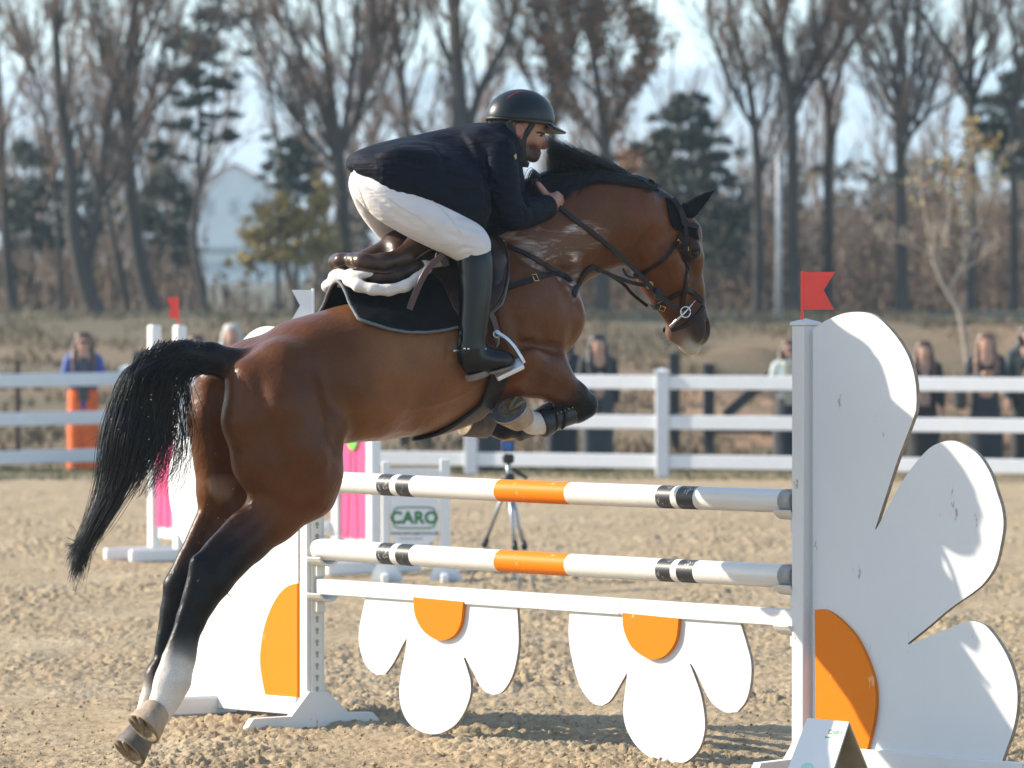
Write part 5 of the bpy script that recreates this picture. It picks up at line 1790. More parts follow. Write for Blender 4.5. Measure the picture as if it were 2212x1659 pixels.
for sg in (1, -1):
    mb = MB(); mb.tube(np.array([face(1165, 293.5), face(1169, 292.5, .002), face(1172, 294)]) * [1, sg, 1], [.0022, .0042, .0022], 8); mb.build('eye', dark_iris, rider, True)
    mb = MB(); mb.tube(spline(np.array([face(1159, 287), face(1164, 286), face(1169, 287), face(1174, 289.5)]) * [1, sg, 1], 3), .0040, 6); mb.build('eyebrow', brow_m, rider, True)
    mb = MB(); mb.tube(np.array([face(1157, 333.5), face(1162, 333), face(1165, 333)]) * [1, sg, 1], .0016, 5); mb.build('lips', simple('lip_line', (.10, .035, .03), .6), rider, True)
# riding boots
for sg in (1, -1):
    bt = Sculpt(0.0065)
    q = lambda u, v, r, w: (H(u, v, w) * [1, sg, 1], px(r), W1)
    bt.chain([q(1027, 552, 35, .297), q(1028, 600, 33, .305), q(1027, 650, 30, .315), q(1023, 700, 27, .32), q(1020, 738, 26, .32), q(1019, 765, 27, .32)], .88, px(10), False, 6)
    bt.chain([q(1020, 770, 27, .32), q(1048, 777, 22, .335), q(1078, 780, 17, .35), q(1098, 781, 13, .355)], .8, px(10), False, 5)
    bt.chain([q(1016, 775, 25, .32), q(1024, 793, 21, .32)], .8, px(8))
    for v_ in (712, 724, 733, 742):
        bt.chain([q(996, v_ + 5, 3, .32), q(1048, v_, 3, .345)], 1, px(8), sub=True)
    ct = H(1030, 535, .29) * [1, sg, 1]
    bt.cut(ct, np.array([0.22, 0, 1.0]))
    lb = H(1040, 806, .33) * [1, sg, 1]
    bt.cut(lb, np.array([0.30, 0, -1.0]))
    b_o = link('riding_boot', bt.mesh('riding_boot', 1), boot_m, rider)
    mb = MB()
    hc = H(1030, 808, .32) * [1, sg, 1]
    ax = np.array([0.96, 0, .28]); ay = np.array([0, 1., 0]); az = np.cross(ax, ay)
    ell_ = [hc + ax * px(28) * math.cos(t) + ay * .036 * math.sin(t) for t in np.linspace(0, 2 * math.pi, 20, endpoint=False)]
    mb.prism(ell_, az * 0.006, -az * 0.016)
    mb.build('heel', sole_b, b_o)
    mb = MB(); so = H(1082, 797, .35) * [1, sg, 1]
    mb.prism([so + ax * px(30) * math.cos(t) + ay * .036 * math.sin(t) for t in np.linspace(0, 2 * math.pi, 20, endpoint=False)], az * .004, -az * .006)
    mb.build('sole', sole_b, b_o)
    # spur
    mb = MB()
    w_ = .362
    P = spline([H(994, 757, .32), H(1008, 753, w_ - .005), H(1025, 752, w_), H(1045, 756, w_ + .002)], 5) * [1, sg, 1]
    mb.tube(P, 0.0045, 6)
    mb.build('spur_strap', strapm, b_o)
    mb = MB()
    mb.tube([H(993, 757, .32) * [1, sg, 1], H(978, 758, .32) * [1, sg, 1]], [.0045, .006], 8)
    for k_ in range(5):
        mb.box(H(1003 + 8 * k_, 753 + .3 * k_, w_ + .003) * [1, sg, 1], (.009, .004, .004))
    mb.box(H(1046, 756, w_ + .004) * [1, sg, 1], (.018, .004, .014), bev=.002)
    mb.build('spur', steel_m, b_o)
# helmet
hel = thing('helmet', 'glossy black riding helmet with red trim on the rider head', 'helmet', tuple(HO), PHI)
hm = Sculpt(0.0055)
hm.ell(H(1125, 256, 0), (px(70) / math.cos(PHI) * .97, .104, px(64)), k=px(4), col=W1)
hm.ell(H(1112, 258, 0), (px(58) / math.cos(PHI) * .97, .104, px(56)), k=px(10), col=W1)
hm.ell(H(1127, 268, 0), (px(60) / math.cos(PHI) * .97, .090, px(58)), k=px(3), sub=True)
hm.cut(H(1120, 262, .0), np.array([-0.06, 0, -1.0]))
shell_m = simple('black_helmet_shell', (0.006, 0.009, 0.011), 0.38, 0.12, scale=4, spec=0.34)
link('shell', hm.mesh('shell', 1), shell_m, hel)
# rear rim padding
mb = MB()
rimp = [H(1122, 263, 0) + np.array([px(67) / math.cos(PHI) * .97 * math.cos(t), .1 * math.sin(t), -.012 * math.cos(t)]) for t in np.linspace(0, 2 * math.pi, 33)]
mb.tube(rimp, 0.009, 6); mb.build('rim', simple('helmet_rim', (.010, .011, .012), .5), hel, True)
# peak: thin curved brim
V = []; F = []
for i, t in enumerate(np.linspace(-1.15, 1.15, 17)):
    for j, r in enumerate((0.0, 0.5, 1.0)):
        c0 = H(1126, 262, 0)
        x = (px(62) + px(36) * r * math.cos(t * 0.9)) / math.cos(PHI) * .95
        V.append(c0 + [x * math.cos(t * .82) , x * .0 + .104 * math.sin(t) * (1 + .10 * r), -0.012 - 0.030 * r * math.cos(t) ** .5 if abs(t) < 1.5 else -.012])
for i in range(16):
    for j in range(2):
        F.append((i * 3 + j, i * 3 + j + 1, (i + 1) * 3 + j + 1, (i + 1) * 3 + j))
pk = link('peak', pymesh('peak', V, F), shell_m, hel, True)
md = pk.modifiers.new('t', 'SOLIDIFY'); md.thickness = .005
red_m = simple('red_trim', (.25, .02, .022), .35)
mb = MB()
c0 = H(1125, 256, 0); rr = np.array([px(70) / math.cos(PHI) * .97, .104, px(64)])
for sg in (1, -1):
    tr = []
    for u, v in ((1074, 254), (1078, 243), (1085, 228), (1094, 216), (1104, 207), (1114, 202), (1124, 199), (1149, 197)):
        d_ = dir_local(ray(u, v)); o_ = (CAML - c0) / rr; dd = d_ / rr
        A_, B_, C_ = dd @ dd, 2 * o_ @ dd, o_ @ o_ - 1
        disc = B_ * B_ - 4 * A_ * C_
        t_ = (-B_ - math.sqrt(max(disc, 0))) / (2 * A_)
        tr.append((CAML + d_ * t_) * [1, sg, 1])
    tr = np.array(tr); tr = c0 + (tr - c0) * 1.004
    mb.tube(spline(tr, 4), 0.0028, 6)
mb.build('trim', red_m, hel, True)
mb = MB()
for sg in (1, -1):
    P = spline([H(1152, 266, .088), H(1141, 283, .083), H(1132, 300, .076), H(1130, 325, .066), H(1134, 350, .045), H(1140, 356, 0.0)], 5) * [1, sg, 1]
    ribbon(mb, P, np.tile([[0, -1.0 * sg, -.1]], (len(P), 1)), .022, .005)
    P = spline([H(1098, 262, .094), H(1106, 284, .09), H(1118, 302, .082), H(1130, 312, .074)], 5) * [1, sg, 1]
    ribbon(mb, P, np.tile([[0, -1.0 * sg, -.1]], (len(P), 1)), .024, .005)
mb.build('harness', simple('black_webbing', (.010, .011, .012), .7), hel)
# dark hair under the helmet
# sleeve badge and cuff label
mb = MB()
bdg = [(1110, 352), (1113, 340), (1117, 338), (1121, 334), (1122, 342), (1119, 350), (1121, 358), (1118, 358), (1116, 352), (1113, 358), (1111, 358)]
mb.prism([H(u - 7, v - 2, .262) for u, v in bdg], [0, .002, 0], [0, -.004, 0])
mb.build('badge', simple('gold_thread', (.50, .34, .13), .6), rider)
mb = MB(); mb.prism([H(u, v, .192) for u, v in ((1180, 437), (1187, 435), (1189, 446), (1182, 447))], [0, .004, 0], [0, -.004, 0]); mb.build('cuff_label', simple('white_label', (.7, .7, .7), .6), rider)
# ------------------------------------------------------------------ white rail fence round the arena
vinyl_m = simple('white_vinyl_rail', (0.62, 0.64, 0.67), 0.4, 0.04)
FD = [(-560, 51.6), (-160, 53.5), (272, 55.6), (645, 54.6), (1017, 53.9), (1430, 53.0), (1843, 52.2), (2256, 51.3), (2669, 50.4)]
posts = [np.array([(u - CX) / FPX * d, d, 0.0]) for u, d in FD]
fence = thing('rail_fence', 'white three rail fence round the sand arena', 'fence', tuple(posts[4]))
for i, p in enumerate(posts):
    q = p - posts[4]
    mb = MB()
    mb.box(q + [0, 0, .545], (.135, .135, 1.09), bev=.008)
    po = mb.build('post', vinyl_m, fence)
    mb = MB(); c = q + np.array([0, 0, 1.09]); s_ = .082
    b4 = [c + [s_ * a, s_ * b_, 0] for a, b_ in ((-1, -1), (1, -1), (1, 1), (-1, 1))]
    mb.add(b4 + [x + [0, 0, .03] for x in b4] + [c + [0, 0, .06]], [(0, 1, 5, 4), (1, 2, 6, 5), (2, 3, 7, 6), (3, 0, 4, 7), (4, 5, 8), (5, 6, 8), (6, 7, 8), (7, 4, 8), (3, 2, 1, 0)])
    mb.build('post_cap', vinyl_m, po)
for a, b_ in zip(posts, posts[1:]):
    d = (b_ - a) / np.linalg.norm(b_ - a)
    for z in (1.0, 0.585, 0.175):
        mb = MB(); mb.bar(a + d * .06 - posts[4] + [0, 0, z], b_ - d * .06 - posts[4] + [0, 0, z], .145, .04, bev=.008)
        mb.build('rail', vinyl_m, fence)

# dark paddock fence behind it
darkwood_m = simple('dark_stained_wood', (0.022, 0.024, 0.026), 0.7, 0.3)
pf_p = [(300, 62.5), (875, 62), (919, 61.2), (1200, 61), (1457, 61.5), (1531, 60.2), (1840, 60), (2110, 60.2), (2400, 60.4)]
pk0 = np.array([0, 61.0, 0])
pfence = thing('paddock_fence', 'dark wooden paddock fence behind the white rails', 'fence', tuple(pk0))
pp = []
for u, d in pf_p:
    x = (u - CX) / FPX * d; z = float(zground(np.array([x]), np.array([d]))[0])
    p = np.array([x, d, z]); pp.append(p)
    mb = MB(); mb.box(p - pk0 + [0, 0, .54], (.13, .13, 1.16), bev=.01); mb.build('post', darkwood_m, pfence)
for a, b_ in zip(pp[1:], pp[2:]):
    for z in (.34,):
        mb = MB(); mb.bar(a - pk0 + [0, -.07, z], b_ - pk0 + [0, -.07, z], .10, .05); mb.build('rail', darkwood_m, pfence)
mb = MB(); a = at(1566, 898, 60.0); b_ = at(1700, 782, 60.0); mb.bar(a - pk0, b_ - pk0, .12, .06); mb.build('brace', darkwood_m, pfence)
mb = MB(); p = at(38, 905, 60); g = float(zground(np.array([p[0]]), np.array([60.]))[0])
mb.tube([(0, 0, -.1), (0, 0, at(38, 778, 60)[2] - g)], .035, 8)
o = mb.build('stake', simple('rusty_stake', (.045, .025, .02), .8)); o.location = (p[0], 60, g)
tag(o, 'thin rusty stake behind the fence beside the woman in blue', 'stake')

# ------------------------------------------------------------------ the pink obstacle farther back
pink_m = worn_paint('pink_paint', (0.80, 0.085, 0.24), dirt=(.75, .4, .5), amount=.75)
gleaf_m = simple('green_leaf_paint', (0.16, 0.55, 0.07), .45, .1)
wht2_m = worn_paint('white_obstacle_paint', (0.74, 0.74, 0.73), dirt=(.35, .28, .2), amount=.72)


def pink_standard(label, u0, u1, vt, d, flag, vb):
    a = np.array([(u0 - CX) / FPX * d, d, 0]); b_ = np.array([(u1 - CX) / FPX * (d - .25), d - .25, 0])
    t = thing('striped_standard', label, 'jump standard', tuple((a + b_) / 2), 0, 'standards of the pink obstacle')
    o0 = (a + b_) / 2
    ax = (b_ - a) / np.linalg.norm(b_ - a); nn = np.array([ax[1], -ax[0], 0]); nn = nn if nn[1] < 0 else -nn
    zt = at(u0, vt, d)[2]
    W = np.linalg.norm(b_ - a)
    for p in (a, b_):
        mb = MB(); mb.box(p - o0 + [0, 0, zt / 2 + .03], (.08, .08, zt - .06), (ax, nn, HZ_), bev=.012); mb.build('post', wht2_m, t)
        mb = MB(); mb.bar(p - o0 + nn * .42 + [0, 0, .05], p - o0 - nn * .42 + [0, 0, .05], .09, .06, bev=.012); mb.build('foot', wht2_m, t)
    # panel with a hollow top edge
    z0, z1 = .16, zt - .10
    poly = [a + ax * .045 + [0, 0, z0], b_ - ax * .045 + [0, 0, z0]] + [a + ax * (W / 2 + (W / 2 - .045) * math.cos(w_)) + np.array([0, 0, z1 - .11 * math.sin(w_)]) for w_ in np.linspace(0, math.pi, 9)]
    mb = MB(); mb.prism([p - o0 for p in poly], nn * .01, -nn * .01); mb.build('panel', wht2_m, t)
    m_ = (a + b_) / 2 - o0 + nn * .016
    hw = W / 2 - .055
    for tri_ in ([(-hw, .24), (-hw, 1.05), (-.02 * 1, .98), (-hw * .55, .24)], [(hw, .24), (hw, 1.05), (.02, .98), (hw * .55, .24)], [(-hw * .36, .24), (hw * .36, .24), (.012, .86), (-.012, .86)]):
        mb = MB(); mb.prism([m_ + ax * x + np.array([0, 0, z]) for x, z in tri_], nn * .005, -nn * .004); mb.build('pink_stripe', pink_m, t)
    mb = MB(); mb.prism([m_ + ax * .055 * math.cos(w_) + np.array([0, 0, .93 + .10 * math.sin(w_)]) for w_ in np.linspace(0, 2 * math.pi, 18, endpoint=False)], nn * .02, -nn * .002); mb.build('green_leaf', gleaf_m, t)
    if flag:
        fy = b_[1]
        mb = MB(); s0, s1 = at(383, 642, fy), at(387, 712, fy); mb.tube([s0 - o0, s1 - o0], .008, 6); mb.build('flag_stick', redflag_m, t)
        mb = MB(); mb.prism([at(u, v, fy) - o0 for u, v in ((382, 642), (361, 643), (369, 663), (364, 688), (385, 687))], np.array([0, .002, 0]), np.array([0, -.002, 0])); mb.build('flag', redflag_m, t)


pink_standard('white and pink standard with small red flag left of the tail', 333, 388, 702, 36.0, True, 1205)
pink_standard('white and pink standard beside the green lettered sign', 731, 806, 720, 34.3, False, 1240)
# poles of that obstacle, mostly hidden by the horse
a = np.array([(388 - CX) / FPX * 35.75, 35.75, 0]); b_ = np.array([(731 - CX) / FPX * 34.3, 34.3, 0])
for z, lab in ((.62, 'upper'), (.30, 'lower')):
    mb = MB(); mb.tube([a + [.05, 0, z], b_ + [-.05, 0, z]], .045, 12)
    o = mb.build('jump_pole', wht2_m, None, True)
    tag(o, lab + ' white pole of the pink obstacle behind the horse legs', 'pole', 'poles of the pink obstacle')

# ------------------------------------------------------------------ small gate with the lettered sign
sy = 33.2
def gpt(u, v, y=sy): return at(u, v, y)
so = np.array([gpt(895, 1000)[0], sy, 0])
sg_ = thing('sign_gate', 'low white gate carrying the green lettered sign behind the poles', 'sign', tuple(so))
for u0, u1, vt, vb in ((824, 842, 996, 1256), (950, 972, 991, 1246)):
    a_, b2 = gpt(u0, vt), gpt(u1, vb)
    mb = MB(); mb.box(((a_[0] + b2[0]) / 2 - so[0], 0, a_[2] / 2), (b2[0] - a_[0], .06, a_[2]), bev=.008); mb.build('post', wht2_m, sg_)
    xc = (a_[0] + b2[0]) / 2 - so[0]
    mb = MB(); mb.prism([(xc - .10, -.032, 0), (xc + .12, -.032, 0), (xc + .10, -.032, .05), (xc + .028, -.032, .17), (xc - .028, -.032, .17), (xc - .09, -.032, .05)], np.array([0, -.012, 0]), np.array([0, .012, 0])); mb.build('foot', wht2_m, sg_)
    mb = MB(); mb.bar((xc, -.24, .03), (xc, .24, .03), .06, .05, bev=.01); mb.build('foot', wht2_m, sg_)
a_, b2 = gpt(842, 1012), gpt(950, 1042)
mb = MB(); mb.box(((a_[0] + b2[0]) / 2 - so[0], .0, (a_[2] + b2[2]) / 2), (b2[0] - a_[0], .04, a_[2] - b2[2])); mb.build('rail', wht2_m, sg_)
poly = [(843, 1042), (947, 1042), (947, 1150), (940, 1166), (925, 1175), (868, 1181), (852, 1172), (845, 1156)]
mb = MB(); mb.prism([gpt(u, v) - so + [0, -.02, 0] for u, v in poly], np.array([0, .008, 0]), np.array([0, -.008, 0]))
sb = mb.build('sign_board', simple('white_sign_board', (.74, .74, .76), .4, .03), sg_)
green_s = simple('green_sign_print', (0.015, 0.17, 0.05), 0.5, 0.05); grey_s = simple('grey_sign_print', (0.10, 0.10, 0.10), .6, .1)
f_y = -.030
fr = []
for i in range(33):                              # rounded frame round the name
    w_ = 2 * math.pi * i / 32
    cx_, cz_ = math.copysign(abs(math.cos(w_)) ** .35, math.cos(w_)), math.copysign(abs(math.sin(w_)) ** .35, math.sin(w_))
    c0 = gpt(895, 1118) - so
    fr.append(c0 + [cx_ * .136, f_y, cz_ * .068])
mb = MB(); mb.tube(fr, .0045, 6); mb.build('name_frame', green_s, sg_)
text('name', 'CARO', .108, green_s, sg_, gpt(895, 1119) - so + [0, f_y, 0], (1, 0, 0), (0, 0, 1), bold=.0042, space=1.05)
text('web_address', 'www.caro-parcours.de', .034, grey_s, sg_, gpt(896, 1151) - so + [0, f_y, 0], (1, 0, 0), (0, 0, 1), bold=.0006)
text('small_print', 'by Parcours Service', .018, grey_s, sg_, gpt(888, 1163) - so + [0, f_y, 0], (1, 0, 0), (0, 0, 1))

# ------------------------------------------------------------------ tripod with the timing sensor
ty = 32.4
tg = np.array([gpt(1097, 1000, ty)[0], ty, 0])
tp = thing('tripod', 'silver and black tripod standing on the sand behind the poles', 'tripod', tuple(tg))
tl_m = simple('tripod_alloy', (.33, .35, .38), .35, .1, metal=.8); tb_m = simple('tripod_black', (.015, .016, .018), .5, .2)
top = gpt(1098, 1040, ty) - tg
for (u, v, dy) in ((1018, 1182, 2.2), (1122, 1278, -.25), (1156, 1276, -.2), (1085, 1180, 2.0)):
    if (u, v) == (1085, 1180): continue
    g = ground_at(u, v) - tg if u > 1100 else np.array([gpt(1012, 1000, ty)[0] - tg[0], .28, .0])
    k = top + (g - top) * .58
    mb = MB(); mb.tube([top, k], .013, 8); lg = mb.build('leg', tl_m, tp, True)
    mb = MB(); mb.tube([k, g + [0, 0, .0]], .008, 8); mb.build('lower_leg', tl_m, lg, True)
    mb = MB(); mb.tube([k - (g - top) * .03, k + (g - top) * .04], .020, 8); mb.build('leg_clamp', tb_m, lg, True)
mb = MB(); mb.tube([top + [0, 0, -.02], top + [0, 0, .12]], .014, 8); mb.build('column', tl_m, tp, True)
mb = MB(); mb.tube([top + [0, 0, -.02], top + [0, 0, .02], top + [0, 0, .05]], [.035, .045, .03], 10); mb.build('collar', tb_m, tp, True)
mb = MB(); mb.box(top + [0, 0, .145], (.075, .07, .06), bev=.012); mb.tube([top + [.03, -.02, .08], top + [.12, -.04, .02]], .012, 8); mb.build('head', tb_m, tp)
mb = MB(); mb.tube([top + [.0, .0, -.16], top + [0, 0, -.02]], .012, 6); mb.build('centre_brace', tl_m, tp, True)
sn_z = top[2]
sn = thing('timing_sensor', 'yellow and blue timing sensor on the tripod', 'sensor', tuple(tg + [0, 0, sn_z]))
mb = MB(); mb.box((0, 0, .225), (.085, .07, .075), bev=.008); mb.build('housing', simple('dark_blue_housing', (.02, .05, .10), .45), sn)
mb = MB(); mb.box((0, -.037, .228), (.05, .006, .05)); mb.build('label_plate', simple('blue_label', (.03, .12, .38), .5), sn)
mb = MB(); mb.tube([(0, 0, .262), (0, 0, .30), (0, 0, .36)], [.035, .045, .05], 14); mb.build('cap', simple('yellow_plastic', (.80, .42, .02), .5), sn, True)

# ------------------------------------------------------------------ spectators
HAIR_BR = (0.050, 0.026, 0.016); HAIR_DK = (0.014, 0.010, 0.009); HAIR_GD = (0.16, 0.085, 0.042)
FACE = (0.43, 0.24, 0.17)


def spectator(label, u, d, vtop, top, bottom, hair, skirt=False, hairlen=.30, arms='down', glasses=False, scarf=None, phone=False, bag=None, inner=None, turn=0.0, hair2=None):
    x = (u - CX) / FPX * d
    g = float(zground(np.array([x]), np.array([d]))[0]) - .02
    ht = at(u, vtop, d)[2] - g
    s = ht / 1.66
    t = thing('person', label, 'person', (x, d, g), turn, 'spectators at the rail')
    h = 0.017
    bdy = Sculpt(h); cl = Sculpt(h); tr = Sculpt(h); hr = Sculpt(0.013)
    S = lambda p: np.array(p) * s
    def c(sc, pts, sw=1.0, k=.04, col=(1, 1, 1)):
        sc.chain([(S(p[:3]), p[3] * s, col) for p in pts], sw, k * s)
    # body
    c(bdy, [(0, -.01, 1.53, .085), (0, -.02, 1.48, .075)], col=FACE); c(bdy, [(0, -.045, 1.455, .045), (0, -.03, 1.47, .05)], col=FACE)
    bdy.ell(S((0, -.095, 1.51)), np.array((.014, .02, .022)) * s, None, .012, FACE)
    c(bdy, [(0, .01, 1.45, .052), (0, .02, 1.36, .06)], col=FACE); c(bdy, [(0, .02, 1.34, .12), (0, .02, .95, .12)], col=FACE)
    for sg in (-1, 1):
        c(bdy, [(.08 * sg, .02, .92, .075), (.09 * sg, .02, .5, .05), (.10 * sg, .02, .09, .036), (.105 * sg, -.09, .035, .035)], col=(.05, .045, .045))
        if arms == 'down': A = [(.17 * sg, .02, 1.33, .06), (.22 * sg, .03, 1.08, .05), (.22 * sg, -.04, .85, .042)]
        elif arms == 'folded': A = [(.17 * sg, .02, 1.33, .06), (.235 * sg, -.02, 1.09, .052), (-.02 * sg, -.17, 1.10 - .03 * sg, .045)]
        else: A = [(.17 * sg, .02, 1.33, .06), (.225 * sg, .0, 1.08, .052), (.05 * sg, -.20, 1.17, .042)]
        c(bdy, [(p[0], p[1], p[2], p[3] * .7) for p in A], col=FACE)
        e = np.array(A[-1][:3]); pd = e - np.array(A[-2][:3]); pd /= np.linalg.norm(pd)
        c(bdy, [(*(e + pd * .03), .035), (*(e + pd * .09), .03)], col=FACE)
        for q in range(4):
            off = np.array([.012 * (q - 1.5), 0, 0]); c(bdy, [(*(e + pd * .08 + off), .011), (*(e + pd * .15 + off), .009)], k=.008, col=FACE)
        c(bdy, [(*(e + pd * .04), .014), (*(e + pd * .09 + [-.04 * sg, -.01, 0]), .011)], k=.01, col=FACE)
        c(cl, A, k=.05)
    c(cl, [(0, .02, 1.36, .10), (0, .02, 1.25, .15), (0, .02, 1.02, .135), (0, .02, .82, .15)], sw=.72, k=.06)
    c(cl, [(-.10, .02, 1.36, .06), (.10, .02, 1.36, .06)], k=.05)
    if skirt: c(tr, [(0, .02, .98, .15), (0, .02, .55, .19), (0, .02, .14, .21)], sw=.7, k=.05)
    else:
        for sg in (-1, 1): c(tr, [(.07 * sg, .02, .92, .115), (.085 * sg, .02, .5, .10), (.095 * sg, .02, .08, .10)], k=.03)
    # hair
    c(hr, [(0, .01, 1.57, .092), (0, .03, 1.53, .09)], k=.03)
    for sg in (-1, 1):
        c(hr, [(.05 * sg, .0, 1.605, .042), (.086 * sg, -.005, 1.52, .030), (.108 * sg, -.05, 1.50 - hairlen * .55, .040), (.112 * sg, -.11, 1.48 - hairlen, .026)], k=.025)
    c(hr, [(0, .06, 1.52, .08), (0, .08, 1.50 - hairlen, .06)], k=.03)
    hr.ell(S((0, -.11, 1.505)), np.array((.074, .10, .10)) * s, None, .012, None, True)
    bm_, _, _, _ = skinbg
    link('body', bdy.mesh('body', 1, tau=.006), bm_, t)
    link('coat', cl.mesh('coat', 1), top, t)
    link('skirt' if skirt else 'trousers', tr.mesh('trousers', 1), bottom, t)
    link('hair', hr.mesh('hair', 1), hair, t)
    if inner is not None:
        mb = MB(); mb.prism([S(p) for p in ((-.05, -.105, 1.36), (.05, -.105, 1.36), (.06, -.115, .86), (-.06, -.115, .86))], np.array([0, .01, 0]), np.array([0, -.01, 0])); mb.build('shirt', inner, t)
    if scarf is not None:
        sc = Sculpt(.015); sc.chain([(S((math.cos(w_) * .075, .01 + math.sin(w_) * .075, 1.37 + .01 * math.sin(3 * w_))), .045 * s, (1, 1, 1)) for w_ in np.linspace(0, 6.28, 9)], 1, .02)
        link('scarf', sc.mesh('scarf', 1), scarf, t)
    if glasses:
        mb = MB()
        for sg in (-1, 1): mb.box(S((.034 * sg, -.098, 1.535)), (.05 * s, .012, .034 * s), bev=.004)
        mb.box(S((0, -.10, 1.545)), (.03, .01, .008)); mb.build('sunglasses', simple('dark_lens', (.01, .01, .012), .15), t)
    if phone:
        mb = MB(); mb.box(S((0, -.27, 1.20)), (.075, .012, .14), (np.array([1, 0, 0]), np.array([0, .8, .6]), np.array([0, -.6, .8])), bev=.003); mb.build('phone', simple('phone_black', (.012, .012, .014), .2), t)
    if bag is not None:
        mb = MB(); mb.box(S((-.30, -.02, .90)), (.14 * s, .16 * s, .26 * s), bev=.03); mb.build('handbag', bag, t)
    return t


skinbg = vcol_mat('spectator_skin', rough=.5, spec=.35, nscale=60, namp=.04, bmp=0)
mk_ = lambda n, c, r=.8: simple(n, c, r, .2, scale=9, bmp=.3, bscale=14, sheen=.2)
blk_c = mk_('black_coat', (.012, .012, .014)); dkb_c = mk_('dark_navy_coat', (.011, .015, .024)); gry_t = mk_('charcoal_trousers', (.035, .040, .048))
h_br, h_dk, h_gd, h_wh = (simple(n, c, .45, .4, scale=30, stretch=(1, 1, .15)) for n, c in (('brown_hair', (.075, .038, .022)), ('dark_hair', HAIR_DK), ('chestnut_hair', HAIR_GD), ('pale_hair', (.46, .42, .37))))
spectator('woman in blue puffer jacket and orange trousers with arms folded at left', 180, 57.0, 716, mk_('blue_puffer', (.014, .05, .25), .6), mk_('orange_trousers', (.70, .12, .012)), h_br, arms='folded', glasses=True, inner=mk_('grey_top', (.05, .06, .07)), turn=.1)
spectator('dark haired person behind the small red flagged standard', 424, 57.5, 722, blk_c, gry_t, h_br, hairlen=.22)
spectator('pale haired person in black behind the horse tail', 501, 57.2, 698, blk_c, gry_t, h_wh, hairlen=.26, arms='phone', phone=True)
spectator('person in dark trousers behind the foreleg and tripod', 1056, 56.5, 722, blk_c, gry_t, h_dk, hairlen=.1)
spectator('dark clothed person half hidden behind the raised foreleg', 1214, 57.4, 716, dkb_c, dkb_c, h_dk, hairlen=.08)
spectator('dark wavy haired woman in black jacket, just right of the raised foreleg', 1292, 56.6, 721, blk_c, gry_t, h_dk, hairlen=.32, turn=.15)
spectator('woman in pale mint jacket and sunglasses beside the right standard post', 1706, 56.4, 733, mk_('mint_jacket', (.40, .45, .43), .6), dkb_c, h_br, skirt=True, hairlen=.06, arms='phone', glasses=True, scarf=mk_('mint_scarf', (.55, .62, .56)), inner=mk_('cream_top', (.38, .36, .27)))
spectator('smiling woman with long brown hair and open black coat', 1996, 55.8, 735, blk_c, blk_c, h_br, hairlen=.26, skirt=True, inner=simple('bare_neck_top', (.30, .19, .15), .6))
spectator('woman with long chestnut hair looking down at her phone', 2130, 55.6, 717, dkb_c, dkb_c, h_gd, hairlen=.36, skirt=True, arms='phone', phone=True, bag=mk_('black_handbag', (.014, .014, .016), .4))
spectator('person in dark teal jacket cut by the right picture edge', 2222, 55.9, 700, mk_('teal_jacket', (.012, .028, .036)), blk_c, h_dk, hairlen=.05)
# ------------------------------------------------------------------ trees behind the field
bark_m = simple('grey_bark', (0.055, 0.046, 0.040), 0.9, 0.35, scale=5, bmp=.6, bscale=12, stretch=(1, 1, .2))
twig_m = simple('brown_twigs', (0.19, 0.125, 0.092), 0.85, 0.3, scale=1.2)
paletwig_m = simple('pale_twigs', (0.34, 0.29, 0.23), 0.8, 0.25, scale=3)
needle_m = simple('pine_needles', (0.028, 0.040, 0.024), 0.7, 0.5, scale=1.5)
brleaf_m = simple('dry_brown_leaves', (0.25, 0.125, 0.055), 0.8, 0.5, scale=1.5)
ylleaf_m = simple('yellow_leaves', (0.30, 0.215, 0.06), 0.7, 0.45, scale=2.5)
gyleaf_m = simple('olive_yellow_leaves', (0.33, 0.29, 0.09), 0.6, 0.5, scale=6)
RG = np.random.default_rng(5)


def tubes_mesh(name, segs, mat, parent, kind=None):
    """segs: list of (points, radii, sides) -> one mesh"""
    V = []; F4 = []; o = 0
    for P, R, n in segs:
        m = len(P)
        T = np.gradient(P, axis=0); T /= np.linalg.norm(T, axis=1)[:, None] + 1e-9
        a = np.cross(T, [0.31, 0.92, 0.24]); a /= np.linalg.norm(a, axis=1)[:, None] + 1e-9
        b = np.cross(T, a)
        th = 2 * math.pi * np.arange(n) / n
        ring_ = P[:, None, :] + R[:, None, None] * (np.cos(th)[None, :, None] * a[:, None, :] + np.sin(th)[None, :, None] * b[:, None, :])
        V.append(ring_.reshape(-1, 3))
        i = (np.arange(m - 1)[:, None] * n + np.arange(n)[None, :]).ravel() + o
        j = (np.arange(m - 1)[:, None] * n + (np.arange(n)[None, :] + 1) % n).ravel() + o
        F4.append(np.stack([i, j, j + n, i + n], 1)); o += m * n
    me = fastmesh(name, np.concatenate(V), np.concatenate(F4))
    ob = link(name, me, mat, parent, True)
    if kind: ob['kind'] = kind
    return ob


def grow(p, d, L, n, up=.25, wig=.12):
    P = [np.array(p, float)]; d = np.array(d, float) / np.linalg.norm(d)
    for i in range(n):
        d = d + RG.normal(0, wig, 3) + [0, 0, up * .2]; d /= np.linalg.norm(d)
        P.append(P[-1] + d * L / n)
    return np.array(P)


def side_dir(T, ang):
    r = RG.normal(0, 1, 3); r -= T * (r @ T); r /= np.linalg.norm(r) + 1e-9
    return T * math.cos(ang) + r * math.sin(ang)


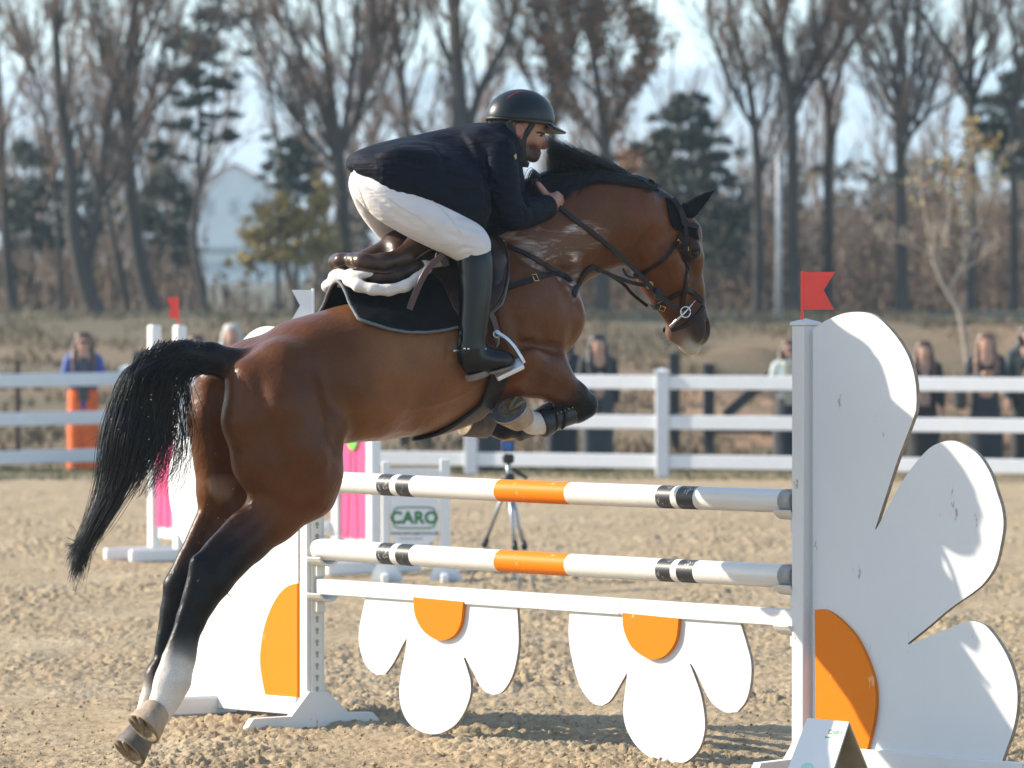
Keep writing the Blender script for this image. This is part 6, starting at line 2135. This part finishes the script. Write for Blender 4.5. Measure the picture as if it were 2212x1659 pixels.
def leafmesh(name, C_, size, mat, parent, asp=.6):
    n = len(C_)
    a = RG.normal(0, 1, (n, 3)); a /= np.linalg.norm(a, axis=1)[:, None]
    b = RG.normal(0, 1, (n, 3)); b -= a * (a * b).sum(1)[:, None]; b /= np.linalg.norm(b, axis=1)[:, None]
    s = size * RG.uniform(.6, 1.4, (n, 1))
    V = np.stack([C_ - a * s, C_ + b * s * asp, C_ + a * s, C_ - b * s * asp], 1).reshape(-1, 3)
    F = np.arange(4 * n).reshape(n, 4)
    return link(name, fastmesh(name, V, F), mat, parent)


def bare_tree(label, stems, d, n1=11, n2=8, n3=7, leaf=None, nleaf=0, lsize=.05, tw=None, blen=1.0, group='bare trees along the field', rad3=.010, top=1.0, twiny=True, bk=None):
    """stems: list of [(u, v, width px) ...] polylines from the ground up, first one starts at the foot"""
    u0, v0, w0 = stems[0][0]
    x0 = (u0 - CX) / FPX * d; g = float(zground(np.array([x0]), np.array([d]))[0])
    o = np.array([x0, d, g - .05])
    t = thing('tree', label, 'tree', tuple(o), 0, group)
    big = []; fine = []; tips = []
    for si, st in enumerate(stems):
        dy = RG.normal(0, .25) * (si > 0)
        ctrl = []
        for i, (u, v, w) in enumerate(st):
            p = at(u, v, d + dy * i / max(1, len(st) - 1)) - o
            if si == 0 and i == 0: p = np.array([0, 0, 0.0])
            ctrl.append(np.append(p, w / 2 * d / FPX))
        ctrl = spline(ctrl, 5)
        P, R = ctrl[:, :3], np.maximum(ctrl[:, 3], .012)
        if si == 0: R[0] *= 1.25
        # carry the stem on above the frame
        up = P[-1] - P[-4]; up /= np.linalg.norm(up)
        ext = grow(P[-1], up, 2.6 * top, 6, .4, .1); P = np.concatenate([P, ext[1:]]); R = np.concatenate([R, np.linspace(R[-1], .02, 6)])
        big.append((P, R, 7))
        lo = .32 if si == 0 else .12
        for k in range(n1):
            s = lo + (1 - lo) * RG.random()
            i = min(int(s * (len(P) - 1)), len(P) - 2)
            T = P[i + 1] - P[i]; T /= np.linalg.norm(T)
            L = RG.uniform(.9, 2.3) * blen * (1.15 - .5 * s)
            B = grow(P[i], side_dir(T, RG.uniform(.45, .95)) + [0, 0, .25], L, 6, .8)
            rb = min(R[i] * .55, .055)
            big.append((B, np.linspace(rb, .012, 7), 5))
            for q in range(n2):
                j = RG.integers(1, 6)
                T2 = B[j + 1] - B[j]; T2 /= np.linalg.norm(T2)
                C2 = grow(B[j], side_dir(T2, RG.uniform(.4, .9)) + [0, 0, .2], L * RG.uniform(.3, .6), 4, .8, .15)
                fine.append((C2, np.linspace(rad3 * 1.3, rad3 * .6, 5), 3))
                for z in range(n3):
                    m = RG.integers(1, 4)
                    T3 = C2[m + 1] - C2[m]; T3 /= np.linalg.norm(T3)
                    D = grow(C2[m], side_dir(T3, RG.uniform(.35, .9)) + [0, 0, .15], L * RG.uniform(.14, .36), 2, .6, .18)
                    fine.append((D, np.linspace(rad3 * .75, rad3 * .4, 3), 3)); tips.append(D)
    tubes_mesh('trunk', big, bk or bark_m, t)
    tubes_mesh('crown', fine, tw or twig_m, t)
    if leaf is not None and nleaf:
        Tp = np.concatenate(tips); Cc = Tp[RG.integers(0, len(Tp), nleaf)] + RG.normal(0, .05, (nleaf, 3))
        leafmesh('leaves', Cc, lsize, leaf, t)
    return t


def clump_tree(label, u0, d, trunk, clumps, mat, n=2600, size=.07, cat='tree', group=None, name='pine_tree', trunkw=14, asp=.22):
    """trunk: pixel polyline; clumps: (u, v, ru, rv) in pixels, filled with many small leaves on short branches"""
    x0 = (u0 - CX) / FPX * d; g = float(zground(np.array([x0]), np.array([d]))[0]); o = np.array([x0, d, g - .05])
    t = thing(name, label, cat, tuple(o), 0, group)
    P = spline([np.array([0, 0, 0.0])] + [at(u, v, d) - o for u, v in trunk], 4)
    segs = [(P, np.linspace(trunkw / 2 * d / FPX, .03, len(P)), 7)]
    Cc = []
    tot = sum(c[2] * c[3] for c in clumps)
    for (u, v, ru, rv) in clumps:
        c = at(u, v, d) - o; a = ru * d / FPX; b = rv * d / FPX
        k = np.argmin(np.abs(P[:, 2] - (c[2] - b * .5))); dep = RG.normal(0, .5) * a
        c = c + [0, dep, 0]
        segs.append((np.array([P[k], (P[k] + c) / 2 + [0, 0, -.06], c]), np.array([.045, .03, .015]), 5))
        m = int(n * ru * rv / tot)
        sub = RG.normal(0, .5, (max(3, m // 45), 3)) * [a, a * .9, b]
        idx = RG.integers(0, len(sub), m)
        Cc.append(c + sub[idx] + RG.normal(0, .17, (m, 3)) * [a, a, b])
    tubes_mesh('trunk', segs, bark_m, t)
    leafmesh('crown', np.concatenate(Cc), size, mat, t, asp)
    return t


# left group
bare_tree('leaning dark tree at the far left edge', [[(28, 672, 30), (14, 560, 24), (8, 430, 20), (4, 300, 16), (-6, 120, 12)]], 96, 9)
bare_tree('thick dark twin stemmed tree behind the woman in blue', [[(205, 672, 48), (176, 590, 40), (156, 480, 34), (150, 360, 28), (130, 220, 24), (121, 90, 20), (118, -20, 16)],
                                                                    [(185, 600, 24), (206, 480, 20), (220, 370, 16), (232, 250, 12), (262, 120, 8)]], 95)
bare_tree('tall dark forked tree standing over the small red flag', [[(332, 668, 40), (300, 560, 36), (282, 420, 32), (276, 300, 27), (284, 160, 22), (288, 0, 16)], [(284, 190, 16), (310, 100, 13), (350, 10, 10)], [(280, 330, 14), (330, 240, 12), (400, 150, 9), (450, 60, 6)], [(278, 330, 12), (250, 210, 9), (215, 110, 6)]], 96, 9)
bare_tree('slim slanting tree between two thick trunks at left', [[(276, 666, 18), (252, 560, 15), (232, 440, 12), (226, 320, 9), (240, 200, 7)]], 97.5, 9)
bare_tree('thin upright tree left of the twin stemmed one', [[(130, 668, 15), (128, 560, 12), (118, 420, 10), (96, 250, 8), (60, 120, 6)]], 99, 9)
clump_tree('solitary pine with long crooked bare trunk at left', 446, 98, [(424, 560), (420, 500), (430, 380), (432, 250), (425, 120), (428, 0)],
           [(455, 30, 60, 34), (400, 80, 60, 28), (450, 110, 60, 26), (395, 160, 55, 24), (470, 175, 50, 22), (420, 215, 60, 22), (478, 245, 40, 14), (505, 292, 38, 14), (390, 270, 45, 20), (440, 300, 30, 12), (365, 330, 40, 20)], needle_m, 5200, .085, group='pines at the field edge', trunkw=17)
clump_tree('dense dark evergreen low behind the left trunks', 70, 104, [(70, 500), (72, 360)], [(60, 330, 70, 40), (100, 400, 80, 45), (40, 450, 70, 50), (90, 520, 90, 50), (30, 590, 60, 40), (180, 480, 60, 50)], needle_m, 4600, .10, group='pines at the field edge')
clump_tree('dark evergreen behind the forked tree at left', 380, 106, [(380, 520), (376, 400)], [(360, 400, 55, 40), (330, 470, 60, 45), (390, 500, 50, 40), (340, 560, 60, 40)], needle_m, 3200, .10, group='pines at the field edge')
clump_tree('round yellowish autumn bush left of the saddle', 600, 97, [(600, 560), (602, 480)], [(600, 450, 60, 34), (640, 490, 70, 42), (570, 510, 60, 36), (620, 550, 70, 36), (540, 560, 40, 26), (690, 520, 45, 50), (680, 440, 40, 40)], ylleaf_m, 5200, .05, cat='bush', name='bush', asp=.6)
clump_tree('small pine poking out above the yellow bush', 640, 103, [(640, 480), (640, 380)], [(640, 320, 45, 24), (610, 340, 36, 14), (655, 355, 50, 24), (600, 372, 36, 12), (640, 400, 60, 28), (580, 360, 20, 9)], needle_m, 2800, .085, group='pines at the field edge')
# middle
bare_tree('many stemmed bare tree left of the rider', [[(748, 672, 40), (742, 540, 36), (738, 430, 34), (728, 330, 30), (716, 220, 22), (700, 90, 15), (690, -20, 10)], [(722, 300, 16), (690, 210, 14), (640, 90, 12), (606, -10, 9)], [(735, 340, 16), (752, 220, 14), (768, 90, 11), (776, -20, 8)], [(730, 360, 12), (690, 320, 10), (640, 250, 7), (605, 190, 5)], [(740, 330, 14), (790, 200, 11), (830, 80, 8)]], 98, 9, leaf=brleaf_m, nleaf=700)
bare_tree('slender bare tree above the rider back', [[(880, 672, 22), (884, 480, 20), (882, 320, 18), (868, 180, 16), (858, 60, 12)], [(872, 200, 9), (835, 90, 7), (820, 10, 5)], [(866, 160, 9), (900, 70, 7), (905, 0, 5)]], 100, 9)
bare_tree('thick bare tree just left of the helmet', [[(1010, 672, 44), (1004, 480, 42), (998, 330, 40), (990, 190, 34), (982, 60, 28), (980, -20, 24)], [(1004, 300, 22), (1040, 190, 18), (1092, 90, 14), (1120, 0, 10)], [(988, 200, 16), (960, 100, 12), (930, 10, 8)]], 97, 9)
bare_tree('bare tree with spreading limbs right of the helmet', [[(1180, 672, 30), (1186, 480, 27), (1190, 330, 24), (1196, 210, 20), (1180, 110, 15), (1150, 10, 10)], [(1194, 230, 14), (1230, 130, 12), (1262, 20, 9)], [(1196, 260, 12), (1150, 190, 10), (1110, 90, 8)]], 99, 9)
bare_tree('brown leaved oak above the horse mane', [[(1300, 672, 34), (1306, 500, 30), (1310, 360, 26), (1300, 240, 20), (1280, 110, 14)], [(1308, 300, 14), (1360, 190, 11), (1400, 90, 8)], [(1306, 330, 12), (1250, 230, 9), (1215, 150, 7)]], 97, 10, leaf=brleaf_m, nleaf=5200, lsize=.06)
clump_tree('dark pine right behind the horse ears', 1490, 101, [(1490, 540), (1492, 400), (1490, 250)], [(1490, 210, 40, 26), (1460, 250, 50, 28), (1525, 260, 45, 28), (1480, 310, 70, 32), (1540, 330, 50, 30), (1440, 340, 50, 30), (1500, 380, 80, 34), (1555, 400, 40, 26), (1430, 420, 50, 34), (1510, 450, 80, 34), (1580, 470, 50, 40), (1450, 500, 70, 44), (1540, 530, 80, 50), (1400, 300, 36, 30)], needle_m, 9500, .095, group='pines at the field edge', trunkw=20)
clump_tree('rusty bush behind the horse head', 1390, 104, [(1390, 560)], [(1380, 330, 60, 50), (1360, 420, 70, 60), (1420, 480, 60, 50), (1380, 560, 80, 50), (1460, 560, 60, 50)], brleaf_m, 4200, .07, cat='bush', name='bush', asp=.6)
# right
bare_tree('straight bare tree left of the pale pole', [[(1636, 676, 24), (1638, 520, 22), (1636, 380, 20), (1630, 270, 18), (1612, 160, 14), (1580, 40, 9)], [(1632, 280, 12), (1600, 230, 9), (1555, 130, 7), (1530, 30, 5)], [(1632, 300, 10), (1660, 200, 8), (1672, 90, 6)]], 99, 10)
bare_tree('tall vase shaped bare tree behind the pale pole', [[(1716, 676, 30), (1712, 500, 27), (1712, 330, 25), (1708, 220, 22), (1680, 110, 16), (1655, 0, 11)], [(1710, 225, 16), (1690, 100, 13), (1700, 0, 10)], [(1712, 225, 16), (1752, 140, 13), (1790, 20, 9)], [(1712, 260, 12), (1745, 190, 10), (1800, 110, 8), (1850, 20, 6)]], 98, 9)
bare_tree('bare tree with upright fork above the red flag', [[(1790, 676, 26), (1790, 500, 23), (1788, 350, 21), (1788, 240, 18), (1768, 130, 13), (1755, 0, 9)], [(1790, 250, 14), (1815, 150, 11), (1860, 60, 9), (1890, -10, 6)]], 100.5, 10)
bare_tree('dark trunked bare tree above the top petal', [[(1950, 676, 30), (1948, 520, 27), (1946, 380, 25), (1942, 270, 21), (1952, 160, 16), (1935, 40, 11)], [(1944, 260, 15), (1930, 160, 12), (1895, 60, 8)], [(1946, 330, 12), (1990, 260, 9), (2040, 220, 7)], [(1950, 290, 12), (1972, 150, 9), (1980, 20, 6)]], 97.5, 9)
bare_tree('bare tree with long left leaning limb at right', [[(2092, 676, 28), (2096, 500, 25), (2098, 330, 23), (2096, 180, 19), (2100, 40, 13)], [(2096, 210, 15), (2060, 130, 13), (2010, 60, 10), (1975, -10, 7)], [(2098, 230, 12), (2130, 120, 9), (2145, 10, 6)]], 99, 9)
bare_tree('thin bare tree nearest the right picture edge', [[(2190, 676, 22), (2192, 480, 18), (2186, 300, 15), (2196, 150, 11), (2180, 20, 8)], [(2190, 220, 9), (2215, 110, 7)]], 98, 10)
clump_tree('dark green pine at the right picture edge', 2185, 102, [(2185, 520), (2186, 330)], [(2190, 180, 50, 30), (2160, 215, 60, 30), (2205, 260, 50, 34), (2150, 300, 60, 30), (2110, 270, 40, 20), (2190, 340, 70, 34)], needle_m, 5200, .095, group='pines at the field edge', trunkw=20)
# sapling with the last leaves, pale bark, close behind the spectators
sap = [[(2100, 775, 12), (2076, 690, 12), (2052, 640, 11), (2030, 600, 9), (2010, 540, 7), (2000, 470, 5), (1985, 390, 4)], [(2046, 630, 9), (2070, 590, 8), (2092, 540, 6), (2098, 470, 5), (2092, 380, 4), (2100, 310, 3)], [(2034, 610, 7), (2028, 550, 6), (2048, 480, 5), (2052, 400, 4), (2040, 330, 3)],
       [(2070, 590, 5), (2110, 565, 4), (2150, 540, 3)], [(2020, 560, 5), (1970, 530, 4), (1920, 520, 3)], [(2092, 520, 4), (2130, 450, 3), (2160, 360, 2)]]
tt = bare_tree('pale sapling with yellow green leaves above the right spectators', sap, 74, 5, 4, 3, leaf=gyleaf_m, nleaf=0, tw=paletwig_m, blen=.28, group=None, rad3=.005, top=.06, bk=paletwig_m)
lc = []
for (u, v, ru, rv, n) in ((2090, 300, 26, 36, 90), (2070, 370, 34, 34, 90), (2130, 320, 30, 30, 70), (2030, 400, 30, 34, 80), (2100, 400, 36, 30, 70), (2040, 350, 28, 22, 50), (1985, 430, 30, 40, 40), (2160, 380, 30, 40, 30), (2070, 460, 50, 40, 40), (1960, 400, 26, 30, 20), (2150, 300, 20, 20, 20), (2100, 265, 16, 12, 20), (2020, 520, 60, 30, 15)):
    for k in range(n):
        q = at(u + RG.normal(0, ru * .5), v + RG.normal(0, rv * .5), 74) - np.array(tt.location); lc.append(q + [0, RG.normal(0, .25), 0])
lc = np.array(lc); h_ = len(lc) // 3
leafmesh('leaves', lc[::4], .042, ylleaf_m, tt, .6); leafmesh('leaves', lc[1::4], .044, gyleaf_m, tt, .6); leafmesh('leaves', lc[2::4], .042, brleaf_m, tt, .6)

# the wood behind them: many slim bare trees that read as one mass
segs = []
for k in range(85):
    u = RG.uniform(-200, 2420)
    if 440 < u < 640 and RG.random() < .8: continue
    d = RG.uniform(108, 142); x = (u - CX) / FPX * d
    T0 = grow([x, d, 1.72], [RG.normal(0, .13), 0, 1], RG.uniform(3.2, 8.5), 9, .1, .09)
    segs.append((T0, np.linspace(RG.uniform(.05, .12), .02, 10), 5))
    for q in range(16):
        i = RG.integers(2, 9); D1 = T0[min(i + 1, 9)] - T0[i - 1]; D1 /= np.linalg.norm(D1); L = RG.uniform(.8, 2.2)
        B = grow(T0[i], side_dir(D1, RG.uniform(.4, .9)) + [0, 0, .25], L, 5, .6)
        segs.append((B, np.linspace(.03, .010, 6), 3))
        for z in range(7):
            m = RG.integers(1, 5); D2 = B[m + 1] - B[m] if m < 5 else B[5] - B[4]; D2 /= np.linalg.norm(D2)
            segs.append((grow(B[m], side_dir(D2, RG.uniform(.35, .9)) + [0, 0, .2], L * RG.uniform(.25, .6), 2, .5, .15), np.array([.012, .009, .006]), 3))
o = tubes_mesh('woodland', segs, simple('woodland_bark', (.15, .105, .08), .9, .35, scale=.4), None)
tag(o, 'mass of slim bare trees deep in the wood', 'woodland', kind='stuff')
# thicket and dry undergrowth filling the wood edge: nobody could count it
segs = []
for k in range(2300):
    u = RG.uniform(-150, 2360)
    if 400 < u < 700 and RG.random() < .75: continue
    d = RG.uniform(100, 124)
    vt = np.interp(u, [-150, 150, 380, 560, 720, 1000, 1300, 1600, 2400], [520, 470, 520, 610, 520, 480, 400, 410, 380]) + RG.exponential(70)
    x = (u - CX) / FPX * d; g = float(1.72)
    zt = at(u, min(vt, 650), d)[2]
    if zt < g + .1: continue
    p = np.array([x, d, g]); L = zt - g
    P = grow(p, [RG.normal(0, .18), RG.normal(0, .1), 1], L, 4, .3, .12)
    segs.append((P, np.linspace(RG.uniform(.015, .045), .008, 5), 3))
    for q in range(4):
        j = RG.integers(1, 4); B = grow(P[j], [RG.normal(0, .6), RG.normal(0, .4), .8], L * RG.uniform(.2, .4), 3, .3, .2)
        segs.append((B, np.linspace(.014, .006, 4), 3))
o = tubes_mesh('thicket', segs, simple('thicket_twigs', (.14, .092, .066), .9, .4, scale=.6), None)
tag(o, 'dense brown thicket filling the wood edge', 'thicket', kind='stuff')
n = 26000
u = RG.uniform(-150, 2360, n); d = RG.uniform(101, 124, n)
vt = np.interp(u, [-150, 150, 380, 560, 720, 1000, 1300, 1600, 2400], [420, 380, 470, 590, 470, 420, 330, 360, 330]) + RG.random(n) * 340
keep = (vt < 672) & ~((u > 400) & (u < 700) & (RG.random(n) < .7)); u, d, vt = u[keep], d[keep], vt[keep]
cl_ = vnoise(u / 55, vt / 40, 31) + .5 * vnoise(u / 20, vt / 16, 32)
keep = cl_ > -.15; u, d, vt = u[keep], d[keep], vt[keep]
Cc = np.array([at(a, b_, c_) for a, b_, c_ in zip(u, vt, d)])
o = leafmesh('undergrowth', Cc[: len(Cc) * 2 // 3], .085, simple('brown_undergrowth', (.12, .085, .052), .85, .5, scale=.5), None, .5)
tag(o, 'brown leafy undergrowth between the tree trunks', 'undergrowth', kind='stuff')
o = leafmesh('evergreen_undergrowth', Cc[len(Cc) * 2 // 3:], .095, needle_m, None, .4)
tag(o, 'dark green shrubs mixed through the wood edge', 'undergrowth', kind='stuff')
# rough grass at the field edge and along the fence
def tufts(name, label, n, yr_, hgt, mat, ulim=(-200, 2400), wid=.012):
    y = RG.uniform(*yr_, n); u = RG.uniform(*ulim, n); x = (u - CX) / FPX * y
    k = vnoise(x * .8, y * .5, 41) + .6 * vnoise(x * 3, y * 2, 42)
    m = k > -.1; x, y = x[m], y[m]; n = len(x)
    z = zground(x, y) - .03
    hh = hgt * RG.uniform(.4, 1.3, n)
    a = RG.uniform(0, 6.28, n); dx, dy = np.cos(a) * wid, np.sin(a) * wid
    lx, ly = RG.normal(0, .35, n) * hh, RG.normal(0, .35, n) * hh
    V = np.stack([np.stack([x - dx, y - dy, z], 1), np.stack([x + dx, y + dy, z], 1), np.stack([x + lx, y + ly, z + hh], 1)], 1).reshape(-1, 3)
    o = link(name, fastmesh(name, V, np.arange(3 * n).reshape(n, 3)), mat)
    tag(o, label, 'grass', kind='stuff')
tufts('verge_grass', 'green and straw grass along the foot of the white fence', 26000, (52.0, 58.5), .085, simple('verge_grass_blades', (.10, .105, .035), .8, .5, scale=1.5))
tufts('dry_grass', 'dry straw coloured grass on the field behind the fence', 30000, (58, 96), .14, simple('dry_grass_blades', (.13, .095, .05), .85, .4, scale=.7), wid=.02)

# pale metal pole
pm = simple('galvanised_pole', (.42, .43, .44), .5, .1)
d = 93.0; p = at(1682, 712, d); g = float(zground(np.array([p[0]]), np.array([d]))[0])
mb = MB(); mb.tube([(0, 0, -.1), (0, 0, at(1682, 338, d)[2] - g)], [.062, .050], 12)
mb.tube([(0, 0, at(1682, 345, d)[2] - g), (0, 0, at(1682, 336, d)[2] - g)], [.058, .058], 12)
o = mb.build('lamp_post', pm, None, True); o.location = (p[0], d, g); tag(o, 'plain pale metal post in front of the wood at right', 'post')

# ------------------------------------------------------------------ houses beyond
wall_m = simple('white_render', (.72, .70, .68), .85, .1, scale=.4); roof_m = simple('pale_red_tiles', (.50, .17, .14), .8, .2, scale=.8); win_m = simple('window_glass', (.36, .38, .41), .3, .1); groof_m = simple('grey_roof', (.20, .21, .24), .7, .15)


def house(label, u, v_eave, v_base, w_px, ridge_px, d, depth, roof, gable=True, nwin=3, floors=1):
    s = d / FPX; x = (u - CX) * s
    zb = at(u, v_base, d)[2]; ze = at(u, v_eave, d)[2]; zr = at(u, v_eave - ridge_px, d)[2]
    g = float(zground(np.array([x]), np.array([d]))[0]); zb = min(zb, g - .3)
    t = thing('house', label, 'house', (x, d, zb), 0)
    hw = w_px * s / 2; H1 = ze - zb; H2 = zr - zb
    mb = MB()
    pl = [(-hw, 0, 0), (hw, 0, 0), (hw, 0, H1), (0, 0, H2), (-hw, 0, H1)] if gable else [(-hw, 0, 0), (hw, 0, 0), (hw, 0, H1), (-hw, 0, H1)]
    mb.prism(pl, np.array([0, 0, 0]), np.array([0, depth, 0])); mb.build('wall', wall_m, t)
    ov = hw * .08
    if gable:
        for sg in (-1, 1):
            k = (H2 - H1) / hw
            mb = MB(); q = [(0, -ov, H2 + .05), (sg * (hw + ov), -ov, H1 - k * ov + .05), (sg * (hw + ov), depth + ov, H1 - k * ov + .05), (0, depth + ov, H2 + .05)]
            mb.prism(q, np.array([0, 0, 0.0]), np.array([0, 0, .35])); mb.build('roof', roof, t)
    else:
        mb = MB(); mb.box((0, depth / 2, H1 + .25), (2 * hw + 2 * ov, depth + 2 * ov, .5)); mb.build('roof', roof, t)
    for fl_ in range(floors):
        for i in range(nwin):
            xx = -hw + 2 * hw * (i + .5) / nwin; zz = H1 * (fl_ + .55) / floors
            mb = MB(); mb.box((xx, -.03, zz), (hw * .28, .08, H1 / floors * .34)); mb.build('window', win_m, t)


house('white gabled house with pale red roof between the left trees', 506, 400, 600, 156, 42, 560, 14, roof_m, True, 3, 2)
house('long low white building with wide windows behind the solitary pine', 560, 545, 606, 260, 0, 540, 8, groof_m, False, 7, 1)
house('flat white building high on the hillside, right of the solitary pine', 628, 214, 240, 70, 0, 2560, 30, wall_m, False, 4, 1)
house('small white building on the hillside behind the solitary pine', 470, 318, 350, 36, 0, 2420, 30, groof_m, False, 2, 1)
house('small white house on the hillside left of the yellow bush', 468, 288, 304, 26, 8, 2480, 24, roof_m, True, 2, 1)
house('pale building far among the trees above the rider back', 935, 320, 350, 44, 10, 2400, 24, roof_m, True, 2, 1)

# ------------------------------------------------------------------ haze in the air
mb = MB(); mb.box((0, 1980, 78), (12000, 4120, 168)); 
hz = mb.build('haze', None); hz['kind'] = 'stuff'
hm_ = bpy.data.materials.new('morning_haze'); hm_.use_nodes = True
nt = hm_.node_tree; nt.nodes.clear()
vo = nt.nodes.new('ShaderNodeVolumePrincipled'); vo.inputs['Color'].default_value = (0.62, 0.84, 1.0, 1); vo.inputs['Density'].default_value = 0.0004; vo.inputs['Anisotropy'].default_value = 0.2
ou = nt.nodes.new('ShaderNodeOutputMaterial'); nt.links.new(vo.outputs[0], ou.inputs['Volume'])
hz.data.materials.append(hm_)
hz.display_type = 'WIRE'
